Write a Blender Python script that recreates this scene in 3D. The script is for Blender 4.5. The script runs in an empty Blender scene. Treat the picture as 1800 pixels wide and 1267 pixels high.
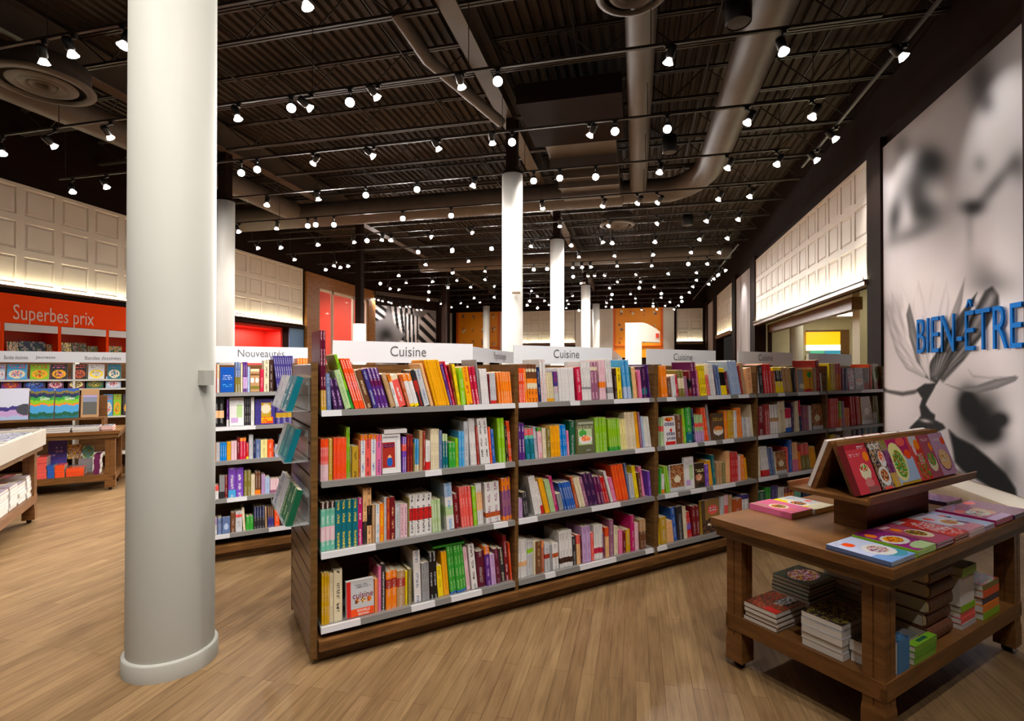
import bpy, math, random
import numpy as np
from mathutils import Vector, Matrix
random.seed(7)
S = bpy.context.scene
COL = S.collection

# ------------------------------------------------------------------ camera, world, exposure
F_PX = 921.0
YAW = math.radians(13.26)
PITCH = math.radians(0.42)
EYE = 1.5
SHIFT = (649 - 633.5) - F_PX * math.tan(PITCH)
cam_d = bpy.data.cameras.new('camera')
cam_d.sensor_width = 36.0
cam_d.lens = 36.0 * F_PX / 1800.0
cam_d.shift_y = SHIFT / 1800.0
cam_d.clip_start = 0.05
cam_d.clip_end = 200
cam = bpy.data.objects.new('camera', cam_d)
cam.location = (0, 0, EYE)
cam.rotation_euler = (math.pi / 2 + PITCH, 0, YAW)
COL.objects.link(cam)
S.camera = cam
wd = bpy.data.worlds.new('world')
S.world = wd
wd.use_nodes = True
wd.node_tree.nodes['Background'].inputs[0].default_value = (0.9, 0.8, 0.7, 1)
wd.node_tree.nodes['Background'].inputs[1].default_value = 0.02
S.view_settings.view_transform = 'Standard'
S.view_settings.look = 'None'
S.view_settings.gamma = 1
S.view_settings.use_curve_mapping = False
S.view_settings.exposure = 0.3
try:
    S.cycles.use_denoising = True
    S.cycles.max_bounces = 6
    S.cycles.diffuse_bounces = 4
    S.cycles.glossy_bounces = 3
    S.cycles.sample_clamp_indirect = 4.0
    S.cycles.sample_clamp_direct = 0.0
    S.cycles.use_light_tree = True
    S.cycles.caustics_reflective = False
    S.cycles.caustics_refractive = False
except Exception:
    pass
SPOT_W = 125.0          # power of one ceiling lamp
LED_S = 75.0            # strength of the strips under the relief friezes

# ------------------------------------------------------------------ measuring helpers (photo pixel <-> place)
FW = np.array([-math.sin(YAW) * math.cos(PITCH), math.cos(YAW) * math.cos(PITCH), math.sin(PITCH)])
RT = np.array([math.cos(YAW), math.sin(YAW), 0.0])
UP = np.cross(RT, FW)
CAM = np.array([0, 0, EYE])
def ray(px, py): return FW * F_PX + RT * (px - 900) - UP * (py - 633.5 - SHIFT)
def at_z(px, py, z):
    d = ray(px, py); return CAM + d * ((z - EYE) / d[2])
def at_x(px, py, x):
    d = ray(px, py); return CAM + d * (x / d[0])
def at_y(px, py, y):
    d = ray(px, py); return CAM + d * (y / d[1])
def at_plane(px, py, P, n):
    d = ray(px, py); return CAM + d * (np.dot(np.array(P) - CAM, n) / np.dot(d, n))
def proj(p):
    v = np.asarray(p) - CAM
    z = v @ FW
    return 900 + F_PX * (v @ RT) / z, 633.5 + SHIFT - F_PX * (v @ UP) / z
AA = math.radians(46.1)
U = np.array([math.sin(AA), math.cos(AA), 0.0])      # along the long bookcase, away from the camera
N = np.array([math.cos(AA), -math.sin(AA), 0.0])     # out of its front
ZV = np.array([0, 0, 1.0])

# ------------------------------------------------------------------ materials
def srgb(c):
    c = np.asarray(c, float) / 255.0
    return tuple(np.where(c <= 0.04045, c / 12.92, ((c + 0.055) / 1.055) ** 2.4))
MATS = {}
def mat(name, rgb, rough=0.5, metal=0.0, spec=0.5, emit=None, strength=0, alpha=1, trans=0, coat=0):
    if name in MATS: return MATS[name]
    m = bpy.data.materials.new(name); m.use_nodes = True
    b = m.node_tree.nodes['Principled BSDF']
    b.inputs['Base Color'].default_value = (*srgb(rgb), 1)
    b.inputs['Roughness'].default_value = rough
    b.inputs['Metallic'].default_value = metal
    b.inputs['Specular IOR Level'].default_value = spec
    b.inputs['Coat Weight'].default_value = coat
    b.inputs['Transmission Weight'].default_value = trans
    if emit:
        b.inputs['Emission Color'].default_value = (*srgb(emit), 1)
        b.inputs['Emission Strength'].default_value = strength
    MATS[name] = m
    return m
def noisy(name, rgb1, rgb2, scale=(1, 1, 1), nscale=6, rough=0.5, detail=4, bump=0.0, spec=0.4, contrast=(0.3, 0.7), coord='Object'):
    if name in MATS: return MATS[name]
    m = bpy.data.materials.new(name); m.use_nodes = True
    nt = m.node_tree; L = nt.links; b = nt.nodes['Principled BSDF']
    tc = nt.nodes.new('ShaderNodeTexCoord'); mp = nt.nodes.new('ShaderNodeMapping')
    mp.inputs['Scale'].default_value = scale
    L.new(tc.outputs[coord], mp.inputs[0])
    no = nt.nodes.new('ShaderNodeTexNoise'); no.inputs['Scale'].default_value = nscale; no.inputs['Detail'].default_value = detail
    L.new(mp.outputs[0], no.inputs['Vector'])
    cr = nt.nodes.new('ShaderNodeValToRGB')
    cr.color_ramp.elements[0].position = contrast[0]; cr.color_ramp.elements[1].position = contrast[1]
    cr.color_ramp.elements[0].color = (*srgb(rgb1), 1); cr.color_ramp.elements[1].color = (*srgb(rgb2), 1)
    L.new(no.outputs[0], cr.inputs[0]); L.new(cr.outputs[0], b.inputs['Base Color'])
    b.inputs['Roughness'].default_value = rough; b.inputs['Specular IOR Level'].default_value = spec
    if bump:
        bp = nt.nodes.new('ShaderNodeBump'); bp.inputs['Strength'].default_value = bump; bp.inputs['Distance'].default_value = 0.01
        L.new(no.outputs[0], bp.inputs['Height']); L.new(bp.outputs[0], b.inputs['Normal'])
    MATS[name] = m
    return m
def print_mat(name, rough=0.35, ink=True, coat=0.0, spec=0.5):
    """printed surface: colour comes from the mesh attribute 'col'; spine lettering marks from 'ink'"""
    if name in MATS: return MATS[name]
    m = bpy.data.materials.new(name); m.use_nodes = True
    nt = m.node_tree; L = nt.links; b = nt.nodes['Principled BSDF']
    a = nt.nodes.new('ShaderNodeAttribute'); a.attribute_name = 'col'
    b.inputs['Roughness'].default_value = rough; b.inputs['Coat Weight'].default_value = coat; b.inputs['Specular IOR Level'].default_value = spec
    if not ink:
        L.new(a.outputs['Color'], b.inputs['Base Color'])
    else:
        k = nt.nodes.new('ShaderNodeAttribute'); k.attribute_name = 'ink'
        uv = nt.nodes.new('ShaderNodeUVMap')
        sp = nt.nodes.new('ShaderNodeSeparateXYZ'); L.new(uv.outputs[0], sp.inputs[0])
        def math_(op, x, y=None, c=None):
            n = nt.nodes.new('ShaderNodeMath'); n.operation = op
            for i, v in enumerate((x, y, c)):
                if v is None: continue
                if isinstance(v, (int, float)): n.inputs[i].default_value = v
                else: L.new(v, n.inputs[i])
            return n.outputs[0]
        cb = nt.nodes.new('ShaderNodeCombineXYZ')
        L.new(math_('MULTIPLY', sp.outputs[0], 3.6), cb.inputs[0]); L.new(math_('MULTIPLY', sp.outputs[1], 230.0), cb.inputs[1]); L.new(sp.outputs[2], cb.inputs[2])
        n1 = nt.nodes.new('ShaderNodeTexNoise'); n1.inputs['Scale'].default_value = 1.0; n1.inputs['Detail'].default_value = 1
        L.new(cb.outputs[0], n1.inputs['Vector'])
        cb2 = nt.nodes.new('ShaderNodeCombineXYZ'); L.new(math_('MULTIPLY', sp.outputs[1], 14.0), cb2.inputs[1])
        n2 = nt.nodes.new('ShaderNodeTexNoise'); n2.inputs['Scale'].default_value = 1.0; n2.inputs['Detail'].default_value = 0
        L.new(cb2.outputs[0], n2.inputs['Vector'])
        t1 = math_('GREATER_THAN', n1.outputs[0], 0.5); t2 = math_('GREATER_THAN', n2.outputs[0], 0.46)
        du = math_('ABSOLUTE', math_('SUBTRACT', sp.outputs[0], 0.5)); t3 = math_('LESS_THAN', du, 0.18)
        f = math_('MULTIPLY', math_('MULTIPLY', t1, t2), math_('MULTIPLY', t3, k.outputs['Alpha']))
        mx = nt.nodes.new('ShaderNodeMix'); mx.data_type = 'RGBA'
        L.new(f, mx.inputs[0]); L.new(a.outputs['Color'], mx.inputs[6]); L.new(k.outputs['Color'], mx.inputs[7])
        L.new(mx.outputs[2], b.inputs['Base Color'])
    MATS[name] = m
    return m

M_wood = noisy('walnut_laminate', (72, 49, 22), (124, 88, 46), (1, 1, 9), 5, 0.42, bump=0.05, contrast=(0.25, 0.75))
M_woodh = noisy('walnut_laminate_long_grain', (76, 48, 22), (124, 84, 44), (1.2, 1.2, 14), 5, 0.38, contrast=(0.25, 0.75))
M_table = noisy('table_oak', (94, 58, 24), (132, 88, 44), (1.5, 1.5, 10), 4, 0.4, contrast=(0.25, 0.75))
M_slat = noisy('slatwall_laminate', (96, 74, 58), (120, 92, 74), (1, 1, 8), 5, 0.3, contrast=(0.3, 0.7))
M_metal = mat('shelf_steel', (150, 146, 140), 0.35, 0.5)
M_white = noisy('white_paint', (222, 217, 206), (230, 225, 214), (1, 1, 1), 2, 0.45)
M_column = noisy('column_paint_dim', (166, 165, 157), (174, 172, 164), (1, 1, 0.4), 2, 0.6, spec=0.2)  # white column paint darkened, the near column's weaker light put into the colour
M_column2 = noisy('column_paint_lit', (224, 220, 212), (230, 226, 218), (1, 1, 0.4), 2, 0.6, spec=0.2)  # same white paint made lighter for the strongly lit columns farther back
M_sign = mat('sign_board_white', (226, 228, 234), 0.25, coat=0.2)
M_dark = noisy('dark_brown_paint', (26, 14, 10), (34, 20, 13), (1, 1, 1), 2, 0.85, spec=0.12)
M_deck = noisy('brown_deck_paint', (47, 38, 31), (58, 47, 38), (1, 1, 1), 1.2, 0.7, spec=0.2)
M_steel = noisy('brown_steel_paint', (38, 31, 27), (48, 40, 35), (1, 1, 1), 3, 0.5)
M_duct = noisy('duct_paint', (78, 68, 60), (88, 77, 68), (1, 1, 1), 3, 0.5, bump=0.02)
M_black = mat('black_enamel', (10, 9, 9), 0.4)
M_gloss = mat('lamp_glass', (240, 240, 245), 0.1, emit=(255, 244, 236), strength=2.0)
M_bulb = mat('lamp_face', (255, 255, 255), 0.3, emit=(255, 246, 240), strength=40.0)
M_led = mat('led_strip', (255, 255, 240), 0.4, emit=(255, 247, 205), strength=LED_S)
M_tray = noisy('tray_white', (176, 168, 156), (184, 176, 164), (1, 1, 1), 2, 0.5)
M_letters = mat('grey_lettering', (92, 92, 98), 0.5)
M_print = print_mat('book_print')
M_flat = print_mat('print_flat', 0.4, ink=False)
M_gcover = print_mat('print_glossy', 0.22, ink=False, coat=0.3)
M_pages = noisy('paper_edges', (196, 184, 160), (216, 206, 184), (1, 1, 60), 8, 0.8)
M_pagesw = noisy('white_paper_edges', (206, 200, 192), (226, 221, 212), (1, 1, 60), 8, 0.8)
def clear_mat():
    m = bpy.data.materials.new('clear_acrylic'); m.use_nodes = True
    nt = m.node_tree; b = nt.nodes['Principled BSDF']; o = nt.nodes['Material Output']
    b.inputs['Base Color'].default_value = (0.8, 0.85, 0.85, 1); b.inputs['Roughness'].default_value = 0.08
    t = nt.nodes.new('ShaderNodeBsdfTransparent'); mx = nt.nodes.new('ShaderNodeMixShader'); mx.inputs[0].default_value = 0.2
    nt.links.new(t.outputs[0], mx.inputs[1]); nt.links.new(b.outputs[0], mx.inputs[2]); nt.links.new(mx.outputs[0], o.inputs[0])
    return m
M_clear = clear_mat()
def glass_mat():
    m = bpy.data.materials.new('window_glass'); m.use_nodes = True
    nt = m.node_tree; b = nt.nodes['Principled BSDF']; o = nt.nodes['Material Output']
    b.inputs['Base Color'].default_value = (0.9, 0.9, 0.9, 1); b.inputs['Roughness'].default_value = 0.02
    t = nt.nodes.new('ShaderNodeBsdfTransparent'); mx = nt.nodes.new('ShaderNodeMixShader'); mx.inputs[0].default_value = 0.12
    nt.links.new(t.outputs[0], mx.inputs[1]); nt.links.new(b.outputs[0], mx.inputs[2]); nt.links.new(mx.outputs[0], o.inputs[0])
    return m
M_glass = glass_mat()
def floor_mat():
    m = bpy.data.materials.new('oak_plank_floor'); m.use_nodes = True
    nt = m.node_tree; L = nt.links; b = nt.nodes['Principled BSDF']
    tc = nt.nodes.new('ShaderNodeTexCoord'); mp = nt.nodes.new('ShaderNodeMapping')
    mp.inputs['Rotation'].default_value = (0, 0, math.pi / 2)
    L.new(tc.outputs['Object'], mp.inputs[0])
    br = nt.nodes.new('ShaderNodeTexBrick')
    br.inputs['Scale'].default_value = 1.0; br.inputs['Brick Width'].default_value = 1.1; br.inputs['Row Height'].default_value = 0.065
    br.inputs['Mortar Size'].default_value = 0.0012; br.offset = 0.37
    br.inputs['Color1'].default_value = (*srgb((156, 126, 88)), 1); br.inputs['Color2'].default_value = (*srgb((136, 107, 73)), 1)
    br.inputs['Mortar'].default_value = (*srgb((100, 72, 44)), 1)
    L.new(mp.outputs[0], br.inputs['Vector'])
    m2 = nt.nodes.new('ShaderNodeMapping'); m2.inputs['Scale'].default_value = (22, 1.6, 1)
    L.new(tc.outputs['Object'], m2.inputs[0])
    no = nt.nodes.new('ShaderNodeTexNoise'); no.inputs['Scale'].default_value = 2.2; no.inputs['Detail'].default_value = 6; no.inputs['Distortion'].default_value = 0.6
    L.new(m2.outputs[0], no.inputs['Vector'])
    cr = nt.nodes.new('ShaderNodeValToRGB'); cr.color_ramp.elements[0].position = 0.32; cr.color_ramp.elements[1].position = 0.62
    cr.color_ramp.elements[0].color = (0.46, 0.42, 0.38, 1); cr.color_ramp.elements[1].color = (1, 1, 1, 1)
    L.new(no.outputs[0], cr.inputs[0])
    mx = nt.nodes.new('ShaderNodeMix'); mx.data_type = 'RGBA'; mx.blend_type = 'MULTIPLY'; mx.inputs[0].default_value = 0.55
    L.new(br.outputs[0], mx.inputs[6]); L.new(cr.outputs[0], mx.inputs[7])
    m3 = nt.nodes.new('ShaderNodeMapping'); m3.inputs['Scale'].default_value = (3.5, 0.8, 1)
    L.new(tc.outputs['Object'], m3.inputs[0])
    n3 = nt.nodes.new('ShaderNodeTexNoise'); n3.inputs['Scale'].default_value = 3; n3.inputs['Detail'].default_value = 3
    L.new(m3.outputs[0], n3.inputs['Vector'])
    c3 = nt.nodes.new('ShaderNodeValToRGB'); c3.color_ramp.elements[0].position = 0.3; c3.color_ramp.elements[1].position = 0.7
    c3.color_ramp.elements[0].color = (0.72, 0.68, 0.64, 1); c3.color_ramp.elements[1].color = (1, 1, 1, 1)
    L.new(n3.outputs[0], c3.inputs[0])
    mx2 = nt.nodes.new('ShaderNodeMix'); mx2.data_type = 'RGBA'; mx2.blend_type = 'MULTIPLY'; mx2.inputs[0].default_value = 0.8
    L.new(mx.outputs[2], mx2.inputs[6]); L.new(c3.outputs[0], mx2.inputs[7])
    L.new(mx2.outputs[2], b.inputs['Base Color'])
    b.inputs['Roughness'].default_value = 0.38
    b.inputs['Specular IOR Level'].default_value = 0.35
    bp = nt.nodes.new('ShaderNodeBump'); bp.inputs['Strength'].default_value = 0.12; bp.inputs['Distance'].default_value = 0.004
    L.new(no.outputs[0], bp.inputs['Height']); L.new(bp.outputs[0], b.inputs['Normal'])
    return m
M_floor = floor_mat()

# ------------------------------------------------------------------ mesh helpers
def basis(o, x, y, z):
    return Matrix(((x[0], y[0], z[0], o[0]), (x[1], y[1], z[1], o[1]), (x[2], y[2], z[2], o[2]), (0, 0, 0, 1)))
def frame_un(o):            # local x = along bookcase (U), y = into it (-N), z up
    return basis(o, U, -N, ZV)
class MB:
    def __init__(s): s.v = []; s.f = []; s.m = []; s.c = []; s.k = []; s.uv = []; s.smooth = []
    def face(s, pts, mi=0, col=None, sm=False):
        i = len(s.v); s.v.extend([tuple(p) for p in pts]); s.f.append(tuple(range(i, i + len(pts)))); s.m.append(mi); s.c.append(col); s.smooth.append(sm)
    def mesh(s, vs, fs, mi=0, col=None, sm=False):
        i = len(s.v); s.v.extend([tuple(p) for p in vs])
        for f in fs: s.f.append(tuple(i + k for k in f)); s.m.append(mi); s.c.append(col); s.smooth.append(sm)
    def box(s, x0, x1, y0, y1, z0, z1, mi=0, col=None, M=None):
        vs = [Vector((x, y, z)) for z in (z0, z1) for y in (y0, y1) for x in (x0, x1)]
        if M is not None: vs = [M @ v for v in vs]
        s.mesh(vs, [(0, 2, 3, 1), (4, 5, 7, 6), (0, 1, 5, 4), (2, 6, 7, 3), (0, 4, 6, 2), (1, 3, 7, 5)], mi, col)
    def prism(s, prof, a, b, axis='y', mi=0, col=None):
        """profile [(p,q)] extruded from a to b along axis"""
        def P(p, q, t): return {'y': (p, t, q), 'x': (t, p, q), 'z': (p, q, t)}[axis]
        n = len(prof); vs = [P(p, q, a) for p, q in prof] + [P(p, q, b) for p, q in prof]
        fs = [(i, (i + 1) % n, n + (i + 1) % n, n + i) for i in range(n)] + [tuple(range(n))[::-1], tuple(range(n, 2 * n))]
        s.mesh(vs, fs, mi, col)
    def tube(s, p0, p1, r0, r1=None, seg=8, mi=0, caps=True, sm=True, col=None):
        p0 = Vector(p0); p1 = Vector(p1); r1 = r0 if r1 is None else r1
        d = (p1 - p0).normalized(); a = d.orthogonal().normalized(); b = d.cross(a)
        vs = []
        for p, r in ((p0, r0), (p1, r1)):
            for i in range(seg):
                t = 2 * math.pi * i / seg; vs.append(p + a * (r * math.cos(t)) + b * (r * math.sin(t)))
        s.mesh(vs, [(i, (i + 1) % seg, seg + (i + 1) % seg, seg + i) for i in range(seg)], mi, col, sm)
        if caps: s.mesh(vs[:seg], [tuple(range(seg))[::-1]], mi, col); s.mesh(vs[seg:], [tuple(range(seg))], mi, col)
    def lathe(s, prof, c=(0, 0, 0), seg=24, mi=0, sm=True, col=None):
        vs = []; n = len(prof)
        for r, z in prof:
            for i in range(seg):
                t = 2 * math.pi * i / seg; vs.append((c[0] + r * math.cos(t), c[1] + r * math.sin(t), c[2] + z))
        fs = [(j * seg + i, j * seg + (i + 1) % seg, (j + 1) * seg + (i + 1) % seg, (j + 1) * seg + i) for j in range(n - 1) for i in range(seg)]
        s.mesh(vs, fs, mi, col, sm)
    def sweep(s, pts, r, seg=16, mi=0, scale=None):
        """tube of constant radius through points"""
        pts = [Vector(p) for p in pts]; rings = []
        a = None
        for i, p in enumerate(pts):
            d = (pts[min(i + 1, len(pts) - 1)] - pts[max(i - 1, 0)]).normalized()
            if a is None: a = d.orthogonal().normalized()
            a = (a - d * a.dot(d)).normalized(); b = d.cross(a)
            rr = r[i] if isinstance(r, (list, tuple)) else r
            rings.append([p + a * (rr * math.cos(2 * math.pi * k / seg)) + b * (rr * math.sin(2 * math.pi * k / seg)) for k in range(seg)])
        vs = [v for r_ in rings for v in r_]
        s.mesh(vs, [(j * seg + i, j * seg + (i + 1) % seg, (j + 1) * seg + (i + 1) % seg, (j + 1) * seg + i) for j in range(len(pts) - 1) for i in range(seg)], mi, None, True)
        s.mesh(rings[0], [tuple(range(seg))[::-1]], mi); s.mesh(rings[-1], [tuple(range(seg))], mi)
    def data(s, name, mats):
        me = bpy.data.meshes.new(name)
        me.from_pydata(s.v, [], s.f)
        for m in (mats if isinstance(mats, (list, tuple)) else [mats]): me.materials.append(m)
        me.polygons.foreach_set('material_index', s.m)
        me.polygons.foreach_set('use_smooth', s.smooth)
        if any(c is not None for c in s.c):
            at = me.color_attributes.new('col', 'FLOAT_COLOR', 'CORNER')
            arr = []
            for f, c in zip(s.f, s.c):
                if c is None: c = (0.5, 0.5, 0.5)
                arr.extend(list((c[0], c[1], c[2], 1.0)) * len(f))
            at.data.foreach_set('color', arr)
        me.update()
        return me
    def build(s, name, mats, parent=None, M=None):
        return link(name, s.data(name, mats), parent, M)
def link(name, data, parent=None, M=None):
    o = bpy.data.objects.new(name, data)
    COL.objects.link(o)
    if parent is not None: o.parent = parent
    if M is not None: o.matrix_local = M
    return o
def empty(name, M=None, label=None, cat=None, group=None):
    o = bpy.data.objects.new(name, None); COL.objects.link(o); o.empty_display_size = 0.1
    if M is not None: o.matrix_world = M
    if label: tag(o, label, cat, group)
    return o
LABELS = {}
def tag(o, label, cat, group=None):
    o['label'] = label; o['category'] = cat
    if group: o['group'] = group
    LABELS.setdefault(label, []).append(group)
    return o
def struct(o): o['kind'] = 'structure'; return o
def copy_tree(o, parent=None):
    c = o.copy(); COL.objects.link(c)
    if parent is not None: c.parent = parent
    for ch in list(o.children): copy_tree(ch, c)
    return c
TXT = {}
def text_mesh(txt, name='lettering', depth=0.0, bold=0.0):
    """flat or extruded letters as a mesh: x right, y up, cap height 1-ish; returns mesh and its bounds"""
    key = (txt, depth, bold)
    if key not in TXT:
        cu = bpy.data.curves.new(name, 'FONT'); cu.body = txt; cu.extrude = depth; cu.offset = bold; cu.resolution_u = 3
        ob = bpy.data.objects.new(name, cu); COL.objects.link(ob)
        bpy.context.view_layer.update()
        me = bpy.data.meshes.new_from_object(ob.evaluated_get(bpy.context.evaluated_depsgraph_get()))
        bpy.data.objects.remove(ob); bpy.data.curves.remove(cu)
        me.name = name
        TXT[key] = me
    me = TXT[key]
    n = len(me.vertices); a = np.zeros(n * 3); me.vertices.foreach_get('co', a); a = a.reshape(-1, 3)
    return me, a.min(0), a.max(0)
def put_text(txt, O, X, Y, w, h, material, parent=None, depth=0.0, name='lettering', bold=0.0, thick=0.0):
    """letters filling a w x h box whose lower-left corner is O, X and Y being unit directions"""
    me, lo, hi = text_mesh(txt, name, 0.1 if thick else 0.0, bold)
    me = me.copy(); me.materials.clear(); me.materials.append(material)
    n = len(me.vertices); a = np.zeros(n * 3); me.vertices.foreach_get('co', a); a = a.reshape(-1, 3)
    a[:, 0] = (a[:, 0] - lo[0]) / (hi[0] - lo[0]) * w
    a[:, 1] = (a[:, 1] - lo[1]) / (hi[1] - lo[1]) * h
    if thick: a[:, 2] = (a[:, 2] - lo[2]) / max(hi[2] - lo[2], 1e-6) * thick
    me.vertices.foreach_set('co', a.ravel()); me.update()
    X = np.asarray(X, float); Y = np.asarray(Y, float); Z = np.cross(X, Y)
    M = basis(O, X, Y, Z)
    o = link(name, me)
    if parent is not None:
        o.parent = parent
        o.matrix_local = parent.matrix_world.inverted() @ M
    else: o.matrix_world = M
    return o
def grid_mesh(name, P, cols, material):
    """P: (nv+1, nu+1, 3) points, cols: (nv, nu, 3) linear colours -> sheet"""
    nv, nu = cols.shape[:2]
    idx = np.arange((nv + 1) * (nu + 1)).reshape(nv + 1, nu + 1)
    f = np.stack([idx[:-1, :-1], idx[:-1, 1:], idx[1:, 1:], idx[1:, :-1]], -1).reshape(-1, 4)
    me = bpy.data.meshes.new(name)
    me.from_pydata(P.reshape(-1, 3).tolist(), [], f.tolist())
    me.materials.append(material)
    at = me.color_attributes.new('col', 'FLOAT_COLOR', 'CORNER')
    c = np.ones((nv * nu, 4, 4)); c[:, :, :3] = cols.reshape(-1, 1, 3)
    at.data.foreach_set('color', c.ravel())
    return me
def vgrid_mesh(name, P, cols, material):
    """like grid_mesh with colours per vertex (smooth)"""
    nv, nu = P.shape[0] - 1, P.shape[1] - 1
    idx = np.arange((nv + 1) * (nu + 1)).reshape(nv + 1, nu + 1)
    f = np.stack([idx[:-1, :-1], idx[:-1, 1:], idx[1:, 1:], idx[1:, :-1]], -1).reshape(-1, 4)
    me = bpy.data.meshes.new(name)
    me.from_pydata(P.reshape(-1, 3).tolist(), [], f.tolist())
    me.materials.append(material)
    at = me.color_attributes.new('col', 'FLOAT_COLOR', 'POINT')
    c = np.ones((P.shape[0] * P.shape[1], 4)); c[:, :3] = cols.reshape(-1, 3)
    at.data.foreach_set('color', c.ravel())
    return me
# ------------------------------------------------------------------ the room
XR, XL, YB, YF, ZC = 4.0, -12.0, 32.0, -5.0, 6.8
def slab(name, x0, x1, y0, y1, z0, z1, m):
    b = MB(); b.box(x0, x1, y0, y1, z0, z1)
    return struct(b.build(name, m))
slab('floor', XL - 6, XR + 6, YF - 0.2, YB + 0.2, -0.1, 0.0, M_floor)
# corrugated steel deck, ribs running away from the camera
b = MB()
x = XL - 1.5
while x < XR + 0.3:
    prof = [(x, ZC), (x + 0.075, ZC), (x + 0.095, ZC + 0.06), (x + 0.145, ZC + 0.06), (x + 0.165, ZC)]
    for (p, q), (p2, q2) in zip(prof, prof[1:]):
        b.face([(p, YF, q), (p2, YF, q2), (p2, YB + 0.2, q2), (p, YB + 0.2, q)])
    x += 0.165
b.box(XL - 1.5, XR + 0.3, YF, YB + 0.2, ZC + 0.09, ZC + 0.14)
struct(b.build('ceiling', M_deck))
slab('wall_front', XL - 6, XR + 6, YF - 0.2, YF, 0, ZC, M_dark)

# right wall: dark paint with openings below the friezes
def wall_with_holes(name, x0, x1, spans, m):
    b = MB()
    for y0, y1, z0, z1 in spans: b.box(x0, x1, y0, y1, z0, z1)
    return struct(b.build(name, m))
R_OPEN = [(10.42, 19.5), (23.9, 28.4)]
wall_with_holes('wall_right', XR, XR + 0.25, [(YF, 10.2, 0, ZC), (10.2, 19.0, 3.02, ZC), (19.0, 23.3, 0, ZC), (23.3, 27.6, 3.03, ZC), (27.6, YB, 0, ZC)], M_dark)
for i, (y0, y1) in enumerate([(9.7, 10.22), (18.98, 19.75), (22.55, 23.3), (27.6, 28.7), (30.95, 32.0), (5.9, 6.47)]):
    slab('trim_%d' % (i + 1), XR - 0.1, XR, y0, y1, 0, 5.3, M_dark)
slab('trim_7', XR - 0.14, XR, 10.22, 18.98, 2.96, 3.03, M_woodh)
slab('trim_8', XR - 0.14, XR, 23.3, 27.6, 3.0, 3.09, M_woodh)
slab('trim_9', XR - 0.07, XR, 10.22, 18.98, 5.16, 5.22, M_dark)
slab('trim_10', XR - 0.07, XR, 23.3, 27.6, 5.16, 5.22, M_dark)

b = MB(); b.box(XR - .02, XR, 6.47, 9.7, 0, 0.16); b.box(XR - .02, XR, 0.5, 5.9, 0, .16)
struct(b.build('baseboard_right', M_white))
# left wall
wall_with_holes('wall_left', XL - 0.25, XL, [(YF, 13.2, 0, ZC), (13.2, 16.3, 2.98, ZC), (16.3, 18.0, 0, ZC), (18.0, 21.8, 4.75, ZC), (21.8, 22.4, 0, ZC), (22.4, YB, 5.15, ZC)], M_dark)
slab('trim_11', XL, XL + 0.14, 2.0, 17.05, 3.0, 3.1, M_dark)
# back wall
slab('wall_back', XL - 3, XR + 0.3, YB, YB + 0.25, 0, ZC, M_dark)
b = MB()
for x0, x1 in [(-11.75, -11.45), (-11.15, -11.08), (-8.35, -7.9), (-3.55, -1.2), (1.48, 2.2)]:
    b.box(x0, x1, YB - 0.12, YB, 0, 5.12)
struct(b.build('trim_12', M_white))
b = MB()
for x0, x1 in [(-11.45, -11.2), (2.2, 2.32), (3.8, 4.0)]: b.box(x0, x1, YB - 0.16, YB, 0, 5.2)
struct(b.build('trim_13', M_dark))
b = MB(); b.box(-7.9, -3.55, YB - 0.1, YB, 2.96, 3.06); b.box(2.32, 3.8, YB - 0.1, YB, 2.96, 3.06)
struct(b.build('trim_14', M_woodh))

# relief friezes: coffered white panels over a lit cove
M_relief = noisy('relief_white', (214, 206, 196), (222, 214, 204), (1, 1, 1), 2, 0.5)
def frieze(label, O, X, nrm, length, z0, z1, cols, group=None):
    """O: lower corner start, X: direction along the wall, nrm: out of the wall"""
    O = np.array(O, float); X = np.array(X, float); nrm = np.array(nrm, float)
    M = basis(O, X, nrm, ZV)
    root = empty('relief_frieze', M, label, 'wall relief', group)
    b = MB(); rows = 3; H = z1 - z0
    cw = length / cols; ch = H / rows
    b.box(0, length, 0, 0.03, 0, H)
    def ring(x0, x1, zz0, zz1, d0, i1, d1):
        o = [(x0, d0, zz0), (x1, d0, zz0), (x1, d0, zz1), (x0, d0, zz1)]
        i = [(x0 + i1, d1, zz0 + i1), (x1 - i1, d1, zz0 + i1), (x1 - i1, d1, zz1 - i1), (x0 + i1, d1, zz1 - i1)]
        b.mesh(o + i, [(0, 1, 5, 4), (1, 2, 6, 5), (2, 3, 7, 6), (3, 0, 4, 7)])
        return x0 + i1, x1 - i1, zz0 + i1, zz1 - i1
    for r in range(rows):
        for c in range(cols):
            a0, a1, c0, c1 = c * cw, (c + 1) * cw, r * ch, (r + 1) * ch
            s = ring(a0, a1, c0, c1, 0.06, cw * 0.1, 0.06)
            s = ring(*s, 0.06, cw * 0.02, 0.042)
            s = ring(*s, 0.042, cw * 0.03, 0.042)
            s = ring(*s, 0.042, cw * 0.035, 0.056)
            b.mesh([(s[0], 0.056, s[2]), (s[1], 0.056, s[2]), (s[1], 0.056, s[3]), (s[0], 0.056, s[3])], [(0, 1, 2, 3)])
    link('relief_panel', b.data('relief_panel', M_relief), root)
    b = MB(); b.box(0.0, length, 0.1, 0.125, -0.035, -0.015)
    link('light_strip', b.data('light_strip', M_led), root)
    b = MB(); b.box(-0.02, length + 0.02, 0.0, 0.16, -0.06, -0.036); b.box(-0.02, length + 0.02, 0.145, 0.16, -0.06, -0.0)
    link('cove_ledge', b.data('cove_ledge', M_woodh), root)
    return root
frieze('white coffered relief frieze over the large opening beside the lotus mural', (XR - .002, 10.24, 3.1), (0, 1, 0), (-1, 0, 0), 8.72, 0, 2.06, 13)
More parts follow.
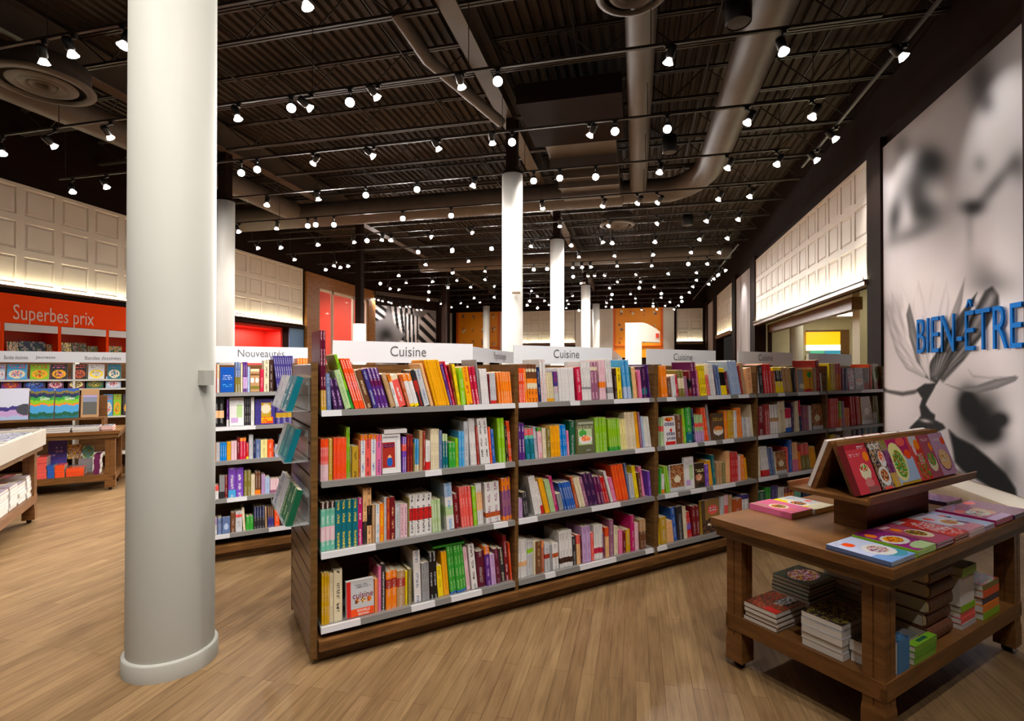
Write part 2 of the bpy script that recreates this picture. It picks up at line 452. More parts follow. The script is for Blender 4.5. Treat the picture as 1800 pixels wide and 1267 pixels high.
frieze('white coffered relief frieze high on the far right wall beyond the second mural', (XR - .002, 23.32, 3.15), (0, 1, 0), (-1, 0, 0), 4.26, 0, 2.0, 6)
frieze('long white coffered relief frieze above the orange shelving on the left wall', (XL + .002, 17.02, 3.14), (0, -1, 0), (1, 0, 0), 14.02, 0, 2.06, 20)
frieze('white coffered relief frieze in the middle of the back wall', (-3.6, YB - .002, 3.13), (-1, 0, 0), (0, -1, 0), 4.25, 0, 1.98, 6)
frieze('small white coffered relief frieze at the right end of the back wall', (3.78, YB - .002, 3.13), (-1, 0, 0), (0, -1, 0), 1.44, 0, 1.9, 2)

# girders, joists, ducts
def girder(x, label):
    b = MB(); z0 = 6.22; h = 0.5; w = 0.26
    b.box(x - w / 2, x + w / 2, YF, YB, z0, z0 + 0.025); b.box(x - w / 2, x + w / 2, YF, YB, z0 + h - 0.025, z0 + h)
    b.box(x - 0.01, x + 0.01, YF, YB, z0 + 0.025, z0 + h - 0.025)
    tag(b.build('steel_girder', M_duct), label, 'girder')
girder(-2.36, 'brown steel girder running back over the middle row of white columns')
girder(-8.65, 'brown steel girder running back over the left row of columns')
def joist_mesh(x0, x1):
    b = MB(); zt, zb = 6.7, 6.2
    for z in (zt, zb):
        b.box(x0, x1, -0.045, -0.012, z - 0.02, z + 0.02); b.box(x0, x1, 0.012, 0.045, z - 0.02, z + 0.02)
    w = MB(); n = int((x1 - x0) / 0.55)
    for i in range(n):
        xa = x0 + (x1 - x0) * i / n; xb = x0 + (x1 - x0) * (i + 1) / n
        p, q = ((xa, 0, zt), (xb, 0, zb)) if i % 2 == 0 else ((xa, 0, zb), (xb, 0, zt))
        w.tube(p, q, 0.011, seg=5, caps=False)
    return b.data('chord', M_steel), w.data('web', M_steel)
for (x0, x1, nm) in ((-2.2, 3.98, 'right'), (-8.5, -2.5, 'middle'), (-11.98, -8.8, 'left')):
    ch, wb = joist_mesh(x0, x1)
    for i in range(19):
        y = 3.3 + i * 1.55
        o = link('bar_joist', ch, M=Matrix.Translation((0, y, 0)))
        tag(o, 'open web steel joist in the %s ceiling bay, number %d counted from the camera' % (nm, i + 1), 'roof joist', 'open web joists of the %s ceiling bay' % nm)
        link('web', wb, o)
b = MB()
for x in (-10.2, -6.9, -5.3, -3.7, -0.9, 1.2, 2.9):
    b.tube((x, YF, 6.655), (x, YB, 6.655), 0.016, seg=5)
tag(b.build('bridging_rods', M_steel), 'thin steel bridging rods running between the ceiling joists', 'bridging rods')['kind'] = 'stuff'
def spiral_duct(pts, r, label):
    P_ = []; R_ = []
    pts = [Vector(p) for p in pts]
    for p, q in zip(pts, pts[1:]):
        L = (q - p).length; P_.append(p); R_.append(r)
        if L < 1e9: continue
        d = (q - p).normalized(); k = int(L / 0.55)
        for i in range(1, k):
            for dz, rr in ((0, r), (0.004, r + .002), (0.016, r + .002), (0.02, r)): P_.append(p + d * (i * 0.55 + dz)); R_.append(rr)
    P_.append(pts[-1]); R_.append(r)
    b = MB(); b.sweep(P_, R_, 20)
    o = b.build('air_duct', M_duct); tag(o, label, 'air duct')
    return o
spiral_duct([(0.075, -1, 5.96), (0.075, 4, 5.96), (0.075, 12.2, 5.96), (0.075, 12.9, 5.94), (0.075, 13.3, 5.93)], 0.2, 'slim round duct running straight away from the camera over the aisle')
spiral_duct([(1.6, -1, 5.86), (1.6, 4, 5.86), (1.58, 11.6, 5.86)] + [(1.58 - 1.0 * (1 - math.cos(t)), 11.6 + 1.75 * math.sin(t), 5.88) for t in [math.radians(a) for a in range(12, 90, 13)]] + [(0.2, 13.4, 5.93), (-0.3, 13.42, 5.95)], 0.285, 'wide round duct with a swept elbow, right of the slim duct')
spiral_duct([(-0.31, 13.42, 5.95), (-2.0, 13.42, 5.95), (-11.6, 13.36, 5.95)], 0.34, 'large round cross duct running left behind the dark ceiling unit')
spiral_duct([(-9.0, 21.12, 5.98), (3.5, 21.12, 5.98)], 0.3, 'round cross duct far back in the ceiling')
spiral_duct([(-9.5, 4.0, 5.88), (-9.25, 7.6, 5.88), (-9.25, 12.7, 5.88)], 0.26, 'round duct over the left aisle behind the near white column')
spiral_duct([(-3.1, 6.4, 6.25), (-2.9, 7.0, 5.95), (-2.3, 8.9, 5.85)], 0.09, 'thin bent pipe hanging beside the middle girder')
b = MB()
b.box(-1.9, -0.2, 8.35, 10.05, 5.84, 6.17)
o = b.build('ceiling_unit', M_dark); tag(o, 'dark rectangular air handling unit hanging beside the middle girder', 'ceiling unit')
b = MB(); b.prism([(10.07, 5.84), (12.9, 5.66), (12.9, 6.17), (10.07, 6.17)], -1.7, -0.35, 'x')
o2 = b.build('transition_duct', M_duct); tag(o2, 'pale tapered duct box behind the dark ceiling unit', 'air duct')
b = MB()
for k in range(4): b.box(-1.7, -0.35, 10.6 + k * 0.6, 10.64 + k * 0.6, 5.6, 5.9)
link('rib', b.data('rib', M_duct), o2)
def diffuser(x, y, z, r, label):
    b = MB()
    b.lathe([(r, 0.02), (r, 0.0), (r * 0.82, -0.03), (r * 0.8, 0.02)], seg=40)
    b.lathe([(r * 0.9, 0.05), (r * 0.9, 0.3), (0, 0.32)], seg=40)
    o = b.build('round_diffuser', M_duct, M=Matrix.Translation((x, y, z))); tag(o, label, 'air diffuser')
    for q in (0.66, 0.46, 0.26):
        c = MB(); c.lathe([(r * q, 0.0), (r * q * 0.82, -0.035), (r * q * 0.5, 0.05), (r * q * 0.5, 0.06), (r * q, 0.01)], seg=36)
        link('cone_ring', c.data('cone_ring', M_duct), o)
p = at_z(75, 150, 5.6); diffuser(p[0], p[1], 5.6, 0.62, 'round ceiling diffuser with concentric rings at the upper left')
p = at_z(1112, -14, 5.75); diffuser(p[0], p[1], 5.75, 0.42, 'round diffuser under the slim duct at the top edge')
p = at_z(1085, 396, 5.7); diffuser(p[0], p[1], 5.7, 0.5, 'round diffuser far back over the aisle')
def pendant_speaker(px, py, z, r, label):
    p = at_z(px, py, z)
    b = MB(); b.lathe([(0, 0.3), (r, 0.3), (r * 1.03, 0.15), (r, 0.0), (r * 0.93, -0.01)], seg=28)
    o = b.build('pendant_speaker', M_black, M=Matrix.Translation(p)); tag(o, label, 'speaker')
    g = MB(); g.lathe([(r * 0.92, 0.0), (r * 0.6, -0.006), (0, -0.008)], seg=28)
    link('speaker_grille', g.data('speaker_grille', mat('speaker_grille', (52, 44, 40), 0.6)), o)
    s = MB(); s.tube((0, 0, 0.3), (0, 0, ZC - z), 0.008, seg=5); link('hanging_wire', s.data('hanging_wire', M_black), o)
pendant_speaker(1298, 40, 5.4, 0.14, 'black cylinder speaker hanging under the wide duct')
pendant_speaker(1209, 396, 5.4, 0.14, 'small black cylinder speaker hanging far back over the aisle')
pendant_speaker(1177, 268, 5.5, 0.13, 'black cylinder speaker hanging at the end of the slim duct')

# columns
def column(x, y, label, ztop=5.2, r=0.195, dark=False, zw=None):
    root = empty('column', Matrix.Translation((x, y, 0)), label, 'column', None)
    b = MB()
    if dark:
        b.lathe([(r, 0.07), (r, zw), (0, zw)], seg=40); link('column_casing', b.data('column_casing', M_column2), root)
        s = MB(); s.box(-0.1, 0.1, -0.1, 0.1, zw, 6.25); link('steel_post', s.data('steel_post', M_dark), root)
    else:
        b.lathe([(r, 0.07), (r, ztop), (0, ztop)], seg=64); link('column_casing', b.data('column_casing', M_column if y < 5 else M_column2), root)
        s = MB(); s.box(-0.1, 0.1, -0.1, 0.1, ztop, 6.25); link('steel_post', s.data('steel_post', M_dark), root)
        s = MB(); s.lathe([(r + 0.012, ztop - 0.04), (r + 0.012, ztop + 0.01), (0.1, ztop + 0.012)], seg=40); link('cap_ring', s.data('cap_ring', M_dark if x < 99 else M_white), root)
    s = MB(); s.lathe([(r + 0.017, 0.0), (r + 0.017, 0.078), (r + 0.012, 0.086), (r, 0.087)], seg=64); link('base_ring', s.data('base_ring', M_column), root)
    return root
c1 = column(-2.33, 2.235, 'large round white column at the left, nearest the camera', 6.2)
b = MB(); b.box(-0.028, 0.028, -0.02, 0.02, 0, 0.075)
_c = np.array([-2.33, 2.235]); _d = ray(357, 665)[:2]; _d = _d / np.linalg.norm(_d); _t = _d @ _c; _p = _d * _t - _c
_h = math.sqrt(max(0, 0.195 ** 2 - _p @ _p)); _q = _d * (_t - _h); _n = np.array([*(_q - _c) / np.linalg.norm(_q - _c), 0])
o = link('wall_box', b.data('wall_box', M_column), M=basis((_q[0] + _n[0] * .019, _q[1] + _n[1] * .019, 1.42), np.cross(_n, ZV) * -1, -_n, ZV)); tag(o, 'small white electrical box on the side of the nearest white column', 'electrical box')
column(-2.26, 9.62, 'second white column of the middle row, behind the second Cuisine sign')
column(-2.16, 14.75, 'third white column of the middle row, slimmer behind the second')
column(-2.11, 22.97, 'fourth white column of the middle row with a camera near its top')
column(-2.14, 29.65, 'farthest white column of the middle row')
column(-8.74, 9.7, 'white column of the left row, just right of the nearest column')
column(-8.6, 15.2, 'dark steel post on a short white column casing', dark=True, zw=2.95)
column(-8.42, 29.25, 'farthest white column of the left row before the orange wall')
column(-8.5, 22.6, 'dark steel post with short white casing before the zebra mural', dark=True, zw=1.85)
def security_camera(p, label):
    b = MB(); b.tube((-0.08, 0, 0), (0.08, 0, 0.0), 0.045, seg=12); b.tube((0, 0, 0), (0, 0.1, 0.0), 0.02, seg=6); 
    o = b.build('security_camera', M_white, M=Matrix.Translation(p)); tag(o, label, 'security camera')
p = at_y(908, 512, 9.36); security_camera(p, 'white security camera bracket on the second column of the middle row')
p = at_y(1026, 497, 22.76); security_camera(p, 'white security camera near the top of the fourth column')
# ------------------------------------------------------------------ ceiling tracks and their lamps
ZT = 5.3
TY = [4.6 + 1.745 * k for k in range(16)]
PX_L = {}
lamps = []       # (x, y, z_face, faces_viewer)
def L_(s, f=0, sc=None):
    for t in s.split():
        a, c = t.split(',')
        a, c = float(a), float(c)
        if sc: a, c = sc[0] + a / sc[2], sc[1] + c / sc[2]
        lamps.append((a, c, f))
L_('541,14 215,82 129,99 78,113 547,192 419,210 664,173 812,155 1174,112 1378,92 195,243 97,259 5,271 128,338 188,330 550,288 657,276 772,264 866,254 1036,240 1313,217 1427,207')
L_('512,190 615,180 875,143 900,250 1081,231 1173,227 424,304 452,298 643,343 733,333 984,313 938,318 1047,311 541,397 555,395 587,395 645,423 708,384 793,379 735,443 864,437', 1)
L_('469,361 560,352 831,328 1159,304 1278,297 1365,290 420,408 486,403 559,431 454,437 494,436 954,367 1059,363 1120,358 1155,357 1262,352 1317,347 518,457 671,423 687,423 623,427 759,417 831,410 984,399 1069,398 1154,394 1241,390 1297,387 795,439 824,460 933,434 1004,432 1060,427 1076,428 1151,426 1229,422 1278,420')
L_('52,325 75,372 25,412 155,410 237,320 237,367 293,405 175,472 208,495 98,500 137,522 45,525 290,468 505,432 540,463 580,488 605,512 742,458 710,487 705,530 718,507 742,298 797,295 848,295 830,345 868,343 925,342 998,290 982,232 778,238 1205,225 1422,212 1583,212 1515,277 1197,288 1105,337 1130,380 998,380 953,415 1290,333 1453,328 1580,338 1553,362 1523,393 1453,370 1432,407 1412,440 1210,410 1300,495 1273,517 1350,515 1250,470 1103,475 1103,500 1075,450 962,480 937,500 933,522 1033,522 1138,540 1205,503 1225,537 1325,537 820,423 790,388', 0, (780, 380, 3.273))
L_('495,488 480,512 540,527 778,542 518,307 595,303 745,348 1407,275 1125,413 1252,445 1367,467 1370,490 968,450 967,523 1205,518', 1, (780, 380, 3.273))
L_('1323,745 1387,752 1440,703 1385,648 1583,568 1635,693 1697,855 1747,740 1783,632 848,605 908,578 957,588 1013,578 1780,470', 0, (370, 330, 4.186))
L_('1250,705 1607,767 1603,825', 1, (370, 330, 4.186))
# lamp built once
lamp_root = empty('track_light')
b = MB()
b.tube((0, 0, 0.0), (0, 0, -0.05), 0.03, seg=10); b.box(-0.045, 0.045, -0.02, 0.02, -0.012, 0.004)
lr_adapter = b.data('adapter', M_black)
b = MB(); b.lathe([(0, 0.2), (0.045, 0.2), (0.05, 0.17), (0.05, 0.075), (0.03, 0.06)], seg=16)
lr_housing = b.data('housing', M_black)
b = MB(); b.lathe([(0.022, 0.1), (0.03, 0.06), (0.056, 0.012), (0.06, 0.0)], seg=18)
lr_glass = b.data('reflector', M_gloss)
b = MB(); b.lathe([(0.059, 0.001), (0.04, -0.008), (0, -0.012)], seg=18)
lr_face = b.data('lens', M_bulb)
b = MB(); b.tube((0, 0, 0), (0, 0, 1), 0.014, seg=6)
lr_stem = b.data('stem', M_black)
sp = bpy.data.lights.new('lamp_beam', 'SPOT'); sp.energy = SPOT_W; sp.spot_size = math.radians(100); sp.spot_blend = 0.9; sp.shadow_soft_size = 0.05
sp.color = (1.0, 0.945, 0.885)
spf = sp.copy(); spf.name = 'lamp_beam_far'; spf.energy = SPOT_W * 3.2
spz = sp.copy(); spz.name = 'lamp_beam_small'; spz.energy = 16
spw = sp.copy(); spw.name = 'lamp_beam_wall'; spw.energy = SPOT_W * 0.8; spw.spot_size = math.radians(76)
sps = sp.copy(); sps.name = 'lamp_beam_shelf'; sps.energy = SPOT_W * 2.6; sps.spot_size = math.radians(72)
spc = sp.copy(); spc.name = 'lamp_beam_column'; spc.energy = SPOT_W * 1.0; spc.spot_size = math.radians(70)
spn = sp.copy(); spn.name = 'lamp_beam_near'; spn.energy = SPOT_W * 1.85; spn.spot_size = math.radians(85)
bpy.data.objects.remove(lamp_root)
LB = {True: spn, 'small': spz, 'shelf': sps, 'column': spc, 'wall side': spw}
def make_lamp(x, y, zf, tilt_dir, label, group, energy=None, ztrack=ZT):
    root = empty('track_light', Matrix.Translation((x, y, ztrack - 0.02)), label, 'spotlight', group)
    link('adapter', lr_adapter, root)
    d = Vector(tilt_dir).normalized()            # where the face looks
    zc = zf - (ztrack - 0.02)
    q = Vector((0, 0, -1)).rotation_difference(d).to_matrix().to_4x4()
    Mh = Matrix.Translation((0, 0, zc)) @ q
    h = link('housing', lr_housing, root, Mh)
    top = Mh @ Vector((0, 0, 0.19)); a0 = Vector((0, 0, -0.04)); dd = top - a0
    link('stem', lr_stem, root, Matrix.Translation(a0) @ Vector((0, 0, 1)).rotation_difference(dd).to_matrix().to_4x4() @ Matrix.Diagonal((1, 1, dd.length, 1)))
    link('reflector', lr_glass, h); link('lens', lr_face, h)
    lo = bpy.data.objects.new('lamp_beam', LB.get(energy, spf if y > 11 else sp)); COL.objects.link(lo); lo.parent = h; lo.matrix_local = Matrix.Translation((0, 0, -0.03))
    return root
tracks = {}
ORD = ['first', 'second', 'third', 'fourth', 'fifth', 'sixth', 'seventh', 'eighth', 'ninth', 'tenth', 'eleventh', 'twelfth', 'thirteenth', 'fourteenth', 'fifteenth', 'sixteenth', 'seventeenth']
ZF = 4.98
placed = []
for (a, c, f) in lamps:
    p = at_z(a, c, ZF)
    k = min(range(len(TY)), key=lambda i: abs(TY[i] - p[1]))
    y = p[1] if abs(TY[k] - p[1]) > 0.2 else TY[k]
    # keep it on a track: slide along the viewing ray by changing its hanging height a little
    d = ray(a, c); t = TY[k] / d[1]; q = CAM + d * t
    if 4.2 < q[2] < 5.24: p = q
    else: print('offtrack', a, c, q.round(2)); continue
    x, z = p[0], p[2]
    if x > 3.6 or p[1] > 31.4: continue
    placed.append([k, x, TY[k], z, f])
    if abs(p[1] - TY[k]) > 0.01: placed[-1][2] = p[1]
for a, c in ((1590, 102), (1470, 246), (1437, 283), (1262, 485), (1276, 476)):
    p = at_x(a, c, 3.05)
    pass
    if 4.3 < p[2] < 5.25 and p[1] < 31: placed.append([-1, p[0], p[1], p[2], 0])
bykey = {}
for q in placed: bykey.setdefault(q[0], []).append(q)
for k, ls in bykey.items():
    ls.sort(key=lambda q: q[1] if k >= 0 else q[2])
    for i, (kk, x, y, z, f) in enumerate(ls):
        en = None
        if f:
            v = Vector((-x, -y, EYE - z)).normalized() * 1.0 + Vector((0, 0, -0.35))
        else:
            ang = random.uniform(0, 2 * math.pi); v = Vector((math.cos(ang) * 0.35, math.sin(ang) * 0.35, -1))
            rel = np.array([x, y, 0]) - np.array([-1.572, 2.375, 0]); sd = float(rel @ N)
            su_ = float(rel @ U)
            if 0.5 < sd < 3.2 and -1.5 < su_ < 7.5: v = Vector((-N[0] * sd / 4.1, -N[1] * sd / 4.1, -1)); en = 'shelf'
            else:
                for cx, cy in ((-2.26, 9.62), (-2.16, 14.75), (-2.11, 22.97), (-8.74, 9.7), (-2.14, 29.65), (-8.42, 29.25)):
                    dc = Vector((cx - x, cy - y, 0))
                    if 0.4 < dc.length < 4.2 and dc.y > 0.2: v = Vector((dc.x, dc.y, -2.2)); en = 'column'
                if y > 26: v = Vector((0, .5, -1))
                if x > 1.1 and y > 7.5: v = Vector((-.55, random.uniform(-.2, .2), -1)); en = 'wall side'
                if x < -9.6: v = Vector((.5, random.uniform(-.2, .2), -1)); en = 'wall side'
        if k >= 0 and x > 0.3 and y > 10 and en is None: en = 'wall side'
        if k == -1: v = Vector((0.75, -0.1, -1)); en = 'wall side'
        on = 'the %s ceiling track from the camera' % ORD[k] if k >= 0 else 'the track along the right wall'
        look = 'spotlight glaring at the camera' if f else 'black spotlight aimed downward'
        make_lamp(x, y, z, v, '%s, %s from left on the %s ceiling track' % (look, ORD[min(i, 16)], ORD[k]) if k >= 0 else 'black spotlight aimed at the right wall, %s from the camera' % ORD[i],
                  'spotlights on %s' % on, energy=en)
# unseen fill spotlights added over and behind the camera to light the bookcase
for y, xs in ((2.85, (-7.5, -5.2, -2.4, -0.9, .5)), (1.1, (-6.5, -2.6, -1.2, .2, 1.6)), (-0.65, (-4.5, -1.5, .8))):
    for x in xs:
        near = x > -3
        make_lamp(x, y, ZF, (-N[0] * .6, -N[1] * .6, -1) if near else (random.uniform(-.3, .1), random.uniform(.3, .6), -1), 'added fill spotlight above the camera outside the picture', 'added fill spotlights over the camera', energy=near)
_c = MB(); _c.tube((0, 0, 0), (0, 0, 1.0), 0.006, seg=5); HROD = _c.data('hanger_rod', M_steel)
def track(p0, p1, label):
    p0 = Vector(p0); p1 = Vector(p1); d = (p1 - p0); Lh = d.length; d.normalize(); s = Vector((-d.y, d.x, 0))
    M = basis(p0, d, s, ZV)
    b = MB(); b.box(0, Lh, -0.018, 0.018, -0.02, 0.012)
    o = b.build('lighting_track', M_steel, M=M); tag(o, label, 'lighting track', 'ceiling lighting tracks')
    n = max(2, int(Lh / 2.2))
    for i in range(n + 1): link('hanger_rod', HROD, o, Matrix.Translation((0.15 + (Lh - 0.3) * i / n, 0, 0.01)))
    return o
for k, y in enumerate(TY):
    track((-11.2, y, ZT), (max([2.58] + [q[1] + .12 for q in bykey.get(k, [])]), y, ZT), 'brown lighting track crossing the ceiling, %s from the camera' % ORD[k])
for y in (2.85, 1.1, -0.65): track((-9, y, ZT), (2.2, y, ZT), 'brown lighting track above the camera')  # unseen tracks that carry the added fill lamps
track((3.05, 4.2, ZT), (3.05, 10.8, ZT), 'lighting track running along the right wall')
track((3.05, 17.0, ZT), (3.05, 30, ZT), 'lighting track running along the right wall farther back')
# ------------------------------------------------------------------ painting helpers (prints: murals and covers)
def poly_mask(X, Y, poly, soft=1.5):
    """soft inside mask of a polygon on coordinate arrays"""
    P = np.array(poly, float); ins = np.zeros(X.shape, bool); dist = np.full(X.shape, 1e9)
    for i in range(len(P)):
        x1, y1 = P[i]; x2, y2 = P[(i + 1) % len(P)]
        c = ((y1 > Y) != (y2 > Y)) & (X < (x2 - x1) * (Y - y1) / ((y2 - y1) if y2 != y1 else 1e-9) + x1)
        ins ^= c
        dx, dy = x2 - x1, y2 - y1; t = np.clip(((X - x1) * dx + (Y - y1) * dy) / (dx * dx + dy * dy + 1e-9), 0, 1)
        dist = np.minimum(dist, np.hypot(X - x1 - t * dx, Y - y1 - t * dy))
    sd = np.where(ins, dist, -dist)
    return np.clip(sd / soft * 0.5 + 0.5, 0, 1)
def blob(X, Y, cx, cy, rx, ry, rot=0.0, k=1.0):
    c, s = math.cos(rot), math.sin(rot); dx, dy = X - cx, Y - cy
    u = (dx * c + dy * s) / rx; v = (-dx * s + dy * c) / ry
    return np.exp(-(u * u + v * v) * k)
def mixc(img, m, col): return img * (1 - m[..., None]) + np.array(col) * m[..., None]
def G(v, tint=(1.0, 0.965, 0.985)): return np.array(srgb((v * tint[0], v * tint[1], v * tint[2])))

# lotus mural on the right wall (a printed panel 3.2 m wide, 5.2 m high)
y0, y1, z0, z1 = 9.79, 6.475, 0.16, 5.12
nu, nv = 190, 300
ys = np.linspace(y0, y1, nu + 1); zs = np.linspace(z0, z1, nv + 1)
YY, ZZ = np.meshgrid(ys, zs)
P = np.stack([np.full(YY.shape, XR - 0.06), YY, ZZ], -1)
V = P - CAM; dep = V @ FW
PX = 900 + F_PX * (V @ RT) / dep; PY = 633.5 + SHIFT - F_PX * (V @ UP) / dep
g = np.full(PX.shape, 128.0)
g += 60 * blob(PX, PY, 1620, 500, 95, 95) + 35 * blob(PX, PY, 1760, 470, 60, 120) - 25 * blob(PX, PY, 1740, 130, 70, 110)
g += 45 * blob(PX, PY, 1570, 700, 80, 120) + 50 * blob(PX, PY, 1730, 600, 90, 120) + 40 * blob(PX, PY, 1770, 760, 60, 80)
for cx, cy, rx, ry, rot, a in [(1637, 286, 26, 28, -.6, 95), (1610, 330, 22, 45, .2, 60), (1628, 372, 26, 24, 0, 70), (1572, 385, 10, 32, .1, 65), (1600, 412, 45, 14, -.4, 45),
                               (1585, 255, 15, 22, 0, 35), (1722, 140, 22, 38, .2, 50), (1733, 182, 16, 20, 0, 40), (1708, 364, 22, 14, 0, 85), (1745, 330, 55, 12, -.9, 55),
                               (1790, 292, 18, 26, 0, 50), (1722, 288, 14, 18, 0, 30), (1705, 410, 8, 40, 0, 20), (1740, 500, 40, 24, 0, 70), (1725, 470, 30, 25, .3, 35),
                               (1565, 550, 25, 25, 0, 35), (1600, 355, 60, 60, 0, 25)]:
    g -= a * blob(PX, PY, cx, cy, rx, ry, rot)
g += 45 * blob(PX, PY, 1596, 372, 12, 30) + 25 * blob(PX, PY, 1650, 345, 20, 20) + 18 * blob(PX, PY, 1565, 320, 12, 40)
img = np.stack([G(1)[0] * 0 + 0 * g] * 3, -1)
def paint_gray(g, gain=1.0):
    v = np.clip(g * gain, 4, 245) / 255.0
    lin = np.where(v <= 0.04045, v / 12.92, ((v + 0.055) / 1.055) ** 2.4)
    return np.stack([lin, lin * 0.93, lin * 0.95], -1)
def C5(x, y): return (1540 + x / 2.815, 450 + y / 2.815)
def pet(pts, val, soft=2.0, stripe=0, dark_edge=0):
    global g
    P_ = [C5(*q) for q in pts]
    m = poly_mask(PX, PY, P_, soft)
    v = np.full(g.shape, float(val))
    bx, by = C5(285, 630)
    ang = np.arctan2(PX - bx, by - PY)
    if stripe: v = v + stripe * np.sin(ang * 55)
    if dark_edge:
        inner = poly_mask(PX, PY, P_, 14.0); v = v - 1.15 * dark_edge * (1 - np.clip((inner - .5) * 2, 0, 1))
    g = g * (1 - m) + v * m
g = 120 + (g - 128) * 1.0
# leaves and stem first, blurred shapes behind
g -= 150 * np.clip(blob(PX, PY, *C5(520, 790), 34, 42, .3) + blob(PX, PY, *C5(450, 720), 16, 26) + blob(PX, PY, *C5(620, 810), 14, 12) + blob(PX, PY, *C5(570, 880), 22, 16), 0, 1)
g -= 60 * blob(PX, PY, *C5(640, 1060), 20, 40, 0)
pet([(360, 860), (400, 895), (480, 935), (560, 1000), (640, 1075), (690, 1150), (697, 1190), (660, 1200), (600, 1170), (500, 1105), (430, 1065), (390, 1020), (380, 950)], 5, 3)
pet([(420, 1070), (470, 1110), (440, 1130), (400, 1060)], 30, 4)
# petals
pet([(60, 240), (95, 330), (130, 420), (200, 520), (260, 600), (230, 600), (150, 560), (100, 480), (70, 380), (50, 290)], 178, 1.5, 6, 50)
pet([(75, 170), (110, 250), (150, 380), (210, 520), (265, 610), (190, 560), (120, 430), (85, 300)], 190, 1.5, 6, 45)
pet([(125, 130), (160, 230), (180, 330), (220, 450), (270, 610), (215, 560), (150, 420), (125, 280)], 202, 1.5, 5, 30)
pet([(210, 120), (240, 220), (262, 380), (282, 620), (225, 560), (185, 400), (180, 250)], 205, 1.5, 5, 25)
pet([(286, 100), (300, 190), (305, 330), (295, 620), (255, 560), (245, 380), (262, 210)], 208, 1.5, 5, 25)
pet([(350, 118), (362, 220), (350, 380), (310, 620), (275, 560), (290, 380), (320, 230)], 204, 1.5, 6, 30)
pet([(440, 105), (425, 230), (390, 380), (320, 620), (290, 570), (330, 400), (385, 250)], 160, 1.5, 8, 40)
pet([(605, 190), (610, 240), (520, 400), (430, 520), (330, 625), (310, 590), (400, 440), (480, 280), (540, 170), (575, 150)], 104, 2.5, 16, 55)
pet([(500, 180), (470, 260), (420, 400), (350, 560), (300, 632), (245, 600), (270, 520), (350, 400), (420, 280)], 88, 1.8, 18, 50)
pet([(165, 235), (190, 330), (215, 430), (235, 560), (270, 620), (200, 520), (165, 400), (150, 290)], 140, 1.5, 5, 60)
pet([(230, 295), (262, 400), (262, 520), (268, 618), (220, 540), (205, 420)], 188, 1.5, 10, 35)
# calyx petals
pet([(20, 640), (60, 662), (130, 672), (200, 660), (245, 634), (235, 655), (190, 682), (130, 692), (70, 680), (20, 665)], 60, 2)
pet([(340, 632), (420, 655), (500, 640), (590, 608), (690, 592), (703, 600), (690, 618), (600, 655), (500, 678), (420, 665)], 128, 1.5, 0, 45)
pet([(455, 560), (480, 590), (560, 600), (640, 595), (570, 606), (480, 600)], 120, 2)
# stem
pet([(200, 660), (240, 632), (300, 628), (282, 665), (255, 712), (245, 735), (270, 770), (292, 785), (290, 810), (330, 830), (345, 852), (300, 872), (180, 872), (165, 850), (200, 815), (222, 790), (215, 745), (228, 705), (212, 680)], 22, 1.6)
g += 120 * blob(PX, PY, *C5(245, 815), 10, 3, .2)
me = vgrid_mesh('wall_mural', P, paint_gray(g, 1.32), print_mat('mural_print', 0.8, ink=False, spec=0.1))
o = link('wall_mural', me); tag(o, 'tall black and white lotus flower mural on the right wall', 'mural')
b = MB(); b.box(XR - 0.058, XR, 6.475, 9.69, 0.165, 5.115)
link('mural_panel', b.data('mural_panel', M_dark), o)
# blue raised lettering
pa = at_x(1612, 563, XR - 0.09); pb = at_x(1612, 621, XR - 0.09)
zb, zt_ = pb[2], pa[2]
ya = pa[1]; yend = at_x(1797, 540, XR - 0.09)[1]
caph = (zt_ - zb) * 1.02
me_, lo, hi = text_mesh('BIEN-\u00caTRE', depth=0.1)
tot = (hi[1] - lo[1]); m2, lo2, hi2 = text_mesh('BIEN', depth=0.1)
o = put_text('BIEN-\u00caTRE', (XR - 0.075, ya, zb), (0, -1, 0), (0, 0, 1), ya - yend, caph * tot / (hi2[1] - lo2[1]), mat('blue_letters', (14, 118, 206), 0.8, spec=0.1), thick=0.022, name='wall_lettering', bold=-0.008)
tag(o, 'raised blue letters spelling BIEN-\u00caTRE across the lotus mural', 'lettering')
M_ph = print_mat('mural_print', 0.8, ink=False, spec=0.1)
# other murals along the right wall
def simple_mural(y0, y1, z0, z1, seed, label):
    nu, nv = 30, 60
    ys = np.linspace(y0, y1, nu + 1); zs = np.linspace(z0, z1, nv + 1); YY, ZZ = np.meshgrid(ys, zs)
    P = np.stack([np.full(YY.shape, XR - 0.05), YY, ZZ], -1)
    rs = np.random.RandomState(seed); gg = np.full(YY.shape, 190.0)
    for i in range(9):
        gg -= rs.uniform(20, 60) * blob(YY, ZZ, rs.uniform(y1, y0), rs.uniform(z0, z1), .15, rs.uniform(.2, .9), rs.uniform(-.3, .3))
    gg -= 110 * blob(YY, ZZ, y1 + 0.55, 3.9, .05, 1.2) + 90 * blob(YY, ZZ, y1 + 0.4, 2.4, .05, .5)
    gg -= 120 * np.clip(1 - np.abs(np.hypot(YY - (y0 - 1.0), (ZZ - 1.6)) - 0.5) / 0.06, 0, 1) * (ZZ > 1.6)
    o = link('wall_mural', vgrid_mesh('wall_mural', P, paint_gray(gg), M_ph)); tag(o, label, 'mural')
simple_mural(22.56, 19.74, 0.1, 5.1, 3, 'pale grey photographic mural between the two right wall friezes')
simple_mural(30.96, 28.7, 0.1, 5.1, 5, 'narrow pale mural at the far end of the right wall')

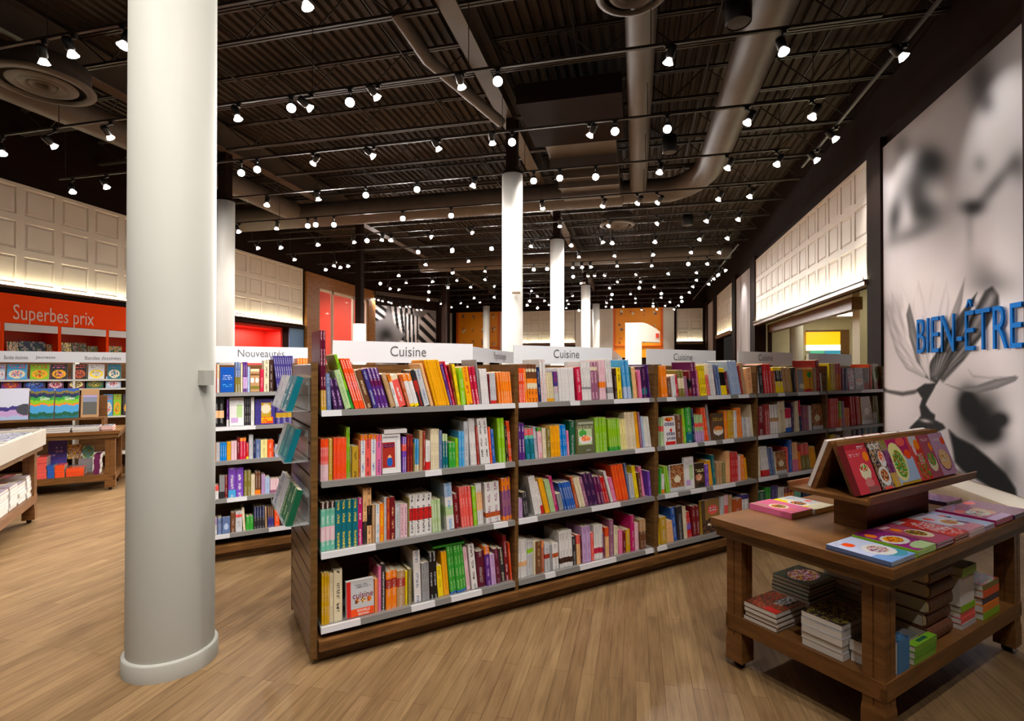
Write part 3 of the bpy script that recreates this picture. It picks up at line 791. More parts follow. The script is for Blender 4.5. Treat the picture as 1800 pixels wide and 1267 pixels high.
# side room seen through the large opening of the right wall
b = MB()
b.box(8.5, 8.7, 10.2, 20.2, 0, 3.3); b.box(4.25, 8.5, 10.1, 10.3, 0, 3.3)
b.box(4.25, 8.5, 20.1, 20.3, 0, 3.3)
struct(b.build('wall_side_room', noisy('olive_white_paint', (186, 180, 150), (196, 190, 160), (1, 1, 1), 2, 0.6)))
slab('trim_15', 4.25, 8.5, 10.3, 20.1, 3.25, 3.35, M_white)
for i, (y, x) in enumerate(((12.5, 6.0), (15.5, 6.4), (18.4, 6.2))):
    b = MB(); b.box(x - 0.5, x + 0.5, y - 0.3, y + 0.3, 3.2, 3.24)
    o = b.build('side_room_fill', mat('side_room_fill_glow', (255, 250, 235), 0.5, emit=(255, 246, 220), strength=14)); tag(o, 'added glowing fill panel in the side room, %s from the camera' % ORD[i], 'ceiling light', 'side room fill panels')  # emissive panels added to brighten the side room
p = at_x(1400, 600, 5.2)
r_ = MB(); r_.lathe([(0.2, 0), (0.2, 3.25)], seg=32); o = r_.build('column', M_column, M=Matrix.Translation((5.2, p[1], 0))); tag(o, 'white column inside the side room beyond the opening', 'column')
# brown header beam and dark door leaf in the opening
b = MB(); b.box(4.3, 4.5, 12.0, 19.0, 2.72, 2.98); o = b.build('header_beam', M_woodh); tag(o, 'brown wooden header beam hanging inside the side room opening', 'beam')
pa = at_x(1320, 600, 4.4)[1]; pb = at_x(1357, 600, 4.4)[1]
b = MB(); b.box(4.3, 4.4, pb, 19.0, 0, 2.95); o = b.build('partition_panel', M_dark); tag(o, 'dark brown partition panel at the far side of the opening', 'partition')
# yellow lit display on the end wall of the side room
YD = 20.0
xa, xb = at_y(1417, 600, YD)[0], at_y(1477, 600, YD)[0]
zt_ = at_y(1450, 583, YD)[2]; zm = at_y(1450, 606, YD)[2]; zl = at_y(1450, 616, YD)[2]; zk = at_y(1450, 622, YD)[2]
xc = at_y(1492, 600, YD)[0]
rt_ = empty('display_case', Matrix.Translation((xa, YD, 0)), 'yellow backlit display with green and blue shelves in the side room', 'display case')
def bb(name, x0, x1, ya, yb, z0, z1, m):
    q = MB(); q.box(x0 - xa, x1 - xa, ya, yb, z0, z1); return link(name, q.data(name, m), rt_)
bb('yellow_panel', xa, xb, 0, .03, zm, zt_, mat('yellow_panel', (255, 190, 10), 0.4, emit=(255, 180, 5), strength=.7))
bb('white_band', xa, xb, -.02, .03, zl, zm, mat('lit_white_band', (250, 250, 240), 0.4, emit=(255, 255, 240), strength=.7))
bb('shelf_panel', xa + .12, (xa + xb) / 2 + .02, -.02, .03, zk, zl, mat('teal_green_panel', (90, 190, 150), 0.4, emit=(60, 170, 150), strength=.3))
bb('shelf_panel', (xa + xb) / 2 + .06, xb, -.02, .03, zk, zl, mat('teal_blue_panel', (60, 160, 190), 0.4, emit=(40, 140, 190), strength=.3))
bb('base_panel', xa, xb, -.02, .03, 0, zk, M_white)
bb('case', xb, xc, -.04, .04, 0, zt_ + .06, M_wood)
bb('case', xa, xb, -.04, .04, zt_, zt_ + .06, M_wood)
b = MB(); b.box(4.78, 5.2, 12.9, 13.3, 0, 3.24)
o = b.build('pillar', MATS['olive_white_paint']); tag(o, 'pale square pillar inside the side room at the right', 'pillar')

# back wall: two orange banners with pictograms, red strip
M_or = mat('orange_banner', (255, 158, 0), 0.5)
def banner(x0, x1, z0, z1, label, seed):
    root = empty('orange_banner', Matrix.Translation((x0, YB - 0.06, z0)), label, 'banner')
    b = MB(); b.box(0, x1 - x0, 0, 0.04, 0, z1 - z0); link('banner_panel', b.data('banner_panel', M_or), root)
    b = MB(); b.box(-.1, x1 - x0 + .1, -0.1, 0.04, 0.66, 0.72); b.box(-.12, 0, -.1, .04, 0, z1 - z0); b.box(x1 - x0, x1 - x0 + .12, -.1, .04, 0, z1 - z0)
    link('frame', b.data('frame', mat('orange_frame', (236, 104, 10), 0.5)), root)
    rs = random.Random(seed)
    pal = [(170, 100, 40), (120, 120, 130), (240, 226, 190), (110, 84, 60), (226, 120, 60)]
    for i in range(4):
        for j in range(3):
            q = MB(); cx = (i + .5) * (x1 - x0) / 4; cz = 1.0 + j * 0.82
            for k in range(5):
                c = srgb(rs.choice(pal)); a = rs.uniform(0, 6.28); r = rs.uniform(.03, .09); ox, oz = rs.uniform(-.09, .09), rs.uniform(-.15, .15)
                n = 7; q.face([(cx + ox + r * math.cos(a + t * 6.28 / n) * rs.uniform(.6, 1), -0.004 - k * 0.0015, cz + oz + r * math.sin(a + t * 6.28 / n)) for t in range(n)], 0, c)
            link('pictogram', q.data('pictogram', M_flat), root)
banner(-11.05, -8.4, 2.2, 5.14, 'left orange banner with small pictograms on the back wall', 3)
banner(-1.18, 1.46, 2.2, 5.14, 'right orange banner with small pictograms behind the white kiosk arch', 8)
# kiosk arch
Mk = Matrix.Translation((-0.55, 19.0, 0))
pL = at_y(1099, 600, 19.0); pM = at_y(1128, 600, 19.0); pR = at_y(1160, 600, 19.0)
zT = at_y(1110, 567, 19.0)[2]; zT2 = at_y(1160, 583, 19.0)[2]; zU = at_y(1150, 600, 19.0)[2]
root = empty('service_kiosk', Matrix.Translation((pL[0], 19.0, 0)), 'white kiosk arch with a curved top and a small red sign', 'kiosk')
w1 = pM[0] - pL[0]; w2 = pR[0] - pL[0]
b = MB(); b.box(0, w1, 0, 0.6, 0, zT); link('upright', b.data('upright', M_white), root)
prof = [(w1, zT)] + [(w1 + (w2 - w1) * t, zT + (zT2 - zT) * t ** 1.6) for t in (.2, .4, .6, .8, 1)] + [(w2, zU - .03), (w1, zU)]
b = MB(); b.prism(prof, -0.01, 0.6, 'y'); link('arch_hood', b.data('arch_hood', M_white), root)
b = MB(); b.box(w2 - .14, w2 - .03, -0.03, -0.01, zU + .12, zU + .28); link('red_sign', b.data('red_sign', mat('red_sign', (210, 60, 30), 0.5)), root)

# left wall, nearer part: orange shelving unit
M_orange = mat('orange_laminate', (255, 74, 0), 0.7, spec=0.1)
M_orange_d = mat('deep_orange_back', (196, 50, 8), 0.5)
ux0, ux1 = XL, XL + 0.45
def yw(px, X=XL + 0.45): return at_x(px, 600, X)[1]
def zw(px, py, X=XL + 0.45): return at_x(px, py, X)[2]
root = empty('orange_shelving', Matrix.Translation((XL, 3.5, 0)), 'orange wall shelving with a header reading Superbes prix on the left wall', 'shelving')
zt_ = 2.94; zb_ = zw(100, 573)
def ob(name, x0, x1, y0, y1, z0, z1, m, parent=root):
    q = MB(); q.box(x0 - XL, x1 - XL, y0 - 3.5, y1 - 3.5, z0, z1); return link(name, q.data(name, m), parent)
ob('header_board', XL + 0.38, ux1, 3.5, 12.9, zb_, zt_, M_orange)
ob('back_panel', XL + 0.01, XL + 0.03, 3.5, 12.9, 0, zb_, M_orange_d)
zl0 = zw(60, 584)
divs = [yw(3), yw(104), yw(185)]
dd = divs[1] - divs[0]; dy = divs[0]
while dy > 3.6: dy -= dd
dlist = []
while dy < 12.9: dlist.append(dy); dy += dd
for y in dlist:
    ob('divider', XL + 0.03, ux1 + 0.01, y - 0.03, y + 0.03, 0, zb_, M_orange)
for y, y2 in zip(dlist, dlist[1:]):
    ob('label_strip', ux1 - 0.02, ux1 + 0.012, y + 0.035, y2 - 0.035, zl0, zb_ - 0.01, M_sign)
for z in (0.15, 0.55, 0.95, 1.35, 1.75): ob('shelf', XL + 0.03, ux1, 3.5, 12.9, z, z + 0.025, M_orange)
pa = at_x(23, 561, ux1 + 0.01); pt = at_x(23, 534, ux1 + 0.01); pe = at_x(165, 561, ux1 + 0.01)
put_text('Superbes prix', (ux1 + 0.012, pa[1], pa[2] - 0.09), (0, 1, 0), (0, 0, 1), pe[1] - pa[1], (pt[2] - pa[2]) * 1.3, mat('pale_lettering', (236, 206, 196), 0.5), root)
put_text('s', (ux1 + 0.012, pa[1] - 0.42, pa[2]), (0, 1, 0), (0, 0, 1), 0.16, 0.2, MATS['pale_lettering'], root)
# pink-red unit farther along the left wall, beyond the second column
b = MB(); b.box(XL - 1.0, XL - 0.9, 13.2, 16.4, 0, 3.0); b.box(XL - 1.0, XL - 0.25, 16.2, 16.3, 0, 3.0); b.box(XL - 1.0, XL - .25, 13.1, 13.2, 0, 3.0); b.box(XL - 1.0, XL - .25, 13.2, 16.2, 2.9, 3.0)
o = b.build('red_alcove', mat('red_alcove_paint', (226, 52, 40), 0.5)); tag(o, 'bright red alcove under the frieze on the left wall', 'alcove')
b = MB()
for k in range(3): b.box(XL - 0.35, XL - 0.3, 13.3 + k * 1.0, 14.2 + k * 1.0, 1.95, 2.12)
o = b.build('label_strip', M_sign); tag(o, 'white header strips across the red alcove', 'header strip')
b = MB(); b.box(XL - 0.6, XL - 0.3, 13.25, 16.2, 0, 1.9); o = b.build('low_shelving', mat('pink_shelving', (226, 96, 96), 0.5)); tag(o, 'pink low shelving inside the red alcove', 'shelving')
lt = bpy.data.lights.new('alcove_fill', 'AREA'); lt.energy = 40; lt.size = 0.4; lt.shape = 'RECTANGLE'; lt.size_y = 2.4; lt.color = (1, .9, .8)  # hidden area light added to brighten the alcove, no fitting there
lo = bpy.data.objects.new('alcove_fill', lt); COL.objects.link(lo); lo.location = (XL - 0.35, 14.7, 2.85)
slab('trim_16', XL, XL + 0.05, 16.3, 17.1, 0, 2.98, mat('slate_blue_paint', (70, 104, 140), 0.5))
# wood portal with windows to a red room
b = MB()
b.box(XL + 0.002, XL + 0.12, 17.2, 18.0, 0, 5.15); b.box(XL + 0.002, XL + 0.12, 18.0, 21.8, 4.65, 5.15); b.box(XL + 0.002, XL + 0.12, 21.8, 22.45, 0, 5.15)
o = b.build('wood_portal', noisy('golden_oak', (128, 84, 40), (160, 110, 56), (1, 1, 6), 4, 0.4)); tag(o, 'golden oak portal framing tall windows on the left wall', 'portal')
b = MB()
for y in (18.02, 19.0, 20.6, 21.74): b.box(XL - 0.02, XL + 0.06, y - 0.05, y + 0.05, 0, 4.65)
b.box(XL - .02, XL + .06, 18, 21.8, 4.55, 4.65); b.box(XL - .02, XL + .06, 18, 21.8, 1.6, 1.75)
o = struct(b.build('window_1', M_white))
b = MB(); b.box(XL + 0.015, XL + 0.022, 18.05, 21.75, 0.0, 4.6); link('window_pane', b.data('window_pane', M_glass), o)
b = MB(); b.box(XL - 3.2, XL - 3.1, 17.0, 25.0, 0, 5.2); b.box(XL - 3.1, XL - .25, 22.0, 22.1, 0, 5.2); b.box(XL - 3.1, XL - .25, 17.0, 17.1, 0, 5.2); b.box(XL - 3.1, XL - .25, 17.1, 22.0, 5.1, 5.2)
struct(b.build('wall_red_room', mat('red_room_paint', (214, 50, 26), 0.5)))
lt = bpy.data.lights.new('red_room_fill', 'AREA'); lt.energy = 160; lt.size = 1.5; lt.color = (1, .85, .7)  # added area light, hidden, so the red room glows through the windows
lo = bpy.data.objects.new('red_room_fill', lt); COL.objects.link(lo); lo.location = (XL - 1.7, 19.5, 4.9)
# zebra mural on an angled wall beyond the portal
A = np.array([-12.3, 23.1, 0.0]); B_ = np.array([-10.4, 26.3, 0.0]); wdir = (B_ - A) / np.linalg.norm(B_ - A); wl = np.linalg.norm(B_ - A)
nrm = np.array([wdir[1], -wdir[0], 0.0])
nu, nv = 110, 110
uu = np.linspace(0, wl, nu + 1); zz = np.linspace(0.4, 4.62, nv + 1); UU, Z_ = np.meshgrid(uu, zz)
P = A + nrm * 0.06 + wdir * UU[..., None] + np.array([0, 0, 1.0]) * Z_[..., None]
gg = np.full(UU.shape, 120.0); a = UU / wl; h = (Z_ - 2.6) / 2.0
def zeb(m, ang, f, ph=0):
    global gg
    s = np.sin((a * math.cos(ang) * 1.6 + h * math.sin(ang)) * f + ph + 1.2 * np.sin(h * 3 + ph) * .6)
    v = np.where(s > 0, 205.0, 34.0); gg = gg * (1 - m) + v * m
zeb(poly_mask(a, h, [(.22, 1.1), (.62, 1.1), (.6, .55), (.42, .35), (.3, .6)], .02), .15, 46)
zeb(poly_mask(a, h, [(.0, 1.1), (.2, 1.1), (.15, .7), (.0, .6)], .02), 1.0, 40)
zeb(poly_mask(a, h, [(.45, .9), (.72, .8), (.7, .3), (.62, -.6), (.5, -.6), (.48, .2)], .02), .05, 60, 1)
zeb(poly_mask(a, h, [(.72, .75), (.86, .95), (.99, .7), (1.0, -.2), (.9, -.9), (.72, -.9), (.66, -.2)], .02), .9, 30, 2)
zeb(poly_mask(a, h, [(.36, .1), (.46, .3), (.5, -.8), (.34, -.8)], .02), 1.3, 20, 2)
gg -= 90 * blob(a, h, .17, .25, .1, .22) ; gg += 70 * blob(a, h, .18, .12, .06, .12) + 60 * blob(a, h, .08, -.5, .08, .4)
o = link('wall_mural', vgrid_mesh('wall_mural', P, paint_gray(gg), M_ph)); tag(o, 'black and white zebra mural beyond the oak portal', 'mural')
def wbox(name, s0, s1, t0, t1, z0, z1, m):
    q = MB(); q.box(s0, s1, t0, t1, z0, z1); return q.build(name, m, M=basis(A, wdir, nrm, ZV))
struct(wbox('wall_angled', -0.5, wl + 0.1, -0.15, 0.055, 0, ZC, M_dark))
struct(wbox('trim_17', wl, wl + 0.75, -0.3, 0.3, 0, ZC, M_dark))
root = None
b = MB(); b.box(-0.4, wl, 0.7, 0.85, 5.0, 5.15)
o = b.build('bulkhead_edge', M_duct, M=basis(A, wdir, nrm, ZV)); tag(o, 'pale bulkhead edge running above the zebra mural', 'bulkhead')
for i, (a_, c_) in enumerate([(1205, 820), (1235, 828), (1265, 835), (1310, 843), (1330, 850), (1393, 880), (1440, 877), (1467, 877), (1520, 900), (1550, 900)]):
    px, py = 370 + a_ / 4.186, 330 + c_ / 4.186
    p = at_plane(px, py, A + nrm * 0.9, nrm)
    make_lamp(p[0], p[1], p[2], tuple(-nrm * 0.9 + np.array([0, 0, -1.0])), 'small spotlight before the zebra mural, %s from the left' % ORD[i], 'spotlights before the zebra mural', energy='small', ztrack=p[2] + 0.3)
# ------------------------------------------------------------------ the long bookcase
P0 = np.array([-1.572, 2.375, 0.0])          # s = 0 on its front plane
def S_of(px, off=0.0):                        # photo column -> position along the bookcase, on the plane `off` behind the front
    q = at_plane(px, 700, P0 - N * off, N); return float((q - P0) @ U)
def SZ(px, py, off=0.0, Pref=None):
    Pr = P0 if Pref is None else Pref
    q = at_plane(px, py, Pr - N * off, N); return float((q - Pr) @ U), float(q[2])
POSTS = [0.0, 1.178, 2.38, 3.59, 4.67, 5.765]
ROWZ = [1.289, 0.925, 0.562, 0.183]
DEPTH = 0.34
RAIL_C = [srgb((128, 125, 122)), srgb((212, 210, 212))]
def rail_mesh(w, seed, zt):
    """front price rail with paper label strips"""
    b = MB(); rs = random.Random(seed); x = 0.0
    prof = [(-0.004, 0.0), (0.012, 0.0), (0.014, -0.027), (-0.010, -0.030)]
    while x < w - 1e-4:
        l = min(w - x, rs.choice([0.08, 0.14, 0.2, 0.28, 0.1])); c = RAIL_C[rs.random() < 0.38]
        n = len(prof); vs = [(x, p, q) for p, q in prof] + [(x + l, p, q) for p, q in prof]
        b.mesh(vs, [(i, (i + 1) % n, n + (i + 1) % n, n + i)[::-1] for i in range(n)] + [tuple(range(n)), tuple(range(n, 2 * n))[::-1]], 0, c)
        x += l
    return b.data('price_rail', M_rail)
M_rail = print_mat('rail_print', 0.3, ink=False)
MATS['rail_print'].node_tree.nodes['Principled BSDF'].inputs['Metallic'].default_value = 0.15
def bookcase(F, w, rows, label, seed, end=None, left_post=False, h=1.532, posts=0.026, group=None):
    """F: frame (x along, y into, z up) at the lower left corner of the bay; books stand on `rows`"""
    root = empty('bookcase', F, label, 'bookcase', group)
    D2 = 2 * DEPTH
    b = MB(); b.box(0, w, DEPTH - 0.012, DEPTH + 0.012, 0.08, h - 0.004); link('back_panel', b.data('back_panel', M_woodh), root)
    b = MB(); b.box(w - posts / 2, w + posts / 2, 0, D2, 0.06, h); link('side_panel', b.data('side_panel', M_wood), root)
    if left_post:
        b = MB(); b.box(-posts / 2, posts / 2, 0, D2, 0.06, h); link('side_panel', b.data('side_panel', M_wood), root)
    x0, x1 = posts / 2, w - posts / 2
    for i, z in enumerate(rows):
        b = MB(); b.box(x0, x1, 0.012, DEPTH - 0.013, z - 0.022, z); sh = link('shelf', b.data('shelf', M_metal), root)
        r = link('price_rail', rail_mesh(x1 - x0, seed * 10 + i, z), sh, Matrix.Translation((x0, 0, z)))
        b = MB(); b.box(x0, x1, DEPTH + 0.013, D2 - 0.012, z - 0.022, z); link('shelf', b.data('shelf', M_metal), root)
    b = MB(); b.box(0.0005, w - 0.0005, -0.03, D2 + 0.03, 0.075, 0.125); link('base_board', b.data('base_board', M_woodh), root)
    b = MB(); b.box(0, w, 0.03, D2 - 0.03, 0.0, 0.075); link('kick_plinth', b.data('kick_plinth', M_wood), root)
    return root
BAYN = ['nearest', 'second', 'third', 'fourth', 'farthest']
for i in range(5):
    s0, s1 = POSTS[i], POSTS[i + 1]
    root = bookcase(frame_un(P0 + U * s0), s1 - s0, ROWZ, '%s bay of the long walnut Cuisine bookcase' % BAYN[i], i + 1, left_post=False, group=None)
    if i == 0:
        # slatwall end panel facing the open floor, with a trim post on its front edge
        e = MB(); D2 = 2 * DEPTH
        e.box(-0.035, -0.004, 0.0, 0.03, 0.03, 1.534); link('trim_post', e.data('trim_post', M_wood), root)
        e = MB(); e.box(-0.035, -0.004, D2 - 0.03, D2, 0.03, 1.534); link('trim_post', e.data('trim_post', M_wood), root)
        e = MB(); e.box(-0.018, -0.004, 0.03, D2 - 0.03, 0.04, 1.53)
        z = 0.045; step = (1.53 - 0.045) / 18
        for k in range(18):
            zz = z + k * step
            e.prism([(-0.018, zz + 0.006), (-0.034, zz + 0.008), (-0.034, zz + step - 0.006), (-0.018, zz + step - 0.002)], 0.03, D2 - 0.03, 'y')
        link('slatwall_panel', e.data('slatwall_panel', M_slat), root)
    if i == 1:
        e = MB(); e.box(s1 - s0 + 0.014, s1 - s0 + 0.03, 0, 2 * DEPTH, 0.06, 1.532); link('side_panel', e.data('side_panel', M_wood), root)
# sign boards on top
def sign(px0, px1, txt, label, off=0.33, z0=1.54, z1=1.668, Pref=None, tpx=None, ty=None):
    Pr = P0 if Pref is None else Pref
    s0, s1 = SZ(px0, 620, off, Pr)[0], SZ(px1, 620, off, Pr)[0]
    F = frame_un(Pr + U * s0 - N * off)
    root = empty('aisle_sign', F, label, 'sign')
    b = MB(); b.box(0, s1 - s0, 0, 0.008, z0, z1); link('sign_board', b.data('sign_board', M_sign), root)
    b = MB()
    for x in (0.06, s1 - s0 - 0.08): b.box(x, x + 0.02, 0.001, 0.007, z0 - 0.06, z0)
    link('bracket', b.data('bracket', M_metal), root)
    if txt:
        a0, a1 = SZ(tpx[0], 620, off, Pr)[0] - s0, SZ(tpx[1], 620, off, Pr)[0] - s0
        zz0, zz1 = SZ(tpx[0], ty[1], off, Pr)[1], SZ(tpx[0], ty[0], off, Pr)[1]
        o = put_text(txt, (0, 0, 0), (1, 0, 0), (0, 0, 1), a1 - a0, zz1 - zz0, M_letters)
        o.parent = root; o.matrix_local = basis((a0, -0.0015, zz0), (1, 0, 0), (0, 0, 1), (0, -1, 0))
    return root
sign(585, 831, 'Cuisine', 'white sign board reading Cuisine above the nearest bay', tpx=(686, 749), ty=(608, 626))
sign(903, 1076, 'Cuisine', 'white sign board reading Cuisine above the second bay', tpx=(973, 1018), ty=(614, 629))
sign(1137, 1258, 'Cuisine', 'white sign board reading Cuisine above the third bay', tpx=(1184, 1217), ty=(621, 633))
sign(1298, 1394, 'Cuisine', 'white sign board reading Cuisine above the fourth bay', tpx=(1333, 1358), ty=(622.5, 634))
sign(1422, 1497, '', 'blank white sign board above the farthest bay')

# the bookcase behind, seen between the near column and the end panel
Q0 = np.array([-3.165, 3.404, 0.0]) - N * 0.03
QROW = [1.318, 1.05, 0.782, 0.487, 0.21]
def QS(px, off=0.0): return SZ(px, 700, off, Q0)[0]
q_l = QS(300)
QP = [q_l, q_l + 1.19, q_l + 2.38]
for i in range(2):
    bookcase(frame_un(Q0 + U * QP[i]), 1.19, QROW, ['left bay of the walnut bookcase behind the near column', 'right bay of the walnut bookcase behind the slatwall end panel'][i], 20 + i, left_post=(i == 0), h=1.54)
sign(366, 541, 'Nouveaut\u00e9s', 'white sign board reading Nouveaut\u00e9s on the bookcase behind the column', Pref=Q0, off=0.33, z0=1.555, z1=1.695, tpx=(418, 500), ty=(614, 627))

# other shelf rows glimpsed over the top: runs along the room with sign boards
def back_run(px0, py0, px1, py1, ztop, label, txt, siglabel, hgt=1.53):
    a = at_z(px0, py0, ztop); c = at_z(px1, py1, ztop)
    L = c[1] - a[1]
    F = basis((a[0], a[1], 0), (0, 1, 0), (-1, 0, 0), (0, 0, 1))
    root = empty('bookcase', F, label, 'bookcase')
    b = MB(); b.box(0, L, 0.0, 0.6, 0.0, 0.12); link('base_board', b.data('base_board', M_wood), root)
    b = MB(); b.box(0, L, 0.28, 0.32, 0.12, hgt); link('back_panel', b.data('back_panel', M_woodh), root)
    for x in (0, L - 0.03): 
        b = MB(); b.box(x, x + 0.03, 0, 0.6, 0.12, hgt); link('side_panel', b.data('side_panel', M_wood), root)
    for z in (0.2, 0.56, 0.92, 1.28):
        b = MB(); b.box(0.03, L - 0.03, 0, 0.27, z - .02, z); link('shelf', b.data('shelf', M_metal), root)
    r2 = empty('aisle_sign', F, siglabel, 'sign')
    b = MB(); b.box(0.0, L, 0.0, 0.01, 1.56, ztop); link('sign_board', b.data('sign_board', M_sign), r2)
    if txt:
        me, lo, hi = text_mesh(txt); w = (hi[0] - lo[0]) * .1
        o = put_text(txt, (0, 0, 0), (1, 0, 0), (0, 0, 1), w, 0.085, M_letters)
        s0 = at_plane(868, 626, a, np.array([1.0, 0, 0]))[1] - a[1]
        # seen from +x side: reading direction runs along +y
        o.parent = r2; o.matrix_local = basis((s0, -0.002, 1.575), (1, 0, 0), (0, 0, 1), (0, -1, 0))
back_run(831, 609, 950, 628, 1.68, 'walnut shelf row behind the first Cuisine sign, running away', 'Psychologie', 'white sign board reading Psychologie behind the first Cuisine sign')
back_run(1075, 612, 1180, 628, 1.68, 'walnut shelf row behind the second Cuisine sign, running away', '', 'blank white board behind the second Cuisine sign')
# ------------------------------------------------------------------ books
CN = {
 'white': (226, 222, 220), 'cream': (228, 214, 180), 'grey': (150, 150, 152), 'light grey': (196, 196, 200), 'charcoal': (46, 44, 48), 'black': (22, 20, 22),
 'dark red': (120, 22, 32), 'red': (206, 34, 34), 'brick red': (168, 50, 40), 'crimson': (200, 30, 66), 'coral': (236, 92, 84), 'pink': (228, 112, 160), 'pale pink': (230, 190, 200),
 'magenta': (196, 24, 106), 'maroon': (92, 18, 44), 'plum': (104, 26, 80), 'purple': (92, 42, 130), 'dark purple': (58, 26, 74), 'violet': (120, 70, 180), 'lilac': (196, 160, 208),
 'mauve': (150, 92, 122), 'indigo': (64, 54, 130), 'navy': (28, 40, 84), 'blue': (38, 92, 180), 'sky blue': (70, 160, 214), 'pale blue': (170, 190, 222), 'slate blue': (96, 116, 160), 'azure': (0, 130, 214),
 'teal': (10, 110, 124), 'mint green': (110, 190, 164), 'dark green': (16, 92, 62), 'green': (52, 160, 50), 'lime green': (140, 196, 24), 'pale green': (178, 204, 148), 'olive': (128, 116, 48),
 'yellow': (246, 214, 20), 'amber': (244, 170, 12), 'gold': (190, 150, 40), 'mustard': (206, 158, 10), 'orange': (246, 132, 24), 'red orange': (244, 82, 30), 'rust': (186, 84, 36), 'peach': (240, 186, 130),
 'tan': (184, 142, 96), 'brown': (112, 70, 44), 'dark brown': (62, 36, 26), 'pale yellow': (236, 226, 150),
}
LC = {k: srgb(v) for k, v in CN.items()}
INK_ON = {'white': 'charcoal', 'cream': 'brown', 'light grey': 'charcoal', 'yellow': 'black', 'amber': 'brown', 'pale yellow': 'brown', 'pale green': 'dark green', 'teal': 'yellow', 'pale pink': 'crimson',
          'peach': 'brown', 'mint green': 'white', 'lilac': 'plum', 'pale blue': 'blue', 'grey': 'charcoal'}
def cover_mesh(t, d, h, base, bands=(), ink=None, ink_amt=1.0, seed=0):
    """hard or paper cover around the leaves: spine on y=0, thickness along x"""
    bt = min(0.0025, t * 0.18)
    poly = [(0, d), (0, 0.002), (t * .25, 0), (t * .75, 0), (t, 0.002), (t, d), (t - bt, d), (t - bt, bt + .002), (bt, bt + .002), (bt, d)]
    zs = {0.0, 1.0}
    for z0, z1, c in bands: zs.add(z0); zs.add(z1)
    zs = sorted(zs)
    def colat(z):
        c = base
        for z0, z1, cc in bands:
            if z0 - 1e-6 <= z <= z1 + 1e-6: c = cc
        return LC[c] if isinstance(c, str) else c
    V_ = []; F_ = []; Cc = []; inkf = []; uvf = []
    n = len(poly)
    for z in zs: V_ += [(x, y, z * h) for x, y in poly]
    k = LC[ink] if ink else (0, 0, 0)
    so = seed * 0.731
    for j in range(len(zs) - 1):
        c = colat((zs[j] + zs[j + 1]) / 2)
        for i in range(n):
            i2 = (i + 1) % n
            F_.append((j * n + i, j * n + i2, (j + 1) * n + i2, (j + 1) * n + i))
            spine = i in (1, 2, 3)
            Cc.append(c if i < 5 else LC['cream']); inkf.append((k[0], k[1], k[2], ink_amt if (ink and spine) else 0.0))
            xs = (poly[i][0] / t, poly[i2][0] / t)
            uvf.append([(xs[0], zs[j] * h + so), (xs[1], zs[j] * h + so), (xs[1], zs[j + 1] * h + so), (xs[0], zs[j + 1] * h + so)])
    m = (len(zs) - 1) * n
    for off, rev, c in ((0, False, colat(zs[0])), (m, True, colat(zs[-1]))):
        for q in ((0, 1, 8, 9), (1, 2, 3, 4, 7, 8), (4, 5, 6, 7)):
            f = tuple(off + i for i in q); F_.append(f[::-1] if rev else f); Cc.append(c); inkf.append((0, 0, 0, 0)); uvf.append([(0, 0)] * len(q))
    return V_, F_, Cc, inkf, uvf
def mesh_from(name, V_, F_, Cc, inkf, uvf, material):
    me = bpy.data.meshes.new(name); me.from_pydata(V_, [], F_); me.materials.append(material)
    a = me.color_attributes.new('col', 'FLOAT_COLOR', 'CORNER'); k = me.color_attributes.new('ink', 'FLOAT_COLOR', 'CORNER'); uv = me.uv_layers.new(name='UVMap')
    ca, ka, ua = [], [], []
    for f, c, i, u in zip(F_, Cc, inkf, uvf):
        for q in range(len(f)): ca.extend((c[0], c[1], c[2], 1.0)); ka.extend(i); ua.extend(u[q])
    a.data.foreach_set('color', ca); k.data.foreach_set('color', ka); uv.data.foreach_set('uv', ua)
    return me
b = MB(); b.box(0, 1, 0, 1, 0, 1); PAGE_UNIT = b.data('pages', M_pages)
ROWN = ['top', 'second', 'third', 'bottom', 'lowest']
BOOKS = []       # every upright book: dict
FACES = []       # face-out books
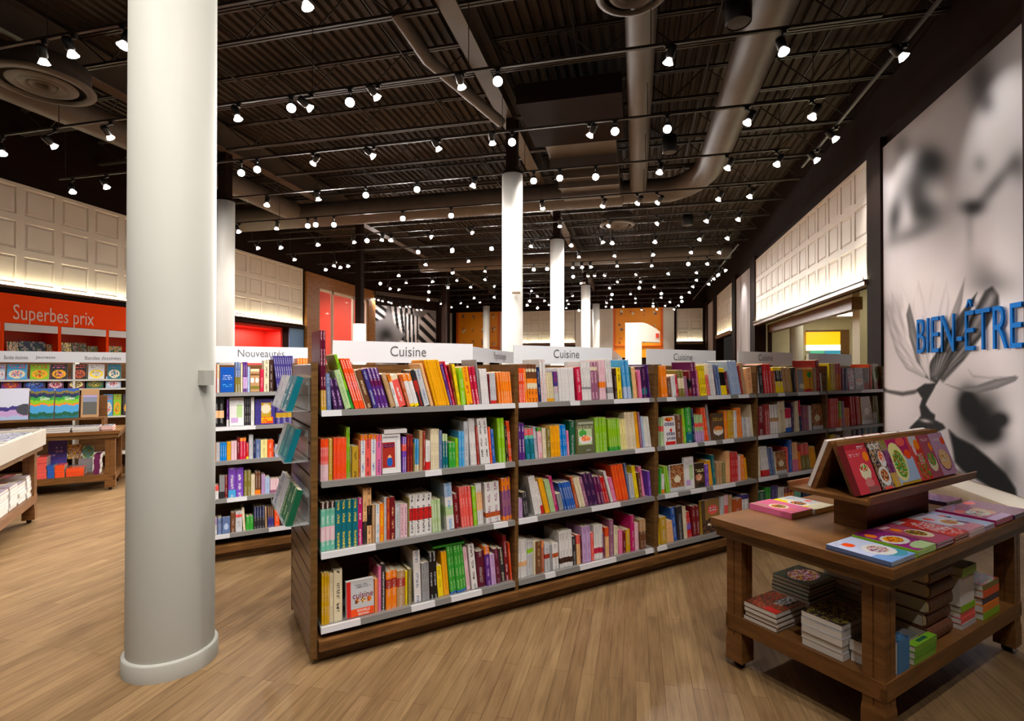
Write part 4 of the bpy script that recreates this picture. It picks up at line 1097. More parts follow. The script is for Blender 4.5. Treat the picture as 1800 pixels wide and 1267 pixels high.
def add_row(F0, Pref, rows, row, bay, crop, data, s_lo, s_hi, off=0.022, rowname=None, bayname=None):
    """data: (xb0, xb1, ytop, n, colour, lean, bands, ink) in the coordinates of a measured crop (ox, oy, scale)"""
    ox, oy, sc = crop; z0 = rows[row]
    prev_a = 0.0; prev_s1 = s_lo; prev_h = 0
    rs = random.Random(bay * 10 + row)
    spec = []
    for e in data:
        e = list(e) + [None] * (8 - len(e))
        face = isinstance(e[3], str)
        spec.append(e)
    for gi, (xb0, xb1, yt, n, colr, lean, bands, ink) in enumerate(spec):
        s0 = SZ(ox + xb0 / sc, 700, off, Pref)[0]; s1 = SZ(ox + xb1 / sc, 700, off, Pref)[0]
        xm = (xb0 + xb1) / 2 - (lean or 0)
        st, zt = SZ(ox + xm / sc, oy + yt / sc, off, Pref)
        sm = (s0 + s1) / 2
        ds, dz = sm - st, zt - z0
        h = math.hypot(ds, dz) if lean else dz
        a = math.atan2(ds, dz) if lean else 0.0
        s0 = max(s0, prev_s1); s1 = min(s1, s_hi)
        if s1 - s0 < 0.004: continue
        maxh = (rows[row - 1] - 0.035 - z0) if row else 0.6
        h = max(0.08, min(h, maxh / math.cos(a)))
        # a leaning book rests against the one before it
        if prev_h:
            zr = min(h, prev_h)
            lim = math.atan2(max(0.0, (s0 - prev_s1)) + zr * math.tan(prev_a) + .009, zr)
            a = min(a, lim)
        else: a = min(a, math.atan2(max(0.0, s0 - s_lo) + .006, h))
        a = max(0.0, a)
        if isinstance(n, str):
            FACES.append(dict(F=F0, s0=s0, s1=s1, z=z0, h=h, kind=n, col=colr, row=row, bay=bay, off=off, gi=gi, rn=rowname or ROWN[row], bn=bayname, Pref=Pref))
            prev_a = 0.0; prev_s1 = s1; prev_h = h
            continue
        wfp = (s1 - s0) / n; t = wfp * math.cos(a) * 0.985
        for i in range(n):
            s = s0 + i * wfp
            hh = h * (1 + (rs.uniform(-.004, .004) if n > 1 else 0))
            d = min(0.24, max(0.11, hh * rs.uniform(.70, .78))); back = rs.uniform(0, .012)
            px, py = proj(Pref + U * s - N * off + ZV * z0); px2, _ = proj(Pref + U * (s + t) - N * off + ZV * z0); _, py3 = proj(Pref + U * s - N * off + ZV * (z0 + hh))
            BOOKS.append(dict(Pref=Pref, s=s, t=t, a=a, h=hh, d=d, y=off + back, z=z0, col=colr, bands=bands or (), ink=ink, n=n, i=i, gi=gi, row=row, bay=bay, area=(px2 - px) * (py - py3), key=(bay, row, gi), rn=rowname or ROWN[row], bn=bayname))
        prev_a = a; prev_s1 = s1; prev_h = h
K1 = (530, 580, 4.526); K2 = (500, 830, 3.84); K3 = (890, 590, 5.76); K4 = (890, 800, 4.871)
K5 = (1140, 600, 6.335); K6 = (1140, 780, 5.509); K7 = (1310, 610, 6.923); K8 = (1310, 760, 6.923)
def bay_rows(i): return POSTS[i] + 0.016, POSTS[i + 1] - 0.014
def row_(bay, row, crop, data):
    lo, hi = bay_rows(bay)
    add_row(None, P0, ROWZ, row, bay, crop, data, lo, hi, bayname=BAYN[bay] + ' bay')
row_(0, 0, K1, [
 (130, 200, 2, 2, 'maroon', 45, [(0, .25, 'gold')], 'pale pink'), (206, 240, 345, 1, 'slate blue', 14), (262, 340, 392, 2, 'dark purple', 62, None, 'lilac'),
 (352, 400, 330, 1, 'pale green', 112), (402, 426, 197, 1, 'lime green', 140, [(0, .35, 'green')], 'dark green'), (430, 512, 230, 4, 'red orange', 125, [(.38, .55, 'coral')], 'white'),
 (515, 523, 312, 1, 'cream', 100), (526, 570, 322, 1, 'brown', 92, None, 'cream'), (575, 609, 315, 1, 'indigo', 96, None, 'light grey'), (613, 697, 306, 3, 'purple', 92, [(.55, .72, 'plum')], 'white'),
 (715, 752, 352, 1, 'tan', 80), (756, 782, 352, 1, 'white', 75, [(.76, 1, 'orange')], 'charcoal'), (786, 842, 362, 1, 'coral', 76, [(.84, 1, 'cream')], 'white'), (846, 870, 356, 1, 'rust', 76),
 (874, 942, 352, 2, 'white', 72, [(.78, 1, 'orange'), (0, .09, 'yellow')], 'light grey'), (948, 982, 322, 1, 'charcoal', 80, [(.4, .7, 'brick red')], 'red'), (986, 1030, 320, 1, 'light grey', 76, None, 'slate blue'),
 (1034, 1056, 270, 1, 'peach', 92), (1070, 1186, 240, 6, 'amber', 95, None, 'mustard'), (1190, 1210, 272, 1, 'purple', 84), (1212, 1229, 250, 1, 'crimson', 82), (1231, 1246, 282, 1, 'dark red', 60, None, 'gold'),
 (1250, 1276, 272, 2, 'yellow', 52, None, 'olive'), (1280, 1318, 302, 1, 'lime green', 30), (1324, 1370, 296, 1, 'amber', 45, None, 'red'), (1374, 1420, 292, 2, 'crimson', 45, None, 'white'),
 (1424, 1437, 236, 1, 'grey', 38), (1440, 1500, 310, 3, 'white', 26, None, 'light grey'), (1502, 1509, 350, 1, 'dark red', 14), (1511, 1562, 340, 2, 'light grey', 16, [(0, .1, 'red')]), (1580, 1696, 334, 6, 'orange', 22)])
row_(0, 1, K1, [
 (118, 217, 870, 5, 'coral', 0, [(0, .38, 'pale pink'), (.8, 1, 'red orange')], 'white'), (220, 249, 866, 1, 'gold', 0), (256, 361, 858, 7, 'red orange', 0, None, 'coral'), (363, 386, 775, 2, 'lime green', 0),
 (388, 403, 930, 1, 'olive', 0), (407, 456, 926, 1, 'gold', 0, None, 'dark brown'), (458, 472, 880, 1, 'rust', 0), (476, 511, 834, 1, 'white', 0, [(.86, 1, 'orange')], 'blue'), (513, 557, 836, 1, 'coral', 0, [(.9, 1, 'orange')], 'maroon'),
 (559, 596, 830, 1, 'white', 0, [(.88, 1, 'orange')], 'blue'), (598, 639, 834, 1, 'pink', 0, [(.85, 1, 'coral')], 'indigo'), (644, 796, 828, 'chef', 'white', 0), (806, 840, 852, 2, 'violet', 0, [(.6, .8, 'coral')], 'white'),
 (843, 890, 836, 2, 'dark red', 0, None, 'rust'), (892, 903, 900, 1, 'olive', 0), (906, 936, 870, 2, 'sky blue', 0, [(0, .2, 'cream')]), (944, 972, 802, 1, 'tan', 0), (974, 989, 806, 1, 'brick red', 0), (991, 1026, 880, 1, 'white', 0, [(0, .28, 'red')]),
 (1034, 1102, 790, 3, 'cream', 4), (1105, 1128, 800, 1, 'slate blue', 4), (1131, 1167, 830, 2, 'teal', 6, [(.8, 1, 'pale green')], 'cream'), (1178, 1232, 896, 2, 'green', 6), (1235, 1256, 862, 1, 'lime green', 6, None, 'olive'),
 (1259, 1301, 806, 2, 'sky blue', 6), (1303, 1338, 727, 1, 'light grey', 6), (1356, 1402, 706, 2, 'white', 24), (1404, 1418, 764, 1, 'brick red', 18), (1430, 1506, 702, 2, 'white', 33, None, 'charcoal'), (1508, 1522, 772, 1, 'red orange', 22),
 (1524, 1547, 790, 1, 'blue', 20), (1578, 1627, 700, 2, 'lime green', 20), (1634, 1655, 762, 1, 'charcoal', 20, None, 'gold'), (1660, 1700, 725, 2, 'red orange', 26, None, 'white')])
row_(0, 2, K2, [
 (222, 346, 206, 3, 'mint green', 2, [(.87, 1, 'dark brown'), (.2, .5, 'pale pink')], 'white'), (348, 500, 190, 4, 'teal', 2, None, 'yellow'), (502, 531, 176, 1, 'magenta', 4, None, 'white'),
 (534, 561, 106, 1, 'peach', 2, [(0, .4, 'charcoal')], 'brown'), (563, 593, 106, 1, 'peach', 4, [(.32, .68, 'black')], 'brown'), (596, 616, 222, 1, 'tan', 2), (620, 646, 220, 1, 'white', 2, None, 'sky blue'), (648, 676, 212, 1, 'orange', 2, None, 'yellow'),
 (678, 694, 172, 1, 'light grey', 2), (696, 720, 176, 1, 'brick red', 2, None, 'orange'), (722, 751, 170, 1, 'dark red', 2, None, 'peach'), (754, 786, 212, 1, 'light grey', 2), (789, 836, 218, 2, 'pale pink', 2, None, 'mauve'), (838, 848, 174, 1, 'olive', 0),
 (850, 1000, 150, 4, 'white', 2, [(.37, .67, 'red')], 'charcoal'), (1003, 1062, 186, 3, 'pale green', 10, None, 'white'), (1104, 1155, 76, 1, 'white', 24, [(.7, 1, 'pale blue'), (.3, .5, 'pale green')], 'sky blue'), (1158, 1188, 148, 1, 'dark red', 16),
 (1200, 1278, 100, 4, 'coral', 22), (1282, 1306, 96, 1, 'lime green', 18), (1310, 1350, 80, 2, 'white', 20, [(.35, .8, 'peach')]), (1366, 1465, 70, 2, 'white', 14, [(.14, .26, 'rust')], 'mauve'), (1480, 1545, 40, 2, 'orange', 14, [(.1, .7, 'mauve')], 'purple')])
row_(0, 3, K2, [
 (228, 252, 690, 1, 'slate blue', 0), (256, 308, 682, 3, 'mustard', 0), (310, 336, 686, 1, 'cream', 0), (340, 398, 662, 1, 'cream', 4, None, 'charcoal'), (422, 612, 735, 'larousse', 'light grey', 0), (614, 636, 724, 2, 'orange', 0), (639, 659, 640, 1, 'pink', 0),
 (661, 687, 624, 1, 'charcoal', 2, None, 'white'), (690, 764, 668, 2, 'orange', 2, [(.55, .8, 'brick red')]), (766, 820, 668, 1, 'tan', 2, [(.55, .8, 'brick red')]), (822, 834, 668, 1, 'yellow', 2), (838, 864, 655, 1, 'olive', 2), (885, 932, 532, 1, 'white', 14, None, 'slate blue'),
 (935, 985, 612, 2, 'grey', 8), (988, 1040, 542, 2, 'black', 14, None, 'light grey'), (1045, 1082, 636, 1, 'yellow', 20), (1085, 1120, 540, 1, 'amber', 24), (1125, 1236, 500, 5, 'green', 30, [(0, .05, 'blue')], 'pale green'), (1238, 1262, 510, 1, 'pale pink', 30),
 (1270, 1308, 492, 1, 'white', 30, None, 'charcoal'), (1312, 1364, 536, 1, 'maroon', 14), (1368, 1400, 500, 1, 'purple', 20, [(.8, 1, 'orange')], 'lilac'), (1402, 1432, 556, 1, 'lilac', 16), (1436, 1468, 520, 1, 'maroon', 24, None, 'mauve'), (1471, 1500, 520, 1, 'charcoal', 20, None, 'cream'),
 (1502, 1526, 430, 1, 'dark red', 24, None, 'pale pink'), (1532, 1552, 476, 2, 'red orange', 20)])
row_(1, 0, K3, [
 (138, 198, 330, 3, 'red orange', 10, None, 'white'), (200, 222, 336, 1, 'orange', 28), (226, 330, 290, 3, 'orange', 26, [(.62, 1, 'brown'), (.35, .5, 'cream'), (.8, .88, 'cream')], 'dark brown'), (335, 366, 320, 1, 'navy', 26), (370, 416, 240, 2, 'white', 26, None, 'red'),
 (424, 498, 370, 4, 'cream', 24, [(0, .1, 'amber')], 'olive'), (500, 542, 362, 2, 'light grey', 20, [(.5, 1, 'indigo')], 'crimson'), (550, 704, 325, 6, 'white', 20, None, 'light grey'), (728, 776, 320, 1, 'crimson', 30, None, 'pale pink'),
 (780, 866, 262, 3, 'white', 20, [(.28, .34, 'grey')]), (870, 946, 270, 2, 'mauve', 26, [(.78, .88, 'cream')], 'pale pink'), (958, 1022, 250, 2, 'pale pink', 16, [(.3, .45, 'orange')]), (1036, 1096, 240, 2, 'white', 36, [(.15, .3, 'grey')]),
 (1112, 1136, 330, 1, 'dark brown', 18), (1138, 1182, 326, 1, 'yellow', 22, None, 'black'), (1208, 1272, 246, 2, 'sky blue', 38, [(0, .3, 'pale blue')]), (1274, 1292, 312, 1, 'dark green', 30), (1294, 1336, 322, 2, 'peach', 30), (1339, 1354, 370, 1, 'brick red', 26), (1358, 1390, 352, 1, 'pink', 26),
 (1394, 1440, 312, 1, 'dark purple', 24, [(.1, .3, 'teal')], 'mauve'), (1462, 1540, 292, 4, 'purple', 34, None, 'light grey')])
row_(1, 1, K3, [
 (142, 200, 886, 2, 'purple', 14, None, 'white'), (212, 300, 950, 2, 'teal', 28, [(.8, 1, 'coral'), (.68, .8, 'mint green')], 'sky blue'), (303, 332, 922, 2, 'light grey', 28, None, 'blue'), (338, 376, 932, 1, 'pale pink', 20, [(.88, 1, 'green')], 'coral'), (378, 412, 940, 1, 'cream', 14),
 (414, 456, 932, 1, 'olive', 8), (458, 556, 912, 4, 'amber', 16), (560, 628, 906, 3, 'azure', 22), (630, 652, 962, 1, 'pink', 14, None, 'white'), (656, 712, 862, 1, 'dark green', 4), (716, 906, 850, 'delice', 'olive', 0), (914, 1034, 830, 5, 'lime green', 18),
 (1050, 1166, 840, 5, 'lime green', 24, [(.0, .12, 'green')]), (1170, 1228, 846, 2, 'pale yellow', 26), (1232, 1322, 776, 4, 'cream', 30), (1324, 1366, 770, 2, 'amber', 36), (1368, 1388, 776, 1, 'mauve', 34), (1390, 1410, 820, 2, 'pale blue', 30), (1414, 1490, 822, 3, 'white', 34, None, 'pale green')])
row_(1, 2, K4, [
 (112, 146, 370, 1, 'lilac', 0), (154, 200, 322, 2, 'charcoal', 20), (252, 306, 186, 2, 'white', 62), (308, 336, 236, 1, 'white', 62, [(0, .25, 'red')]), (340, 380, 206, 2, 'amber', 68), (384, 426, 216, 2, 'pale green', 60), (429, 456, 186, 1, 'magenta', 60), (462, 500, 332, 1, 'grey', 30),
 (506, 606, 236, 5, 'blue', 56, None, 'light grey'), (608, 632, 190, 1, 'rust', 52), (634, 682, 196, 2, 'cream', 60), (684, 712, 196, 1, 'mauve', 60, None, 'pale pink'), (714, 792, 162, 2, 'dark purple', 60, None, 'mauve'), (794, 846, 186, 2, 'plum', 50), (849, 888, 190, 2, 'red', 54),
 (898, 918, 142, 1, 'white', 68), (920, 952, 196, 2, 'pink', 46), (958, 1052, 86, 4, 'red orange', 56, None, 'orange'), (1054, 1068, 72, 1, 'slate blue', 46), (1074, 1112, 162, 1, 'light grey', 20), (1115, 1142, 96, 1, 'yellow', 38), (1146, 1170, 152, 1, 'brown', 20), (1174, 1198, 102, 1, 'pink', 36), (1226, 1256, 136, 1, 'violet', 14)])
row_(1, 3, K4, [
 (104, 182, 726, 3, 'white', 0, [(.3, .42, 'peach')]), (184, 236, 736, 2, 'light grey', 0, [(.66, .78, 'lime green')]), (238, 252, 740, 1, 'cream', 2), (256, 306, 736, 1, 'brown', 2, None, 'tan'), (309, 332, 740, 2, 'rust', 4, [(.8, 1, 'orange')]), (336, 378, 756, 1, 'light grey', 6, [(.46, .62, 'brick red')]),
 (382, 404, 770, 1, 'grey', 6), (406, 456, 756, 1, 'white', 8, [(.46, .62, 'rust')]), (466, 572, 650, 4, 'white', 12, [(.12, .27, 'dark brown')]), (575, 606, 700, 1, 'charcoal', 10), (610, 640, 686, 1, 'peach', 8, [(.7, 1, 'coral')]), (643, 656, 690, 1, 'maroon', 6), (660, 730, 610, 2, 'lilac', 10),
 (733, 756, 666, 1, 'coral', 8), (760, 828, 600, 3, 'white', 4, [(.18, .34, 'crimson')]), (831, 852, 670, 1, 'plum', 4), (858, 890, 622, 2, 'peach', 6, [(.7, 1, 'red orange')]), (894, 930, 556, 1, 'mauve', 4), (932, 964, 612, 1, 'cream', 2), (968, 1002, 640, 2, 'pink', 2), (1004, 1030, 646, 1, 'dark red', 2),
 (1034, 1070, 640, 1, 'mustard', 4), (1074, 1104, 516, 1, 'magenta', 6), (1107, 1142, 582, 2, 'pale pink', 6), (1148, 1200, 552, 2, 'brown', 6, [(.6, 1, 'tan')])])
row_(2, 0, K5, [
 (160, 226, 272, 2, 'orange', 24), (232, 272, 400, 1, 'brown', 20), (275, 318, 382, 1, 'white', 24), (322, 356, 372, 1, 'crimson', 30), (360, 416, 322, 2, 'olive', 28, [(.3, .7, 'cream')]), (420, 456, 392, 2, 'mauve', 28), (460, 498, 332, 1, 'dark red', 20, [(.3, .7, 'black')]),
 (502, 556, 230, 3, 'plum', 36, None, 'pale pink'), (558, 582, 322, 1, 'pink', 30), (590, 662, 272, 3, 'yellow', 40, None, 'black'), (665, 702, 382, 1, 'coral', 36), (705, 762, 252, 4, 'white', 46), (765, 776, 300, 1, 'maroon', 40), (780, 822, 262, 2, 'slate blue', 44),
 (826, 886, 300, 3, 'yellow', 44, [(.35, .85, 'black')]), (889, 918, 340, 1, 'dark red', 40), (935, 1046, 222, 4, 'pale blue', 64), (1048, 1062, 270, 1, 'brick red', 50), (1064, 1096, 242, 2, 'tan', 50), (1112, 1198, 300, 1, 'peach', 24, None, 'coral')])
row_(2, 1, K5, [
 (150, 176, 850, 1, 'pale green', 0, [(.5, .7, 'coral')]), (180, 312, 836, 'otes', 'white', 0), (316, 384, 822, 1, 'brown', 10), (386, 402, 822, 1, 'rust', 14), (405, 432, 752, 1, 'lime green', 34), (436, 500, 742, 1, 'green', 30, [(0, .3, 'teal')]), (504, 532, 752, 1, 'navy', 30),
 (536, 630, 822, 4, 'pale green', 28, [(.55, .7, 'coral'), (0, .4, 'lilac')]), (634, 686, 742, 2, 'red orange', 46), (690, 712, 702, 1, 'grey', 44), (716, 852, 800, 'burger', 'brown', 0), (858, 890, 772, 1, 'orange', 8), (893, 966, 772, 3, 'mustard', 10), (969, 1002, 772, 1, 'white', 10), (1008, 1062, 742, 2, 'orange', 26),
 (1066, 1112, 852, 1, 'light grey', 8), (1114, 1162, 852, 2, 'white', 16), (1166, 1200, 702, 1, 'cream', 32)])
row_(2, 2, K6, [
 (113, 128, 240, 1, 'green', 0), (130, 166, 292, 1, 'white', 0, [(0, .2, 'orange')]), (180, 214, 222, 2, 'lime green', 34), (218, 352, 205, 'photo', 'white', 0), (356, 450, 132, 'white cover', 'white', 0), (454, 552, 190, 'bowls', 'brown', 0), (556, 592, 202, 1, 'violet', 16), (600, 636, 168, 1, 'amber', 26), (640, 666, 112, 1, 'teal', 20),
 (674, 716, 182, 2, 'tan', 4), (720, 756, 182, 1, 'olive', 4), (760, 800, 72, 2, 'peach', 6), (804, 876, 82, 3, 'red', 8), (879, 896, 112, 1, 'pale pink', 6), (899, 936, 112, 1, 'orange', 12), (938, 972, 142, 2, 'amber', 24)])
row_(2, 3, K6, [
 (94, 118, 762, 1, 'yellow', 8), (120, 180, 712, 1, 'gold', 8), (184, 246, 752, 3, 'light grey', 24, [(.0, 1, 'peach')]), (250, 288, 622, 1, 'blue', 30), (292, 348, 612, 1, 'charcoal', 18, None, 'grey'), (350, 382, 612, 1, 'cream', 20), (386, 432, 666, 2, 'red', 28, [(.3, .55, 'violet')]), (436, 506, 602, 2, 'dark red', 16),
 (520, 700, 542, 'grill', 'gold', 0), (704, 738, 512, 1, 'light grey', 0), (740, 776, 496, 1, 'pale pink', 0, [(.2, .7, 'coral')]), (780, 816, 498, 1, 'tan', 0), (820, 906, 532, 1, 'rust', 0), (910, 972, 490, 2, 'white', 2, [(.85, 1, 'indigo')])])
row_(3, 0, K7, [
 (150, 182, 262, 1, 'white', 24), (185, 240, 222, 1, 'charcoal', 24), (244, 342, 210, 3, 'red', 36, None, 'pale pink'), (348, 380, 300, 1, 'rust', 20), (384, 482, 252, 4, 'yellow', 36, [(.45, .88, 'charcoal')], 'white'), (488, 560, 252, 2, 'tan', 40), (563, 596, 260, 1, 'gold', 36), (600, 634, 250, 1, 'charcoal', 20),
 (640, 830, 272, 'tree', 'orange', 0), (836, 878, 250, 1, 'tan', 10), (882, 928, 162, 1, 'brick red', 26), (932, 978, 322, 2, 'white', 20)])
row_(3, 1, K7, [
 (152, 246, 722, 1, 'dark red', 8), (250, 322, 702, 2, 'brick red', 32, None, 'pale pink'), (328, 420, 702, 3, 'white', 26, [(.42, .55, 'tan')]), (424, 512, 662, 1, 'cream', 20), (516, 572, 752, 1, 'white', 16, [(.6, 1, 'crimson'), (0, .2, 'blue')]), (575, 604, 680, 1, 'dark purple', 16), (636, 668, 662, 1, 'cream', 26), (671, 702, 652, 2, 'crimson', 30, [(.0, .5, 'navy')]),
 (730, 792, 712, 2, 'mauve', 16, None, 'gold'), (796, 818, 712, 1, 'white', 12), (822, 966, 692, 'photo', 'charcoal', 0)])
row_(3, 2, K8, [
 (142, 200, 182, 3, 'cream', 8), (228, 312, 182, 3, 'white', 50, [(0, .2, 'red')]), (316, 374, 192, 2, 'slate blue', 40), (380, 512, 232, 'photo', 'cream', 0), (515, 530, 180, 1, 'coral', 10), (533, 578, 90, 1, 'blue', 12), (586, 662, 122, 4, 'pink', 20, [(.4, 1, 'peach')]), (665, 692, 242, 1, 'orange', 20), (700, 796, 142, 2, 'olive', 30, [(.55, 1, 'coral')]), (800, 878, 202, 2, 'amber', 56)])
row_(3, 3, K8, [
 (122, 150, 782, 1, 'cream', 0), (154, 252, 722, 1, 'dark green', 0), (256, 318, 672, 2, 'green', 0), (322, 402, 652, 2, 'indigo', 0), (408, 476, 672, 1, 'white', 0), (480, 604, 672, 3, 'dark red', 0, [(.3, .8, 'orange')]), (616, 690, 672, 2, 'mint green', 0), (700, 800, 640, 3, 'navy', 0)])
row_(4, 0, K7, [
 (1036, 1112, 200, 2, 'yellow', 14), (1115, 1182, 200, 3, 'orange', 14, [(.6, 1, 'coral')]), (1186, 1226, 252, 2, 'mauve', 8), (1229, 1260, 252, 1, 'slate blue', 6), (1264, 1340, 252, 'floral', 'pink', 0), (1344, 1452, 252, 'burger', 'dark brown', 0), (1456, 1530, 252, 1, 'grey', 4, [(0, .3, 'red')]), (1536, 1568, 210, 1, 'red orange', 10), (1572, 1672, 205, 'salad', 'green', 0)])
row_(4, 1, K7, [
 (1040, 1152, 626, 4, 'coral', 10), (1156, 1192, 662, 1, 'lime green', 14, [(0, .35, 'orange')]), (1194, 1214, 660, 1, 'lilac', 10), (1218, 1286, 742, 2, 'orange', 6), (1306, 1392, 602, 3, 'red', 26), (1395, 1420, 602, 1, 'coral', 24), (1424, 1560, 602, 'photo', 'amber', 0), (1566, 1612, 602, 2, 'olive', 30, [(.0, .4, 'light grey')]), (1626, 1676, 602, 2, 'pale green', 34)])
row_(4, 2, K7, [(1040, 1110, 1062, 2, 'yellow', 0), (1112, 1160, 1072, 2, 'white', 0), (1200, 1300, 1010, 2, 'light grey', 0), (1310, 1420, 1005, 2, 'charcoal', 0), (1430, 1660, 960, 3, 'teal', 0)])
row_(4, 3, K8, [(1030, 1200, 700, 3, 'dark red', 0), (1210, 1400, 690, 4, 'cream', 0), (1410, 1560, 700, 3, 'navy', 0)])
# bookcase behind the column
J1 = (360, 580, 5.76); J2 = (360, 760, 5.28)
def qrow(row, crop, data, pre=None):
    add_row(None, Q0, QROW, row, 9 + (row % 1), crop, data, QP[0] + 0.02, QP[2] - 0.02, rowname=['top', 'second', 'third', 'fourth', 'bottom'][row], bayname='rear bookcase')
qrow(0, J1, [(64, 120, 345, 1, 'brick red', 0, [(.5, 1, 'rust')]), (123, 146, 345, 1, 'white', 0, [(.5, 1, 'cream')]), (155, 300, 377, 'blue cover', 'blue', 0), (308, 360, 325, 2, 'slate blue', 0, [(0, .5, 'olive')], 'light grey'), (364, 382, 340, 1, 'cream', 0), (388, 431, 325, 2, 'purple', 0, [(.12, .5, 'lilac')]), (433, 456, 370, 1, 'pale blue', 0),
 (460, 556, 394, 'tan cover', 'tan', 0), (560, 596, 394, 1, 'crimson', 0), (599, 650, 306, 1, 'cream', 0, None, 'charcoal'), (654, 694, 300, 1, 'dark brown', 0), (735, 935, 262, 9, 'indigo', 44, None, 'light grey'), (945, 1050, 285, 4, 'orange', 6)])
qrow(1, J1, [(60, 84, 702, 1, 'pale pink', 0), (92, 196, 685, 2, 'black', 0, [(.3, .55, 'peach')]), (222, 244, 702, 1, 'purple', 0, [(0, .25, 'white')]), (248, 400, 686, 'white cover', 'light grey', 0), (404, 466, 686, 3, 'charcoal', 0), (469, 502, 680, 1, 'white', 0), (508, 716, 700, 'gold cover', 'indigo', 0), (722, 892, 700, 3, 'indigo', 0, [(.25, .45, 'gold')]), (900, 1060, 690, 4, 'dark purple', 0)])
qrow(2, J2, [(64, 106, 96, 2, 'peach', 0, [(.0, 1, 'orange')]), (109, 142, 96, 1, 'light grey', 0), (145, 206, 96, 3, 'azure', 0), (208, 243, 86, 1, 'amber', 0), (246, 300, 80, 2, 'tan', 0, [(0, 1, 'pale pink')]), (303, 326, 50, 1, 'dark red', 0), (328, 386, 52, 2, 'crimson', 0, [(.85, 1, 'orange')]), (388, 408, 100, 1, 'red', 0, [(0, .15, 'yellow')]), (412, 452, 22, 2, 'light grey', 0), (455, 474, 80, 1, 'navy', 0),
 (476, 520, 66, 1, 'slate blue', 0), (522, 584, 66, 1, 'pale yellow', 0), (586, 636, 66, 1, 'red orange', 0), (638, 650, 80, 1, 'dark red', 0), (655, 700, 116, 1, 'pale blue', 0), (703, 790, 20, 3, 'pale blue', 6)])
qrow(3, J2, [(62, 98, 492, 1, 'pale pink', 0, [(0, .5, 'coral')]), (99, 132, 492, 1, 'white', 0, [(.6, 1, 'coral')]), (140, 188, 402, 2, 'grey', 0, [(0, .3, 'charcoal')]), (190, 216, 402, 1, 'dark red', 0), (222, 292, 328, 1, 'violet', 0, [(0, .25, 'sky blue')], 'white'), (295, 362, 326, 1, 'violet', 0, None, 'white'), (368, 432, 356, 2, 'olive', 0), (434, 468, 392, 1, 'cream', 0), (471, 522, 366, 2, 'brown', 0, [(0, .2, 'orange')]),
 (530, 562, 390, 2, 'lilac', 0), (564, 606, 412, 1, 'pale blue', 0), (610, 692, 432, 3, 'mauve', 0, [(.2, 1, 'pale pink')]), (695, 800, 420, 3, 'navy', 0)])
qrow(4, J2, [(64, 118, 802, 3, 'white', 0, [(.6, 1, 'lilac')]), (122, 162, 792, 1, 'slate blue', 0), (165, 242, 786, 'slate cover', 'slate blue', 0), (246, 288, 742, 1, 'brown', 0), (291, 352, 732, 1, 'light grey', 0, [(.7, .85, 'coral')]), (362, 384, 702, 1, 'cream', 18), (388, 456, 780, 2, 'green', 2), (460, 562, 690, 4, 'charcoal', 4, [(.5, 1, 'navy')]), (566, 584, 690, 1, 'tan', 10),
 (592, 648, 690, 3, 'indigo', 10, [(.5, 1, 'brown')]), (654, 700, 722, 1, 'red orange', 8), (706, 830, 820, 5, 'dark brown', 0)])

# ---- naming every book by what stands next to it
def article_list():
    groups = {}
    for q in BOOKS: groups.setdefault(q['key'], []).append(q)
    rowsd = {}
    for k, g in groups.items(): rowsd.setdefault(k[:2], []).append((k[2], g[0]['col'], g))
    for fce in FACES: rowsd.setdefault((fce['bay'], fce['row']), []).append((fce['gi'], 'face-out', None))
    used = {}
    NUM = {1: '', 2: 'two', 3: 'three', 4: 'four', 5: 'five', 6: 'six', 7: 'seven', 8: 'eight', 9: 'nine'}
    for rk, lst in rowsd.items():
        lst.sort(key=lambda q: q[0])
        for i, (gi, c, g) in enumerate(lst):
            if g is None: continue
            l = lst[i - 1][1] if i else None; r = lst[i + 1][1] if i + 1 < len(lst) else None
            q0 = g[0]; n = q0['n']
            where = '%s shelf of %s' % (q0['rn'], q0['bn'])
            if n == 1: head = '%s book' % c
            else: head = 'one of %s %s books' % (NUM[n], c)
            tails = []
            if l and r: tails.append('between %s and %s' % (l, r))
            if l: tails.append('right of %s' % l)
            if r: tails.append('left of %s' % r)
            if not l: tails.insert(0, 'first from the left')
            if not r: tails.insert(0, 'last on the right')
            size = ''
            cand = []
            for tl in tails: cand.append('%s, %s, %s' % (head, where, tl))
            feat = 'slim' if q0['t'] < .014 else ('thick' if q0['t'] > .04 else 'narrow')
            for tl in tails: cand.append('%s %s, %s, %s' % (feat, head, where, tl))
            if l and r:
                ll = lst[i - 2][1] if i > 1 else 'none'
                rr = lst[i + 2][1] if i + 2 < len(lst) else 'none'
                cand.append('%s, %s, after %s then %s' % (head, where, ll, l)); cand.append('%s, %s, before %s then %s' % (head, where, r, rr))
            for cc in cand:
                if cc not in used and len(cc.replace(',', '').split()) <= 16: break
            else: cc = '%s, %s, %s group from left' % (head, where, ORD[min(i, 16)])
            used[cc] = 1
            for q in g: q['label'] = cc; q['group'] = 'matching %s books %s' % (c, where + ' ' + ORD[min(i, 16)]) if n > 1 else 'books on the %s' % where
article_list()
order = sorted(range(len(BOOKS)), key=lambda i: -BOOKS[i]['area'])
KEEP = set(order[:300])
stuff = [[], [], [], [], []]
def book_matrix(q):
    o = Vector(q['Pref'] + U * q['s'] - N * q['y'] + ZV * q['z'])
    Fm = frame_un((0, 0, 0)); Fm.translation = o
    return Fm @ Matrix.Rotation(-q['a'], 4, 'Y')
pg = MB()
